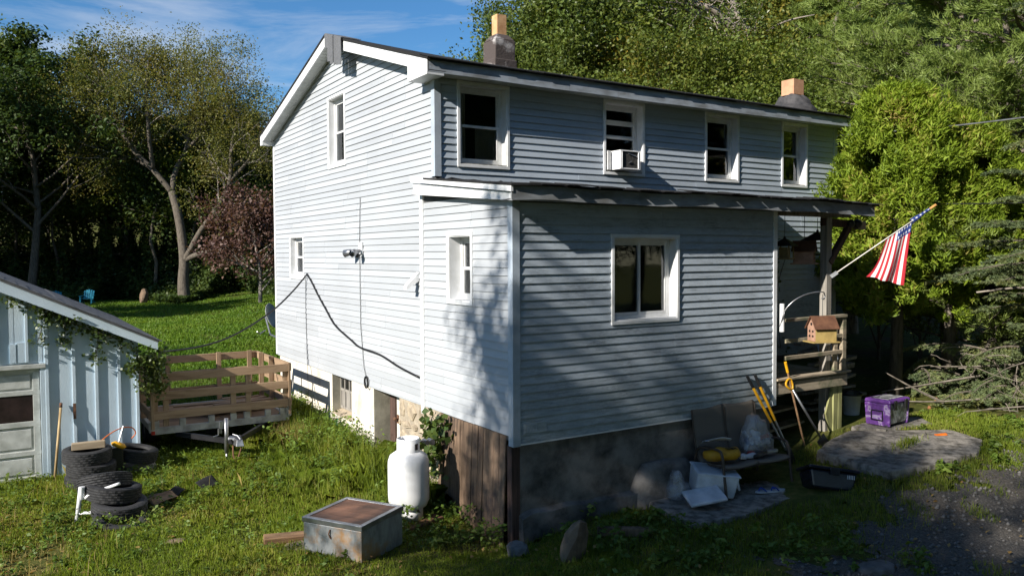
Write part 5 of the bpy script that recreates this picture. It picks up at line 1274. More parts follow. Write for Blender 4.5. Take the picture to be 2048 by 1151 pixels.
for x_ in np.arange(-3.3, -6.5, -.55): mb.beam((x_, 5.82, sroof(x_)-.05), (x_, 6.0, sroof(x_)-.05), .05, .09)
mb.build("lookout", M['shed'], shed)
MB().tube([(-4.52, 5.70, gz(-4.5, 5.7)), (-4.37, 5.955, .02)], .016, 8).build
bh_ = thing("broom_handle", "long wooden handle leaning on the shed by its door", "tool handle", (-4.55, 5.70, gz(-4.5, 5.7)))
M['handle_wood'] = m_wood("pale_handle_wood", (.46, .34, .18), (.28, .19, .09), 'Z', 9, 10)
MB().tube([(-4.56, 5.66, gz(-4.5, 5.7)), (-4.44, 5.93, -.02)], .019, 9).build("shaft", M['handle_wood'], bh_, smooth=True)
MB().tube([(-4.44, 5.93, -.02), (-4.435, 5.94, .05)], .021, 9).build("grip_end", M['rust'], bh_, smooth=True)

# ================================================================== TRAILER
M['new_lumber'] = m_wood("new_brown_lumber", (.36, .245, .155), (.19, .12, .072), 'X', 7, 9, .75, rand=.12, bstr=.2)
M['new_lumber_z'] = m_wood("new_brown_stake", (.35, .245, .155), (.19, .12, .072), 'Z', 7, 9, .75, rand=.12, bstr=.2)
M['new_lumber_y'] = m_wood("new_brown_side_rail", (.35, .245, .155), (.19, .12, .072), 'Y', 7, 9, .75, rand=.12, bstr=.2)
M['trailer_grey'] = m_plain("weathered_pale_frame", (.50, .48, .44), (.28, .26, .23), .7, 7, 30, .3); M['red_lens'] = m_plain("red_lens", (.45, .03, .02), (.3, .02, .015), .3)
TY0, TY1, TX0, TX1 = 6.36, 8.55, -3.10, -.80; TZ = -.60
trl = thing("utility_trailer", "flat utility trailer with brown slatted stake sides behind the shed", "trailer", (-1.95, 7.4, -1.08))
def TB(*a, n="slat", m='new_lumber', bev=.004):
    mb = MB(); mb.box(*a); return mb.build(n, M[m], trl, bevel=bev)
TB(TX0, TX1, TY0, TY0+.06, -.70, -.585, n="front_beam", m='trailer_grey'); TB(TX0, TX1, TY1-.06, TY1, -.70, -.585, n="rear_beam", m='trailer_grey')
for s, x_ in ((0, TX0), (1, TX1-.06)): TB(x_, x_+.06, TY0+.06, TY1-.06, -.70, -.585, n="side_beam", m='trailer_grey')
y_ = TY0+.07
while y_ < TY1-.1:
    TB(TX0+.07, TX1-.07, y_, y_+.135, -.625, -.59, n="bed_plank", m='new_lumber'); y_ += .145
for x_ in (-3.04, -2.62, -2.15, -1.78, -1.55, -1.18, -.92, -.84): TB(x_-.05, x_+.05, TY0-.012, TY0+.05, -.584, -.47, n="stake_pocket", m='trailer_grey')
for z_ in (-.44, -.115, .19):
    mb = MB(); mb.hexa([(TX0+.02, TY0-.045, z_-.005), (TX1+.0, TY0-.045, z_), (TX1, TY0-.008, z_), (TX0+.02, TY0-.008, z_-.005), (TX0+.02, TY0-.045, z_+.135), (TX1, TY0-.045, z_+.14), (TX1, TY0-.008, z_+.14), (TX0+.02, TY0-.008, z_+.135)]); mb.build("slat", M['new_lumber'], trl, bevel=.004)
    TB(TX0, TX1, TY1+.002, TY1+.038, z_+.02, z_+.16)
    mb = MB(); mb.box(TX1+.004, TX1+.04, TY0-.04, TY1+.04, z_+.01, z_+.15); mb.build("side_slat", M['new_lumber_y'], trl, bevel=.004)
    mb = MB(); mb.box(TX0-.04, TX0-.004, TY0-.04, TY1+.04, z_+.01, z_+.15); mb.build("side_slat", M['new_lumber_y'], trl, bevel=.004)
for x_, y_ in ((-3.05, TY0), (-2.88, TY0), (-1.78, TY0), (-1.52, TY0), (-.86, TY0), (-1.55, TY1-.05), (-.95, TY1-.05), (-2.5, TY1-.05), (-3.0, TY1-.05), (TX1-.05, 7.3), (TX1-.05, 8.0), (TX0, 7.3)):
    TB(x_-.045, x_+.045, y_-.004, y_+.036, -.57, .30 if y_ < 7 else .37, n="stake", m='new_lumber_z')
TB(TX1-.02, TX1+.02, TY0-.055, TY0+.02, -.58, .35, n="corner_stake", m='new_lumber_z'); TB(TX0-.02, TX0+.03, TY0-.055, TY0+.02, -.60, .34, n="corner_stake", m='new_lumber_z')
TB(TX0-.02, TX0+.04, TY0-.03, TY0-.014, -.69, -.63, n="marker_lamp", m='red_lens'); TB(TX0-.045, TX0-.002, TY0-.01, TY0+.08, -.66, -.48, n="end_plate", m='trailer_grey')
TB(TX1-.04, TX1+.03, TY0-.03, TY0+.05, -.62, -.44, n="end_plate", m='trailer_grey')
rd = random.Random(6)
for k in range(14): MB().beam((-2.9+rd.uniform(0, 1.2), 6.6+rd.uniform(0, .8), -.555+.018*k), (-1.5+rd.uniform(0, .6), 6.7+rd.uniform(0, .9), -.55+.018*k), rd.uniform(.08, .2), .02).build("loose_board", M['new_lumber'], trl)
# A-frame tongue, jack and coupler
for s in (-1, 1): MB().beam((-1.95+s*.75, TY0+.1, -.74), (-2.0+s*.04, 5.35, -.74), .06, .08).build("tongue", M['plastic_black'], trl)  # black tongue: the dark under the trailer put into its colour
MB().tube([(-2.12, 5.42, gz(-2.1, 5.4)-.02), (-2.12, 5.42, -.92)], .020, 10).build("jack_foot", M['steel'], trl, smooth=True)
MB().tube([(-2.12, 5.42, -.93), (-2.12, 5.42, -.36)], .034, 12).build("jack_tube", M['steel'], trl, smooth=True)
MB().tube([(-2.15, 5.41, -.52), (-2.25, 5.40, -.52), (-2.25, 5.40, -.62), (-2.33, 5.40, -.64)], .011, 7).build("jack_crank", M['steel'], trl)
MB().box(-2.23, -2.19, 5.40, 5.44, -.60, -.40).build("jack_gear", M['steel'], trl, bevel=.005)
cp = MB(); cp.hexa([(-2.02, 5.20, -.80), (-1.90, 5.16, -.80), (-1.90, 5.42, -.80), (-2.04, 5.42, -.80), (-2.0, 5.22, -.70), (-1.92, 5.20, -.70), (-1.90, 5.42, -.66), (-2.04, 5.42, -.66)]); cp.tube([(-2.04, 5.34, -.62), (-1.98, 5.27, -.64), (-1.95, 5.2, -.69)], .012, 6); cp.tube([(-2.08, 5.42, -.70), (-1.98, 5.36, -.72)], .05, 10); cp.build("coupler", M['steel'], trl, bevel=.006)
mb = MB(); mb.tube(catmull([(-2.02, 5.40, -.75), (-2.03, 5.36, -.98), (-1.98, 5.34, -1.05), (-1.92, 5.34, -.9), (-1.88, 5.36, -.76)], 5), .012, 6); mb.build("safety_chain", M['rust'], trl)
for x_ in (TX0+.12, TX1-.12):
    wl = MB().lathe([(.15, -.09), (.27, -.09), (.31, -.06), (.315, 0), (.31, .06), (.27, .09), (.15, .09)], 28, close=True); wl.xform(Matrix.Translation((x_, 7.6, -.78)) @ Matrix.Rotation(R(90), 4, 'Y')); ww = wl.build("wheel", M['rubber'], trl, smooth=True)
    rm = MB().lathe([(.001, -.05), (.15, -.07), (.155, .07), (.001, .05)], 20); rm.xform(Matrix.Translation((x_, 7.6, -.78)) @ Matrix.Rotation(R(90), 4, 'Y')); rm.build("rim", M['steel'], ww)

# ================================================================== TYRES
def tyre_mesh(rad, wid, seed):
    h = wid/2; r = rad; ri = rad*.60
    half = [(ri, -h*.72), (ri+.01, -h*.86), (ri+(r-ri)*.30, -h*1.0), (ri+(r-ri)*.62, -h*1.02), (r*.93, -h*.94), (r*.975, -h*.86)]
    prof = list(half)
    for k in range(5):
        a = -h*.80+k*(h*1.6/5); b = a+h*1.6/5
        prof += [(r*.978 if k == 0 else r*.965, a+.002), (r*(.990 if k in (0, 4) else 1.0), a+.006), (r*(.990 if k in (0, 4) else 1.0), b-.006), (r*.965, b-.002)]
    prof += [(p, -q) for p, q in half[::-1]]
    prof += [(ri-.004, h*.5), (ri+(r-ri)*.5, h*.6), (r*.93, h*.4), (r*.93, -h*.4), (ri+(r-ri)*.5, -h*.6), (ri-.004, -h*.5)]
    mb = MB().lathe(prof, 60, close=True)
    m = len(prof); nb = len(half)
    # tread blocks: pull alternate segments of the ribs inwards
    for k in range(60):
        for i in range(nb, nb+20):
            x, y, z = mb.v[k*m+i]; rib = (i-nb)//4
            if (k+rib) % 3 == 0: mb.v[k*m+i] = (x*.982, y*.982, z)
    return mb.mesh("tyre", None, False, True)
TYM = [tyre_mesh(.37, .19, 1), tyre_mesh(.335, .20, 2)]
for t_ in TYM: t_.materials.append(M['rubber'])
def tyre(i, loc, rot, label):
    o = linkmesh("tyre", TYM[i]); at(o, loc, rot); return tag(o, label, "tyre", "old tyres in the grass")
g_ = gz(-4.2, 5.2)
tyre(1, (-4.12, 5.24, g_+.06), (R(-2), R(-5), 1), "lowest tyre of the stack against the shed, sunk in grass")
tyre(1, (-4.10, 5.24, g_+.235), (R(3), R(-7), 2), "middle tyre of the stack against the shed")
tyre(1, (-4.15, 5.26, g_+.42), (R(-3), R(-1), 3), "top tyre of the stack against the shed, under a wood block")
single(MB().box(-.22, .22, -.05, .05, 0, .10), "wood_block", M['board_pale'], (-4.13, 5.22, g_+.515), (R(2), R(-1), R(-8)), "short wood block on top of the tyre stack", "block", bevel=.006)
g_ = gz(-3.95, 3.4)
tyre(1, (-3.95, 3.10, g_-.02), (R(10), R(8), 0), "flat tyre sunk in grass at the foot of the slumped pile")
tyre(1, (-3.93, 3.38, g_+.12), (R(8), R(-4), 1), "third tyre down in the slumped pile by the white pipe")
tyre(1, (-3.98, 3.52, g_+.295), (R(8), R(-3), 2), "second tyre down in the slumped pile by the white pipe")
tyre(1, (-4.06, 3.74, g_+.37), (R(20), R(2), 3), "topmost tyre of the slumped pile by the white pipe")
g_ = gz(-3.45, 5.55)
rock("stone_block", (-3.42, 5.56, g_+.05), (.30, .22, .13), 17, M['rock_grey'], "grey stone block that a single tyre rests on", "stone")
tyre(1, (-3.46, 5.62, g_+.27), (R(6), R(9), .5), "single tyre resting on a stone block at the shed corner")
# white pipe frame
pv = thing("pipe_frame", "white plastic pipe frame standing by the slumped tyres", "pipe frame", (-4.42, 3.55, gz(-4.4, 3.5)))
q0 = Vector((-4.42, 3.46, gz(-4.4, 3.5)-.02)); q1 = Vector((-4.36, 3.48, gz(-4.4, 3.5)+.44))
MB().tube([q0, q1], .028, 10).build("upright", M['pvc'], pv, smooth=True)
MB().tube([q1-Vector((0, 0, .16)), q1+Vector((.01, 0, .0))], .036, 10).build("tee_fitting", M['pvc'], pv)
MB().tube(catmull([q1+Vector((.04, .0, -.16)), q1+Vector((.12, -.10, -.08)), q1+Vector((.42, -.26, .04))], 5), .020, 9).build("upper_arm", M['pvc'], pv, smooth=True)
MB().tube([q0+Vector((.02, 0, .13)), q0+Vector((.24, -.02, .11)), q0+Vector((.42, -.06, .08))], .020, 9).build("lower_arm", M['pvc'], pv, smooth=True)
MB().tube([q0+Vector((.21, -.02, .112)), q0+Vector((.29, -.025, .105))], .030, 9).build("coupling", M['pvc'], pv)
# yellow tool with orange cord between the tyres
tl = thing("line_trimmer", "yellow tool with an orange cord beside the tyre stack", "tool", (-3.75, 5.45, g_+.2))
mb = MB().lathe([(.001, -.045), (.06, -.035), (.075, 0), (.05, .035), (.001, .04)], 16); mb.xform(Matrix.Translation((-3.72, 5.30, g_+.50)) @ Matrix.Rotation(R(25), 4, 'Y') @ Matrix.Scale(1.5, 4, (1, 0, 0))); mb.build("head", M['yellow'], tl, smooth=True)
MB().box(-3.86, -3.66, 5.28, 5.44, g_+.0, g_+.46).build("housing", M['plastic_black'], tl, bevel=.02)
mb = MB().tube([(-3.72, 5.33, g_+.52), (-3.64, 5.40, g_+.76)], .010, 7); mb.build("rod", M['steel'], tl)
MB().tube(catmull([(-3.98, 5.35, g_+.56), (-3.82, 5.42, g_+.66), (-3.66, 5.5, g_+.71), (-3.50, 5.62, g_+.68), (-3.44, 5.66, g_+.58), (-3.5, 5.66, g_+.5)], 5), .009, 6).build("cord", M['orange'], tl, smooth=True)
# flat debris right of the tyres: dark shingle scraps
for k, (x_, y_, sx, sy, rz, lb) in enumerate(((-3.38, 3.62, .34, .22, .3, "dark scrap of board lying right of the slumped tyres"), (-3.18, 3.78, .26, .16, .9, "curled black roofing scrap farther right of the tyres"), (-2.72, 3.95, .28, .20, .5, "tilted grey shingle scrap out in the weeds"))):
    sheet((x_, y_, gz(x_, y_)+.09), (R(28 if k == 2 else 8), R(-6), rz), sx, sy, .015, M['shingle'] if k else M['board_brown'], lb, "scrap", "roofing_scrap")
rock("stone", (-3.42, 3.75, gz(-3.4, 3.7)+.02), (.22, .16, .10), 23, M['rock'], "earth-coloured stone just right of the slumped tyres")
# ================================================================== GARDEN CHAIRS far across the lawn
M['teal'] = m_plain("teal_plastic", (.02, .26, .38), (.015, .19, .28), .5)
def adirondack(loc, rz, label):
    t = thing("garden_chair", label, "chair", loc, (0, 0, rz), "teal garden chairs at the far edge of the lawn")
    def A(mb, n): return mb.build(n, M['teal'], t, world=False)
    for k in range(5):
        x_ = -.26+.13*k; h = 1.02-.05*abs(k-2)
        A(MB().beam((x_, .22, .30), (x_*1.1, .58, h), .11, .025, up=(0, 1, 0)), "back_slat")
        A(MB().beam((x_, -.30, .40), (x_, .24, .28), .11, .025), "seat_slat")
    for s in (-1, 1):
        A(MB().beam((s*.36, -.34, 0), (s*.36, -.34, .56), .05, .10), "leg"); A(MB().beam((s*.36, -.30, .36), (s*.36, .62, .0), .04, .12), "leg"); A(MB().beam((s*.38, -.40, .58), (s*.38, .42, .58), .14, .03), "arm")
    return t
adirondack((-.2, 55.6, gz(-.2, 55.6)), R(-20), "teal plastic garden chair farther right on the far lawn")
adirondack((-2.0, 55.2, gz(-2, 55.2)), R(10), "teal plastic garden chair mostly hidden behind the shed roof")
rock("stump", (3.25, 54.0, gz(3.2, 54)+.4), (.35, .35, .7), 41, M['plank_brown'], "old tree stump at the far edge of the lawn", "stump")

# ================================================================== VEGETATION
def polar(bearing, dist):
    """ground position at a bearing (radians right of the viewing axis) and depth from the viewpoint"""
    f = (math.sin(.5644), math.cos(.5644)); r = (math.cos(.5644), -math.sin(.5644)); k = math.tan(bearing)
    return (-5.1265+f[0]*dist+r[0]*k*dist, -8.0698+f[1]*dist+r[1]*k*dist)
def leaves_mesh(name, P, size, mat, rg, up=.5, aspect=1.7, fold=.25, orient=None, jit=.3):
    """one folded rhombic leaf per point of P"""
    n = len(P); nrm = rg.normal(size=(n, 3)); nrm[:, 2] = np.abs(nrm[:, 2])*1.0+up; nrm /= np.linalg.norm(nrm, axis=1)[:, None]
    a = rg.normal(size=(n, 3)) if orient is None else orient+rg.normal(size=(n, 3))*.35
    a -= nrm*(a*nrm).sum(1)[:, None]; a /= np.linalg.norm(a, axis=1)[:, None]+1e-9; b = np.cross(nrm, a)
    s = (size*(1+rg.uniform(-jit, jit, n)))[:, None] if not hasattr(size, 'shape') else size[:, None]
    v0 = P-a*s*.5; v2 = P+a*s*.5-nrm*s*.08; v1 = P-a*s*.08+b*s/aspect*.5+nrm*s*fold*.35; v3 = P-a*s*.08-b*s/aspect*.5+nrm*s*fold*.35
    V = np.stack([v0, v1, v2, v3], 1).reshape(-1, 3); F = np.arange(4*n).reshape(-1, 4)
    return npmesh(name, V, F, mat, rg.random(n))
def rot_about(d, ax, ang): return Matrix.Rotation(ang, 3, ax) @ d
def grow(rd, p, d, L, r, lvl, maxl, out, tips, opt):
    n = 5 if lvl == 0 else (4 if lvl == 1 else 3); pts = [p.copy()]; rad = [r]; q = p.copy(); dd = d.copy(); tl = opt['taper']
    for i in range(n):
        j = opt['wander']*(1+.5*lvl); dd = (dd+Vector((rd.gauss(0, j), rd.gauss(0, j), rd.gauss(0, j)*.7+opt['lift'][min(lvl, len(opt['lift'])-1)]))).normalized()
        q = q+dd*(L/n); pts.append(q.copy()); rad.append(max(.004, r*(1-(1-tl)*(i+1)/n)))
    out.append((pts, rad, lvl))
    if lvl >= maxl:
        for k in range(1, n+1): tips.append((pts[k].copy(), dd.copy()))
        return
    nc = opt['kids'][lvl]; st = opt['start'][lvl]; g = rd.uniform(0, 6.28)
    for k in range(nc):
        t = st+(1-st)*(k+rd.uniform(.2, .8))/nc; f = t*n; i = min(int(f), n-1); pp = pts[i].lerp(pts[i+1], f-i); ax = (pts[i+1]-pts[i]).normalized()
        g += 2.4+rd.uniform(-.4, .4); o = ax.orthogonal().normalized(); o = Matrix.Rotation(g, 3, ax) @ o
        ang = R(rd.uniform(*opt['angle'][lvl])); nd = (ax*math.cos(ang)+o*math.sin(ang)).normalized()
        ln = L*opt['ratio'][lvl]*(opt['shape'](t) if lvl == 0 else (1.15-.55*t))*rd.uniform(.8, 1.2)
        grow(rd, pp, nd, ln, max(.006, rad[i]*opt['rr'][lvl]), lvl+1, maxl, out, tips, opt)
    if lvl > 0: tips.append((pts[-1].copy(), dd.copy()))
DEC = dict(taper=.25, wander=.10, lift=(.02, .10, .05, .0), kids=(22, 6, 4), start=(.28, .25, .2), angle=((45, 80), (30, 60), (30, 70)), ratio=(.42, .45, .45), rr=(.45, .5, .5), shape=lambda t: 1.15*math.sin(math.pi*min(1, .22+.78*t))**.7*.9+.15)
def branch_mesh(out, minr=0.0, sides=(8, 6, 4, 3)):
    mb = MB()
    for pts, rad, lvl in out:
        if rad[0] < minr: continue
        mb.tube(pts, rad, sides[min(lvl, 3)], cap=False)
    return mb
TREE = {}
def make_proto(key, seed, H, tr, nleaf, size, leafm, barkm, opt=DEC, sigma=.45, minr=.012, up=.5, aspect=1.7, lean=(0, 0), target_r=None):
    rd = random.Random(seed); rg = np.random.default_rng(seed); out = []; tips = []
    grow(rd, Vector((0, 0, -.2)), Vector((lean[0], lean[1], 1)).normalized(), H*.86, tr, 0, 3 if len(opt['kids']) > 2 else 2, out, tips, opt)
    T = np.array([t[0][:] for t in tips])
    if target_r:
        k = target_r/np.percentile(np.hypot(T[:, 0], T[:, 1]), 93); T[:, :2] *= k
        out = [([Vector((p.x*k, p.y*k, p.z)) for p in pts], rad, l) for pts, rad, l in out]
    idx = rg.integers(0, len(T), nleaf)
    P = T[idx]+rg.normal(size=(nleaf, 3))*sigma*np.array([1, 1, .75])
    P = P[P[:, 2] > .3]
    tm = branch_mesh(out, minr).mesh("trunk", None, True, False); tm.materials.append(barkm)
    cm_ = leaves_mesh("crown", P, size, leafm, rg, up, aspect)
    TREE[key] = (tm, cm_)
def plant_tree(key, xy, scale, rz, name, label, group=None, crown_mat=None, sz=None, z=None):
    t = thing(name, label, "tree", (xy[0], xy[1], gz(*xy) if z is None else z), (0, 0, rz), group); t.scale = (scale, scale, sz or scale)
    a = linkmesh("trunk", TREE[key][0], t); b = linkmesh("crown", TREE[key][1], t)
    if crown_mat:
        b.material_slots[0].link = 'OBJECT'; b.material_slots[0].material = crown_mat
    return t
make_proto('oak', 11, 15, .26, 110000, .125, M['leaf_glossy'], M['bark'], sigma=.36, up=.2)
make_proto('maple', 12, 15, .24, 90000, .14, M['leaf_mid'], M['bark'], sigma=.38, up=.25)
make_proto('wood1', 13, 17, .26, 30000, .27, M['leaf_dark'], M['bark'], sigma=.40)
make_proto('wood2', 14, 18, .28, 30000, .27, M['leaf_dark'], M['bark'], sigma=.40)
SHR = dict(DEC, kids=(14, 6, 4), start=(.05, .2, .2), angle=((25, 70), (30, 60), (30, 70)), ratio=(.75, .5, .45), wander=.16)
make_proto('shrub', 15, 8.4, .10, 75000, .125, M['leaf_mid'], M['bark'], SHR, sigma=.36, minr=.006, up=.25)

# ---- big old tree across the lawn (trunk and main limbs drawn from its habit)
bt = thing("old_tree", "tall spreading tree with thinning gold-brown leaves across the lawn", "tree", (5.97, 53.85, gz(5.97, 53.85)))
tr_limbs = [
    ([(0, 0, -.3), (-.1, 0, 1.4), (-.05, .1, 3.0), (-.25, .2, 5.0), (-.55, .3, 6.6), (-1.0, .5, 8.0)], [.50, .40, .35, .32, .30, .26]),
    ([(-1.0, .5, 8.0), (-2.2, .2, 9.6), (-3.4, -.3, 11.0), (-4.1, -.6, 12.6), (-4.6, -.8, 14.2), (-4.6, -1, 16.0)], [.22, .19, .16, .13, .10, .05]),
    ([(-1.0, .5, 8.0), (-.9, 1.0, 9.6), (-.2, 1.3, 11.2), (.0, 1.5, 13), (.6, 1.5, 15), (.8, 1.2, 17.0)], [.22, .19, .17, .14, .10, .05]),
    ([(-.05, .1, 2.9), (.6, -.3, 3.8), (1.6, -.8, 5.2), (3.0, -1.2, 6.9), (3.9, -1.4, 8.6), (4.1, -1.5, 11.0), (4.7, -1.6, 13.2)], [.25, .22, .20, .18, .15, .11, .05]),
    ([(.15, 0, 3.1), (1.4, -.6, 3.5), (3.0, -1.2, 3.7), (4.2, -1.5, 3.8)], [.22, .19, .14, .06]),
    ([(-2.2, .2, 9.6), (-3.8, 1.0, 10.4), (-5.4, 1.6, 10.9)], [.14, .10, .04]), ([(.0, 1.5, 13), (1.6, .6, 13.8), (3.2, .2, 14.6)], [.14, .1, .04]), ([(-.2, 1.3, 11.2), (1.2, .2, 12.0), (2.2, -.5, 13.4)], [.15, .1, .04]), ([(-3.4, -.3, 11), (-5, .4, 12.8), (-6.4, .6, 14)], [.14, .1, .04]), ([(-2.2, .2, 9.6), (-2.0, -.8, 12), (-2.0, -1, 15), (-1.8, -1, 17.2)], [.18, .14, .1, .04]), ([(3.9, -1.4, 8.6), (5.2, -1, 10.2), (6.2, -.6, 12.4)], [.15, .1, .04]), ([(.0, 1.5, 13), (-1.2, 1.8, 14.8), (-1.8, 2, 16.5)], [.13, .1, .04])]
yaw = .5644; cr, sr = math.cos(yaw), math.sin(yaw)
rotv = lambda p: Vector((p[0]*cr+p[1]*sr, -p[0]*sr+p[1]*cr, p[2]))
mbt = MB(); rd = random.Random(77); rg = np.random.default_rng(77); out = []; tips = []
OPT = dict(DEC, kids=(0, 5, 4), start=(.2, .25, .2), angle=((30, 60), (30, 65), (30, 70)), lift=(.02, .06, -.05, -.10), wander=.14)
for pts, rad in tr_limbs:
    pp = [rotv(p) for p in catmull(pts, 5)]; rr = list(np.interp(np.linspace(0, len(rad)-1, len(pp)), range(len(rad)), rad))
    mbt.tube(pp, rr, 9)
    if pts[-1][2] > 9:
        for k in range(22):
            f = rd.uniform(.38, 1.0); i = min(int(f*len(pp)), len(pp)-2); ax = (pp[i+1]-pp[i]).normalized(); o = Matrix.Rotation(rd.uniform(0, 6.28), 3, ax) @ ax.orthogonal().normalized()
            nd = (ax*.45+o*.9+Vector((0, 0, .15))).normalized(); grow(rd, pp[i], nd, rd.uniform(2.4, 4.6), max(.03, rr[i]*.35), 1, 3, out, tips, OPT)
mbt.build("trunk", M['bark'], bt, world=False, smooth=True, fix=False)  # darker bark than the branches: the trunk's shade put into its colour
branch_mesh(out, .010, (6, 5, 4, 3)).build("branches", M['bark_pale'], bt, world=False, fix=False)
T = np.array([t[0][:] for t in tips]); P = T[rg.integers(0, len(T), 72000)]+rg.normal(size=(72000, 3))*np.array([.34, .34, .36])
linkmesh("crown", leaves_mesh("crown", P, .165, M['leaf_gold'], rg, .2, 2.0), bt)

# ---- the wood along the far side of the lawn
wl = [(-36.0, 62, 1.20, 'wood1', "dark leafy tree at the far left edge of the wood"), (-31.0, 60, 1.16, 'wood2', "tall dark tree left of the old gold-brown tree"), (-33.5, 72, 1.25, 'wood2', "dark tree standing behind the far left edge trees"), (-28.4, 70, 1.02, 'wood1', "dark tree showing between the left edge and the old tree"), (-27.0, 78, 1.02, 'wood2', "dark tree deep in the wood behind the old tree's left limb"), (-25.5, 68, .92, 'wood1', "green tree right behind the old tree's trunk"), (-23.4, 76, .98, 'wood2', "dark tree behind the old tree's fork"), (-21.4, 67, .88, 'wood1', "green tree between the old tree and the maroon maple"), (-19.4, 74, .95, 'wood2', "dark tree just left of the gable behind the maple"), (-17.2, 66, .80, 'wood1', "dark tree partly hidden by the gable wall"), (-30.0, 84, 1.02, 'wood1', "rearmost dark tree in the left part of the wood"), (-22.4, 86, .98, 'wood1', "rearmost dark tree in the middle of the wood"), (-14, 72, .72, 'wood2', "tree behind the house ridge whose top just clears the roof")]
rd = random.Random(5)
for i, (b, d, s, k, lb) in enumerate(wl):
    plant_tree(k, polar(R(b), d), s, rd.uniform(0, 6.28), "woodland_tree", lb, "trees of the wood across the lawn", M['leaf_mid'] if i in (5, 7) else None)
# trees beyond the left edge that shade the wood's margin and the lawn
for i, (x_, y_, s, k) in enumerate(((-14, 41, .85, 'wood1'), (-24, 56, 1.1, 'wood2'), (-19, 63, 1.1, 'wood1'), (-33, 62, 1.1, 'wood2'), (-31, 48, 1.0, 'wood1'), (-14, 71, 1.05, 'wood2'), (-28, 72, 1.1, 'wood1'), (-42, 55, 1.1, 'wood2'))):
    plant_tree(k, (x_, y_), s, i*1.3, "woodland_tree", "tree number "[:5]+" of the wood left of the view, "+("nearest the lawn", "second from the lawn", "third from the lawn", "fourth from the lawn", "fifth from the lawn", "sixth from the lawn", "seventh from the lawn", "eighth from the lawn")[i], "trees left of the view")
# trunks seen in the gloom and a shrubby margin
def trunk_only(xy, h, r, label):
    t = thing("slender_tree", label, "tree", (xy[0], xy[1], gz(*xy)), (0, 0, 0), "slender trunks in the wood")
    rd = random.Random(int(h*100)); p = [(rd.uniform(-.1, .1)*i, rd.uniform(-.1, .1)*i, h*i/6-.2) for i in range(7)]
    MB().tube(p, [r*(1-.1*i) for i in range(7)], 8, cap=False).build("trunk", M['bark'], t, world=False, smooth=True, fix=False)
    rg = np.random.default_rng(int(h*10)); P = rg.normal(size=(3500, 3))*np.array([1.3, 1.3, 2.2])+np.array(p[-1]); linkmesh("crown", leaves_mesh("crown", P, .28, M['leaf_dark'], rg), t)
for b, d, h, r, lb in ((-24.0, 62, 9.5, .16, "slender leaning trunk just left of the old tree"), (-29.6, 64, 10.2, .14, "slender trunk in the gloom above the teal chairs"), (-31.8, 66, 11.0, .15, "slender trunk in the gloom above the shed roof"), (-21.7, 64, 9.9, .15, "slender trunk between the old tree and the maroon maple")): trunk_only(polar(R(b), d), h, r, lb)
rg = np.random.default_rng(3); n = 150000
bb = rg.uniform(-37, -12, n); dd_ = 60+rg.random(n)**1.1*26+4*np.sin(bb*.9); X = np.empty(n); Y = np.empty(n)
kt = np.tan(np.radians(bb)); X = -5.1265+.535*dd_+.845*kt*dd_; Y = -8.0698+.845*dd_-.535*kt*dd_
hh = (.5+2.4*sm(58, 68, dd_)+7.5*sm(60, 70, dd_)*(.55+.45*np.sin(bb*2.3+dd_*.4))*(.6+.4*np.sin(bb*5.1)))*rg.random(n)**.8
P = np.stack([X, Y, ground(X, Y)+hh], 1)
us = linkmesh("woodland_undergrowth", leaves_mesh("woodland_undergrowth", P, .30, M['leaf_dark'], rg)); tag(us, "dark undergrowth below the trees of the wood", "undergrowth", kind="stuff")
# ---- maroon maple left of the gable
MPL = dict(DEC, kids=(16, 6, 4), start=(.14, .2, .2), angle=((35, 75), (30, 60), (30, 70)), ratio=(.62, .5, .45), wander=.15)
make_proto('maroon', 31, 6.2, .13, 12500, .19, M['leaf_maroon'], M['bark_pale'], MPL, sigma=.30, minr=.008, up=.2, aspect=1.5)
plant_tree('maroon', (8.6, 43.5), 1.1, 1.0, "maroon_maple", "small dark red maple beside the back corner of the house")

# ---- hillside trees behind the house
rd = random.Random(15)
hl = [(2.4, 27, .64, 'oak', 'leaf_glossy', "glossy green oak at the left of the hillside, behind the near chimney"), (7.2, 29, .9, 'oak', 'leaf_glossy', "dense glossy oak right of the near chimney"), (11.0, 34, 1.05, 'maple', 'leaf_mid', "leafy green tree above the middle of the roof"), (12.6, 30, .80, 'maple', 'leaf_yellow', "yellowing tree behind the leaning bare trunk"), (17.0, 36, 1.1, 'maple', 'leaf_yellow', "yellow-green tree at the top above the far chimney"), (21.5, 40, 1.1, 'maple', 'leaf_yellow', "yellow-green tree beside the upper pine"), (28.6, 34, 1.2, 'maple', 'leaf_dark', "dark leafy tree seen through the large white pine"), (9.0, 44, 1.1, 'oak', 'leaf_dark', "dark tree filling the hillside behind the glossy oak"), (14.5, 46, 1.1, 'wood1', 'leaf_dark', "dark tree high on the hillside behind the bare trunk"), (5.2, 40, .95, 'oak', 'leaf_dark', "dark tree behind the near chimney"), (26, 44, 1.1, 'wood2', 'leaf_dark', "dark tree high behind the pines"), (31, 40, 1.1, 'wood1', 'leaf_dark', "dark tree behind the pines at the right edge"), (19, 30, .62, 'shrub', 'leaf_mid', "")]
for (b, d, s, k, mt, lb) in hl:
    if not lb: continue
    plant_tree(k, polar(R(b), d), s, rd.uniform(0, 6.28), "hillside_tree", lb, "trees on the hillside behind the house", M[mt])
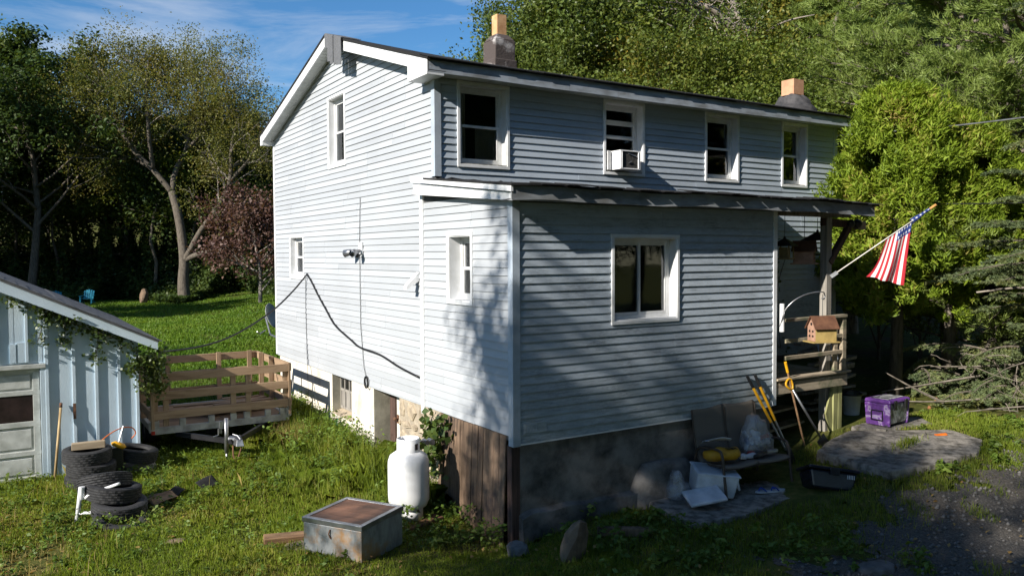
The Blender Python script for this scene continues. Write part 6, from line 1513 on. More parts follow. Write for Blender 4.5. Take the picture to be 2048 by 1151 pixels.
for (b, d, s, mt, lb) in ((5.5, 24, 1.6, 'leaf_glossy', "glossy shrub showing above the roof right of the near chimney"), (9.6, 25, 1.75, 'leaf_mid', "bright green shrub above the middle of the roof"), (13.2, 25, 1.7, 'leaf_mid', "pale green shrub just left of the far chimney"), (16.2, 25, 1.7, 'leaf_mid', "green shrub behind the far chimney"), (12.0, 30, 2.2, 'leaf_mid', "tall green thicket below the leaning bare trunk"), (8.0, 30, 2.4, 'leaf_glossy', "tall thicket between the oak and the bare trunk"), (27, 19, .9, 'leaf_dark', "dark shrub added to fill the shade under the arborvitae"), (31, 18, .8, 'leaf_dark', "dark shrub added to fill the shade under the spruce"), (24.6, 21, 1.0, 'leaf_dark', "dark shrub added to fill the shade right of the porch")):  # three dark ones added as a dark backdrop to the shade below the arborvitae
    xy = polar(R(b), d); s *= .5; plant_tree('shrub', xy, s, rd.uniform(0, 6.28), "shrub", lb, "shrubs on the slope behind the house", M[mt])
# leaning bare trunk wrapped with dead vines
lt = thing("bare_tree", "leaning bare trunk with tangled dead branches above the roof", "tree", (*polar(R(17.6), 27), gz(*polar(R(17.6), 27))))
x0, y0 = polar(R(17.6), 27); g0 = gz(x0, y0)
def at_b(b, d, z): q = polar(R(b), d); return (q[0], q[1], z)
zz = lambda py, d: 2.27+(511-py)/1606*d
mb = MB(); limbs = [[at_b(17.6, 27, g0-.2), at_b(17.2, 27, zz(160, 27)), at_b(16.3, 26.8, zz(110, 27)), at_b(15.2, 26.6, zz(70, 27)), at_b(14.0, 26.4, zz(40, 27)), at_b(12.6, 26.4, zz(5, 26)), at_b(12.0, 26.4, zz(-40, 26))],
         [at_b(17.2, 27, zz(150, 27)), at_b(16.6, 27.4, zz(85, 27)), at_b(15.6, 27.6, zz(30, 27)), at_b(15.0, 27.6, zz(-30, 27))]]
mb.tube(catmull(limbs[0], 5), list(np.linspace(.20, .06, 31)), 8); mb.tube(catmull(limbs[1], 5), list(np.linspace(.15, .06, 16)), 7)
for b0, p0, b1, p1, b2, p2 in ((14.4, 40, 10.5, 25, 8.2, 12), (16.2, 105, 13.4, 88, 9.6, 40), (14.0, 38, 12.6, 20, 10.8, 14), (16.6, 90, 18.5, 55, 20.5, 40), (15.0, 60, 12.2, 30, 11.0, -10)):
    mb.tube(catmull([at_b(b0, 26.6, zz(p0, 26.6)), at_b(b1, 26, zz(p1, 26)), at_b(b2, 25.6, zz(p2, 25.6))], 5), list(np.linspace(.06, .015, 11)), 5)
mb.build("trunk", M['bark_dead'], lt, smooth=True, fix=False)
mb = MB(); rd = random.Random(9); L0 = catmull(limbs[0], 6)
for k in range(60):
    i = rd.randint(6, len(L0)-4); p = Vector(L0[i]); pts = [p+Vector((rd.gauss(0, .15), rd.gauss(0, .15), rd.gauss(0, .1)))]; d = Vector((rd.gauss(-.2, .6), rd.gauss(0, .5), rd.gauss(.15, .6))).normalized()
    for j in range(5): d = (d+Vector((rd.gauss(0, .3), rd.gauss(0, .3), rd.gauss(-.08, .3)))).normalized(); pts.append(pts[-1]+d*rd.uniform(.2, .5))
    mb.tube(pts, list(np.linspace(.022, .006, 6)), 4, cap=False)
mb.build("dead_twigs", M['bark_dead'], lt, fix=False)

# ---- white pines
def pine(key, seed, H, spread, ntuft, nl=.16):
    rd = random.Random(seed); rg = np.random.default_rng(seed); out = []; tuft = []
    out.append(([Vector((rd.gauss(0, .05)*i, rd.gauss(0, .05)*i, H*i/10-.3)) for i in range(11)], [.24*(1-.09*i) for i in range(11)], 0))
    z = 1.0
    while z < H*.97:
        for k in range(rd.choice((5, 6, 7))):
            a = rd.uniform(0, 6.28); L = spread*(1-(z/H)**1.6)*rd.uniform(.65, 1.1)+.4; p = Vector((0, 0, z+rd.uniform(-.2, .2))); d = Vector((math.cos(a), math.sin(a), .12)); pts = [p]
            for j in range(7): d = (d+Vector((rd.gauss(0, .08), rd.gauss(0, .08), .035-.02*(j < 3)))).normalized(); pts.append(pts[-1]+d*L/7)
            out.append((pts, list(np.linspace(.05, .012, 8)), 1))
            for j in range(2, 8):
                for s in (-1, 1, 0):
                    if rd.random() < .15: continue
                    sd = Vector((-d.y, d.x, .2))*s+d*.8+Vector((0, 0, rd.uniform(-.1, .4))); sd.normalize(); l2 = L*.24*(1.2-j*.08)*rd.uniform(.7, 1.3); q = [pts[j], pts[j]+sd*l2*.5, pts[j]+sd*l2+Vector((0, 0, .06*l2))]
                    out.append((q, [.012, .009, .005], 2))
                    for m_ in range(5):
                        f = .25+.75*m_/4; b = pts[j].lerp(q[2], f)+Vector((rd.gauss(0, .12), rd.gauss(0, .12), rd.gauss(0, .07))); tuft.append((b, (sd+Vector((rd.gauss(0, .3), rd.gauss(0, .3), .35))).normalized()))
        z += rd.uniform(.45, .65)
    rd.shuffle(tuft); tuft = tuft[:ntuft]; nn_ = 11; n = len(tuft)*nn_
    B = np.repeat(np.array([t[0][:] for t in tuft]), nn_, 0); D = np.repeat(np.array([t[1][:] for t in tuft]), nn_, 0); D = D+rg.normal(size=D.shape)*.48; D /= np.linalg.norm(D, axis=1)[:, None]
    B = B+rg.normal(size=B.shape)*.035; S = np.cross(D, rg.normal(size=D.shape)); S /= np.linalg.norm(S, axis=1)[:, None]; l_ = (nl*rg.uniform(.7, 1.25, n))[:, None]; w_ = .014
    V = np.stack([B-S*w_, B+S*w_, B+D*l_], 1).reshape(-1, 3); F = np.arange(3*n).reshape(-1, 3)
    tm = branch_mesh(out, 0, (8, 5, 3, 3)).mesh("trunk", None, True, False); tm.materials.append(M['bark']); TREE[key] = (tm, npmesh("crown", V, F, M['needle_pine'], np.repeat(rg.random(len(tuft)), nn_)))
pine('pine', 51, 13, 4.1, 42000, .19)
def plant_pine(xy, s, rz, label): plant_tree('pine', xy, s, rz, "white_pine", label, "white pines right of the house")
plant_pine(polar(R(28.8), 21.5), 1.05, .4, "large white pine filling the upper right corner")
plant_pine(polar(R(23.0), 27), 1.0, 2.0, "white pine behind the far chimney and arborvitae")
plant_pine(polar(R(34.5), 20), .9, 3.9, "white pine at the right edge behind the spruce")
plant_pine(polar(R(32.2), 17.0), .80, 1.2, "nearest white pine, its boughs hanging over the right edge")
plant_pine(polar(R(19.8), 33), 1.0, 5.0, "farther white pine above the far chimney")

# ---- arborvitae at the right end of the house
def arbor(xy, rad, H, seed, label, n=125000):
    rg = np.random.default_rng(seed); base = gz(*xy)
    t = thing("arborvitae", label, "tree", (xy[0], xy[1], base), (0, 0, 0), "arborvitae beside the porch")
    MB().tube([(0, 0, -.2), (.05, 0, 1.4), (0, .05, H*.8)], [.14, .11, .03], 8).build("trunk", M['bark'], t, world=False, smooth=True)
    nc = 640; cz = rg.random(nc)**.9; ct = rg.random(nc)*2*np.pi
    pf = lambda z, th: rad*np.clip(np.sin(np.pi*np.clip(z*.86+.12, 0, 1))**.5, .05, 1)*(1-.20*z)*(1+.10*np.sin(th*3+z*5+seed)+.10*np.sin(th*5-z*9))
    cr_ = pf(cz, ct)*rg.uniform(.58, 1.12, nc); cs = rg.uniform(.08, .26, nc)
    C = np.stack([cr_*np.cos(ct), cr_*np.sin(ct), .25+cz*(H-.3)], 1); k = rg.integers(0, nc, n)
    q = rg.normal(size=(n, 3)); q /= np.linalg.norm(q, axis=1)[:, None]; q *= (rg.random(n)**.4)[:, None]
    P = C[k]+q*cs[k][:, None]*np.array([1, 1, 1.5]); kp = P[:, 2] > 2.0+.5*np.sin(ct[k]*3+seed)
    od = np.stack([np.cos(ct[k]), np.sin(ct[k]), 0*k], 1); orient = (od*.5+q*.8+np.array([0, 0, .8]))[kp]; P = P[kp]
    me = leaves_mesh("crown", P, .125, M['leaf_arbor'], rg, .0, 4.2, .1, orient); linkmesh("crown", me, t)
arbor(polar(R(25.6), 15.6), 1.6, 6.0, 1, "bright green arborvitae at the right end of the house")
arbor(polar(R(28.6), 16.2), 1.75, 5.6, 2, "bright green arborvitae behind the flag")

# ---- spruce at the right edge, and the heap of cut branches below it
def needle_twig(tw, rg, nl=.03, per=46, w_=.0032):
    """tw: list of (p0,p1): needles all round each twig"""
    n = len(tw)*per; A = np.repeat(np.array([a[:] for a, b in tw]), per, 0); Bv = np.repeat(np.array([b[:] for a, b in tw]), per, 0); f = rg.random(n)[:, None]
    D = Bv-A; ln = np.linalg.norm(D, axis=1)[:, None]; D = D/ln; B = A+(Bv-A)*f; O = rg.normal(size=D.shape); O -= D*(O*D).sum(1)[:, None]; O /= np.linalg.norm(O, axis=1)[:, None]
    N_ = D*.65+O*.8; S = np.cross(N_, O+rg.normal(size=O.shape)*.5); S /= np.linalg.norm(S, axis=1)[:, None]; l_ = nl*rg.uniform(.7, 1.2, n)[:, None]
    V = np.stack([B-S*w_, B+S*w_, B+N_*l_], 1).reshape(-1, 3); return npmesh("needles", V, np.arange(3*n).reshape(-1, 3), M['needle_spruce'], np.repeat(rg.random(len(tw)), per))
def spruce_bough(rd, p, d, L, wood, tw, droop=-.03, dens=1.0):
    pts = [p]; n = 9
    for j in range(n): d = (d+Vector((rd.gauss(0, .05), rd.gauss(0, .05), droop+rd.gauss(0, .03)))).normalized(); pts.append(pts[-1]+d*L/n)
    wood.append((pts, list(np.linspace(.020, .004, n+1)), 1))
    for j in range(1, n+1):
        for s in (-1, 1):
            for _ in range(2):
                if rd.random() > dens: continue
                f = rd.random(); b = pts[j-1].lerp(pts[j], f); sd = (Vector((-d.y, d.x, 0)).normalized()*s*.8+d*.7+Vector((0, 0, rd.uniform(-.25, .15)))).normalized(); l2 = L*.30*(1.1-j/n*.75)*rd.uniform(.6, 1.2)+.08
                e = b+sd*l2; wood.append(([b, e], [.006, .003], 2)); tw.append((b.lerp(e, .15), e))
                for q in range(max(1, int(l2/.10))):
                    g2 = b.lerp(e, rd.uniform(.2, .9)); s3 = (sd+Vector((-sd.y, sd.x, 0))*rd.choice((-1, 1))*.9+Vector((0, 0, rd.uniform(-.35, .1)))).normalized(); tw.append((g2, g2+s3*rd.uniform(.07, .16)))
    tw.append((pts[-2], pts[-1]+d*.06))
sx_, sy_ = polar(R(35.2), 13.6); sp = thing("spruce_tree", "spruce whose boughs reach in from the right edge", "tree", (sx_, sy_, gz(sx_, sy_)))
rd = random.Random(61); rg = np.random.default_rng(61); wood = []; tw = []
wood.append(([Vector((sx_, sy_, gz(sx_, sy_)-.2)), Vector((sx_, sy_, 4)), Vector((sx_, sy_, 9))], [.18, .13, .03], 0))
left = Vector((-.845, .535, 0))
for z_, L, a in ((2.75, 1.9, .1), (2.45, 2.2, -.25), (2.3, 1.8, .35), (2.1, 2.3, .0), (1.95, 2.0, -.4), (1.85, 1.9, .3), (3.2, 1.4, .2), (1.6, 1.7, .15), (1.35, 1.5, -.2), (3.6, 1.3, -.2), (4.2, 1.2, .1), (1.1, 1.3, .3)):
    d = Matrix.Rotation(a, 3, 'Z') @ left; d = (d+Vector((0, 0, .10))).normalized(); spruce_bough(rd, Vector((sx_, sy_, z_)), d, L, wood, tw)
for k in range(26):
    a = rd.uniform(1.2, 5.1); d = Matrix.Rotation(a, 3, 'Z') @ left; spruce_bough(rd, Vector((sx_, sy_, rd.uniform(1.2, 7.5))), (d+Vector((0, 0, .08))).normalized(), rd.uniform(1.0, 1.8), wood, tw, dens=.5)
branch_mesh(wood, 0, (8, 5, 3, 3)).build("trunk", M['bark'], sp, fix=False)
me = needle_twig(tw, rg, .042, 54, .008); o = linkmesh("crown", me, sp); o.matrix_parent_inverse = Matrix.Translation((-sx_, -sy_, -gz(sx_, sy_)))
# bare grey limb stretched across below the boughs
mb = MB(); mb.tube(catmull([(8.4, -1.0, 1.62), (8.9, -1.5, 1.70), (9.5, -2.1, 1.62), (10.2, -2.9, 1.52), (11.0, -3.6, 1.45)], 6), list(np.linspace(.015, .035, 25)), 6)
single(mb, "bare_limb", M['bark_dead'], (0, 0, 0), (0, 0, 0), "long bare grey limb stretching in from the right edge", "branch", smooth=True)
# heap of cut branches
hx, hy = 9.7, -.35; hp = thing("brush_heap", "heap of cut spruce branches and bare twigs on the right", "brush heap", (hx, hy, gz(hx, hy)))
wood = []; tw = []; rd = random.Random(71); rg = np.random.default_rng(71)
for k in range(46):
    a = rd.uniform(-1.3, 1.3)+math.pi*.86; p = Vector((hx+rd.uniform(-.1, 2.4), hy+rd.uniform(-1.3, 1.2), gz(hx, hy)+rd.uniform(.15, 1.25))); d = Vector((math.cos(a), math.sin(a), rd.uniform(-.35, .45))).normalized(); spruce_bough(rd, p, d, rd.uniform(.6, 1.4), wood, tw, droop=-.09, dens=.7)
rd.shuffle(tw); tw = tw[:9000]
nb_ = len(wood)
for k in range(24):
    a = rd.uniform(-1.5, 1.5)+math.pi*.9; p = Vector((hx+rd.uniform(-.5, 2.4), hy+rd.uniform(-1.2, 1.1), gz(hx, hy)+rd.uniform(.04, 1.1))); d = Vector((math.cos(a), math.sin(a), rd.uniform(-.3, .4))).normalized(); pts = [p]
    for j in range(6): d = (d+Vector((rd.gauss(0, .30), rd.gauss(0, .30), rd.gauss(-.03, .26)))).normalized(); pts.append(pts[-1]+d*rd.uniform(.10, .26))
    pts = [Vector((q.x, q.y, max(q.z, gz(q.x, q.y)+.02))) for q in pts]; wood.append((pts, list(np.linspace(.010, .003, 7)), 1))
for p0, p1, p2 in (((8.0, .2, .0), (8.8, -.3, -.05), (10.6, -1.0, .0)), ((8.3, .6, .05), (8.9, .2, .15), (9.9, -.3, .3)), ((8.1, .4, .45), (8.5, .1, .15), (8.9, -.2, -.1)), ((8.9, -.6, -.2), (9.8, -1.0, -.15), (11.2, -1.7, -.1)), ((9.0, .1, .5), (9.8, -.4, .5), (11, -1.1, .55))):
    f = [Vector((q[0], q[1], gz(q[0], q[1])+.25+q[2])) for q in (p0, p1, p2)]; wood.append((catmull(f, 6), list(np.linspace(.008, .026, 13)), 1))
branch_mesh(wood[:nb_], 0, (8, 5, 3, 3)).build("boughs", M['bark'], hp, fix=False); branch_mesh(wood[nb_:], 0, (8, 5, 3, 3)).build("bare_twigs", M['bark_dead'], hp, fix=False)
o = linkmesh("needled_sprigs", needle_twig(tw, rg, .042, 40, .0075), hp); o.matrix_parent_inverse = Matrix.Translation((-hx, -hy, -gz(hx, hy)))
M['cone'] = m_plain("spruce_cone", (.30, .13, .05), (.17, .07, .03), .8, 30, 60, .8)
for c in ((8.6, .28, .6), (9.0, .02, .7)):
    q = min(tw, key=lambda s_: (s_[1]-Vector((c[0], c[1], gz(c[0], c[1])+c[2]))).length)[1]; c = (q.x, q.y, q.z-.05-gz(q.x, q.y))
    MB().lathe([(.001, -.05), (.025, -.04), (.033, 0), (.024, .04), (.001, .055)], 10, (c[0], c[1], gz(c[0], c[1])+c[2])).build("cone", M['cone'], hp, smooth=True)
# bare brown litter under the heap
# ---- tree whose shade dapples the front of the house (stands left of the view)
make_proto('yard', 91, 12.6, .2, 17500, .16, M['leaf_mid'], M['bark'], dict(DEC, kids=(20, 6, 4), start=(.20, .22, .2)), sigma=.20, target_r=3.1)
for i, (x_, y_, s, sz) in enumerate(((-15.0, -4.62, 1.0, 1.0), (-15.6, -8.6, 1.0, 1.0), (-17.5, -12.6, 1.1, 1.2), (-22.0, -7.7, .9, 1.38))): plant_tree('yard', (x_, y_), s, 1.1+i*2.0, "yard_tree", ("nearest", "second nearest", "third nearest", "farthest")[i]+" to the house of the leafy yard trees left of the view", "yard trees left of the view", sz=sz)
# unseen trees and shrubs added behind the viewpoint to cut skylight and fill reflections
for i, (x_, y_) in enumerate(((2, -19), (8, -17.5), (14, -18), (-5, -21), (20, -17), (26, -15), (5, -26), (14, -26), (-3, -29), (23, -24))): plant_tree('wood1' if i % 2 else 'wood2', (x_, y_), 1.2, i*2.1, "skylight_block_tree", ("first", "second", "third", "fourth", "fifth", "sixth", "seventh", "eighth", "ninth", "tenth")[i]+" of the unseen trees added behind the viewpoint to block skylight", "unseen trees added behind the viewpoint")

for i, (x_, y_) in enumerate(((-1, -15.5), (5, -14.5), (11, -14.5), (17, -14), (23, -12.5))): plant_tree('shrub', (x_, y_), .85, i*1.7, "skylight_block_shrub", ("first", "second", "third", "fourth", "fifth")[i]+" of the tall unseen shrubs added behind the viewpoint to block skylight", "unseen shrubs added behind the viewpoint", M['leaf_dark'])  # added, out of view, to block low skylight on the front wall
# ================================================================== IVY
def vine(name, stems, nl, size, sig, label, seed, mat='ivy', droop=0):
    rg = np.random.default_rng(seed); p0 = stems[0][0]; t = thing(name, label, "vine", p0); mb = MB(); pts = []
    for s in stems:
        c = catmull(s, 5); mb.tube(c, .006, 4, cap=False); pts += [q[:] for q in c]
    mb.build("stem", M['bark'], t, fix=False); pts = np.array(pts); P = pts[rg.integers(0, len(pts), nl)]+rg.normal(size=(nl, 3))*np.array(sig)
    nrm = leaves_mesh("leaves", P-np.array(p0), size, M[mat], rg, .15, 1.15, .2); linkmesh("leaves", nrm, t)
sz_ = lambda x: sroof(x)-.22
vine("ivy", [[(-3.15, 5.85, .55), (-3.6, 5.86, sz_(-3.6)), (-4.1, 5.86, sz_(-4.1)), (-4.55, 5.87, sz_(-4.55)), (-5.1, 5.87, sz_(-5.1))], [(-3.3, 5.9, .62), (-3.2, 5.95, .35), (-3.25, 5.95, .15)], [(-3.2, 6.0, .6), (-3.05, 6.1, .3), (-3.0, 6.2, .05)], [(-3.9, 5.9, sz_(-3.9)), (-3.95, 5.93, .68)], [(-4.35, 5.9, sz_(-4.35)), (-4.36, 5.94, .95)], [(-4.6, 5.9, sz_(-4.6)), (-4.72, 5.93, 1.0)], [(-3.45, 5.85, .6), (-3.4, 5.87, .45)]], 1500, .058, (.07, .05, .06), "ivy trailing along the shed eave and down its corner", 5)
vine("ivy", [[(-3.05, 5.8, .75), (-3.02, 6.2, .5), (-3.0, 6.6, .3), (-3.0, 6.4, .0)], [(-3.1, 5.85, .72), (-3.05, 6.0, .4), (-3.08, 6.1, .15)]], 620, .062, (.08, .08, .10), "ivy mass hanging off the shed corner above the trailer", 6)
vine("grape_vine", [[(-.06, 1.95, -.9), (-.10, 1.90, -.4), (-.12, 1.95, .02)], [(-.1, 1.9, -.4), (-.18, 1.75, -.15), (-.14, 1.62, .0)], [(-.1, 1.95, -.1), (-.2, 1.9, -.35), (-.16, 1.75, -.55)]], 190, .11, (.07, .10, .10), "green vine climbing the wall behind the propane tank", 7)
vine("dead_vine", [[(5.9, 1.95, .4), (5.85, 1.93, 1.2), (5.95, 1.93, 2.0), (6.0, 1.9, 2.8)], [(6.6, 1.95, .5), (6.5, 1.93, 1.4), (6.3, 1.93, 2.1)], [(7.2, 1.95, .5), (7.0, 1.9, 1.5), (7.3, 1.9, 2.3)]], 150, .07, (.20, .04, .22), "dark climbing vine on the wall under the porch roof", 8, 'leaf_dark')

# ================================================================== GRASS AND WEEDS
def pip(poly, x, y):
    ins_ = np.zeros(len(x), bool); n = len(poly)
    for i in range(n):
        (x1, y1), (x2, y2) = poly[i], poly[(i+1) % n]; c = ((y1 > y) != (y2 > y)) & (x < (x2-x1)*(y-y1)/(y2-y1+1e-12)+x1); ins_ ^= c
    return ins_
SLABS = [[(2.05, -.1), (1.86, -1.05), (2.7, -1.22), (3.55, -1.12), (4.35, -1.25), (4.6, -.55), (4.5, -.06)], [(4.95, -.55), (4.85, -1.75), (5.5, -1.95), (6.6, -2.02), (7.25, -1.75), (7.4, -1.15), (6.6, -.5), (6.2, -.2), (5.6, -.3)], [(6.35, -.15), (6.55, -.6), (7.6, -.75), (7.9, -.35), (7.2, -.05)]]
def allowed(x, y, drive=True):
    ok = ~((x > -.02) & (x < 8.9) & (y > .0) & (y < 9.9)); ok &= ~((x > -9.9) & (x < SX1) & (y > SY-.02) & (y < 12)); ok &= ~((x > 4.6) & (x < 9.2) & (y > -.1) & (y < 2.2))
    for s in SLABS: ok &= ~pip(s, x, y)
    if drive: ok &= ~((drive_dist(x, y)+.28*np.sin(x*57.3+y*41.1)+.22*np.sin(x*91.7-y*73.3) > .12) & (np.sin(x*3.1+y*2.3)+np.sin(x*7.7-y*5.1)*.6 < 1.1))
    ok &= ~((np.hypot(x-hx-.8, y-hy) < 1.5))
    return ok
def vnoise(x, y, s, seed):
    r_ = np.random.default_rng(seed); out = 0
    for k in range(6):
        a = r_.uniform(0, 6.28); f = s*r_.uniform(.6, 1.7); out = out+np.sin((x*np.cos(a)+y*np.sin(a))*f+r_.uniform(0, 6.28))
    return out/6**.5
def blades(name, x, y, h, wd, mat, rg, label, lean=.45, seg=1):
    n = len(x); z = ground(x, y)-.01; a = rg.uniform(0, 2*np.pi, n); b = rg.uniform(0, 2*np.pi, n); l_ = np.abs(rg.normal(size=n))*lean
    B = np.stack([x, y, z], 1); S = np.stack([np.cos(a), np.sin(a), 0*a], 1)*(wd if np.ndim(wd) == 0 else wd[:, None])*.5
    mid = B+np.stack([np.cos(b)*l_*h*.35, np.sin(b)*l_*h*.35, h*.62], 1); tip = B+np.stack([np.cos(b)*l_*h, np.sin(b)*l_*h, h*np.clip(1.05-.45*l_, .35, 1)], 1)
    V = np.stack([B-S, B+S, mid+S*.75, tip, mid-S*.75], 1).reshape(-1, 3); F = np.arange(5*n).reshape(-1, 5)
    o = linkmesh(name, npmesh(name, V, F, mat, rg.random(n))); return tag(o, label, "grass", kind="stuff")
rg = np.random.default_rng(100)
def scatter(x0, x1, y0, y1, dens, fn=None, drive=True):
    n = int((x1-x0)*(y1-y0)*dens); x = rg.uniform(x0, x1, n); y = rg.uniform(y0, y1, n); k = allowed(x, y, drive)
    if fn is not None: k &= fn(x, y)
    return x[k], y[k]
infr = lambda x, y: True | (x > 0)
patch = lambda x, y: vnoise(x, y, 2.2, 4)
# left foreground lawn
x, y = scatter(-8, .6, -3, 6.2, 4200, lambda x, y: (patch(x, y) > -1.5+rg.random(len(x))*.9) & ((x+5.1)*.0+y > -3.2))
hgt = (.030+.032*np.clip(vnoise(x, y, 1.3, 9)+.6, 0, 2))*rg.uniform(.6, 1.5, len(x)); hgt += .08*(rg.random(len(x)) < .03)
blades("lawn_grass", x, y, hgt, .0065, M['grass'], rg, "sunny rough grass in the left foreground")
x, y = scatter(-8, .4, -3, 6.2, 1500, lambda x, y: vnoise(x, y, 1.4, 61) > -.25+rg.random(len(x))*.6)
blades("dead_thatch", x, y, rg.uniform(.015, .07, len(x)), .007, M['grass_dry'], rg, "dead straw mixed into the left lawn", 1.2)
# long weeds and grass along the house side and under the trailer
x, y = scatter(-3.2, -.02, 1.6, 9.6, 1500, lambda x, y: (vnoise(x, y, 1.8, 22) > -.9) & (np.abs(x+1.9) > .0))
wx = np.clip(1-np.abs(x+.5)/1.4, 0, 1); hgt = (.10+.42*wx)*rg.uniform(.5, 1.3, len(x))*(1-.35*(y < 2.3))
blades("weed_grass", x, y, hgt, .009, M['grass'], rg, "long weedy grass along the side of the house", .6)
x, y = scatter(-1.15, -.25, 5.2, 8.2, 900, lambda x, y: vnoise(x, y, 3, 31) > .25)
blades("dry_grass", x, y, rg.uniform(.2, .55, len(x)), .007, M['grass_dry'], rg, "tuft of dry straw-coloured grass by the foundation", .7)
x, y = scatter(-2.3, -.6, 4.4, 6.4, 900, lambda x, y: vnoise(x, y, 3, 33) > .1)
blades("dry_grass", x, y, rg.uniform(.02, .07, len(x)), .006, M['grass_dry'], rg, "matted dead grass in front of the trailer jack", 1.6)
x, y = scatter(-6, -.3, 1.0, 6.0, 26, lambda x, y: vnoise(x, y, 1.5, 81) > .2)
blades("seed_stalks", x, y, rg.uniform(.14, .34, len(x)), .005, M['grass_dry'], rg, "thin dry seed stalks standing above the left lawn", .35)
# front yard and right lawn
x, y = scatter(-1.0, 8.5, -6, .0, 1500, lambda x, y: (vnoise(x, y, 1.9, 14) > -.5-.6*rg.random(len(x))))
blades("yard_grass", x, y, rg.uniform(.03, .12, len(x)), .007, M['grass'], rg, "patchy shaded grass in front of the house")
x, y = scatter(6.6, 13, -5.5, 1.2, 2300, lambda x, y: vnoise(x, y, 1.2, 16) > -1.1)
blades("side_lawn", x, y, rg.uniform(.03, .11, len(x)), .0075, M['grass'], rg, "bright short grass right of the concrete slab")
# grass overhanging edges of slabs and drive handled by weeds; back lawn in two distances
x, y = scatter(-6, 4, 9.9, 24, 420); blades("back_lawn", x, y, rg.uniform(.05, .12, len(x)), .016, M['lawn'], rg, "sunny back lawn nearer the house", .6)
n = 90000; dd_ = rg.uniform(24, 66, n); bb = rg.uniform(-34, -15.5, n); kt = np.tan(np.radians(bb)); x = -5.1265+.535*dd_+.845*kt*dd_; y = -8.0698+.845*dd_-.535*kt*dd_; k = allowed(x, y) & (y > 10)
blades("far_lawn", x[k], y[k], rg.uniform(.06, .15, k.sum()), .05, M['lawn'], rg, "far part of the back lawn up to the wood", .6)
# broad-leaved weeds
def weeds(name, x, y, h, nl, size, label, seed, mat='weed', spread=.5):
    r_ = np.random.default_rng(seed); n = len(x); z = ground(x, y); P = np.repeat(np.stack([x, y, z], 1), nl, 0); H_ = np.repeat(h, nl); f = r_.random(n*nl)**.8
    P[:, 2] += f*H_+.01; a = r_.uniform(0, 6.28, n*nl); q = np.abs(r_.normal(size=n*nl))*spread*H_*(1.15-.6*f); P[:, 0] += np.cos(a)*q; P[:, 1] += np.sin(a)*q
    ok = allowed(P[:, 0], P[:, 1]); P = P[ok]; a = a[ok]
    o = linkmesh(name, leaves_mesh(name, P, size, M[mat], r_, .9, 1.8, .2, np.stack([np.cos(a), np.sin(a), .2+0*a], 1), .5)); return tag(o, label, "weeds", kind="stuff")
x, y = scatter(-1.3, -.02, 2.6, 8.6, 20); h = rg.uniform(.16, .62, len(x))*(1.1-.35*np.abs(x+.4)); weeds("weed_patch", x, y, h, 46, .06, "leafy weeds along the cream foundation", 41, spread=.4)
x, y = scatter(-3.4, -.3, 3.0, 6.2, 10); weeds("weed_patch", x, y, rg.uniform(.06, .24, len(x)), 30, .055, "low weeds in front of the trailer", 42)
x, y = scatter(-6.5, -.8, -2.0, 4.6, 24, lambda x, y: vnoise(x, y, 1.6, 71) > -.2); weeds("weed_patch", x, y, rg.uniform(.03, .13, len(x)), 14, .045, "low broad-leaved weeds in the left lawn", 43)
x, y = scatter(-.6, 4.8, -3.6, -.12, 16, lambda x, y: vnoise(x, y, 1.7, 44) > -.2); weeds("weed_patch", x, y, rg.uniform(.06, .26, len(x)), 32, .065, "weeds in the shade in front of the house", 44)
x, y = scatter(4.6, 9.0, -3.1, -1.2, 14, lambda x, y: vnoise(x, y, 1.7, 45) > -.1); weeds("weed_patch", x, y, rg.uniform(.05, .16, len(x)), 26, .075, "broad weeds along the edge of the concrete slab", 45)
x, y = scatter(-1.2, .1, .1, 2.2, 18, lambda x, y: np.hypot(x+.74, y-1.4) > .34); weeds("weed_patch", x, y, rg.uniform(.10, .36, len(x)), 36, .06, "weeds at the foot of the plank skirting", 46)
x, y = scatter(7, 13, -5, 1, 6); weeds("weed_patch", x, y, rg.uniform(.04, .12, len(x)), 20, .06, "low weeds in the right-hand lawn", 47)
x, y = scatter(-5.6, -3.2, 2.6, 6.0, 14); weeds("weed_patch", x, y, rg.uniform(.08, .22, len(x)), 26, .05, "weeds among the old tyres", 48)
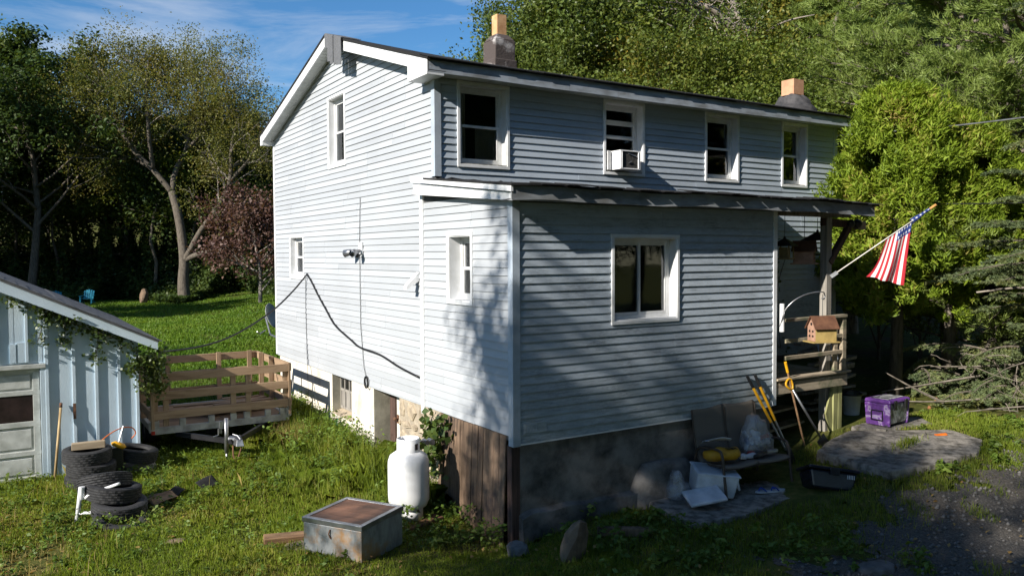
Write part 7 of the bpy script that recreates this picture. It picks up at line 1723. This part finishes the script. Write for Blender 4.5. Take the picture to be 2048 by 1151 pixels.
# gravel stones on the driveway
n = 9000; x = rg.uniform(1.5, 11, n); y = rg.uniform(-6.5, -2, n); k = drive_mask(x, y); x, y = x[k], y[k]; n = len(x)
ico = np.array([(0, 0, 1), (.9, 0, .2), (.25, .85, .2), (-.75, .5, .2), (-.75, -.5, .2), (.25, -.85, .2), (0, 0, -.5)]); s = (rg.random(n)**4*.034+.005)
V = (ico[None]*s[:, None, None]*rg.uniform(.7, 1.3, (n, 7, 1))); V[:, :, 0] += x[:, None]; V[:, :, 1] += y[:, None]; V[:, :, 2] += (ground(x, y)+.014)[:, None]
F = np.array([(0, 1, 2), (0, 2, 3), (0, 3, 4), (0, 4, 5), (0, 5, 1), (6, 2, 1), (6, 3, 2), (6, 4, 3), (6, 5, 4), (6, 1, 5)]); F = (F[None]+np.arange(n)[:, None, None]*7).reshape(-1, 3)
o = linkmesh("gravel", npmesh("gravel", V.reshape(-1, 3), F, M['rock_grey'])); tag(o, "loose gravel stones on the driveway", "gravel", kind="stuff")
# fallen leaves
n = 1500; x = rg.uniform(-6, 11, n); y = rg.uniform(-6, 6, n); k = allowed(x, y, False); x, y = x[k], y[k]
M['leaf_fallen'] = m_leaf("fallen_leaf", [(.16, .09, .03), (.28, .17, .05), (.35, .24, .08), (.22, .10, .04)], .2)
o = linkmesh("fallen_leaves", leaves_mesh("fallen_leaves", np.stack([x, y, ground(x, y)+rg.uniform(.02, .07, len(x))], 1), .055, M['leaf_fallen'], rg, 2.5, 1.5)); tag(o, "scattered fallen brown leaves on the ground", "leaves", kind="stuff")

x, y = scatter(5.6, 6.6, -1.6, -.9, 0.0001); x = rg.normal(6.15, .16, 260); y = rg.normal(-1.22, .06, 260)
n = len(x); o = blades("slab_grass", x, y, rg.uniform(.05, .13, n), .007, M['grass'], rg, "small tuft of grass growing through the larger slab"); o.location.z = .06
# overhead wires on the right and an autumn spray
single(MB().tube(catmull([(8.75, 1.9, 4.58), (9.9, -.3, 4.62), (11.2, -2.9, 4.85), (12.6, -5.6, 5.3)], 8), .014, 6), "overhead_wire", M['steel'], (0, 0, 0), (0, 0, 0), "pale overhead wire rising to the right in front of the pine", "wire")
single(MB().tube(catmull([(8.8, 1.0, 3.2), (10.2, -1.2, 3.15), (11.6, -3.4, 3.35), (13.2, -6.0, 3.8)], 8), .010, 6), "overhead_wire", M['black'], (0, 0, 0), (0, 0, 0), "thin dark overhead wire behind the flag tip", "wire")
vine("autumn_spray", [[(12.6, -3.9, 5.6), (11.9, -3.2, 5.0), (11.2, -2.6, 4.75), (10.6, -2.2, 4.72)], [(12.3, -3.5, 5.2), (11.8, -3.1, 4.6), (11.4, -2.9, 4.4)]], 90, .13, (.12, .12, .10), "spray of orange-yellow autumn leaves at the right edge", 91, 'leaf_fallen')
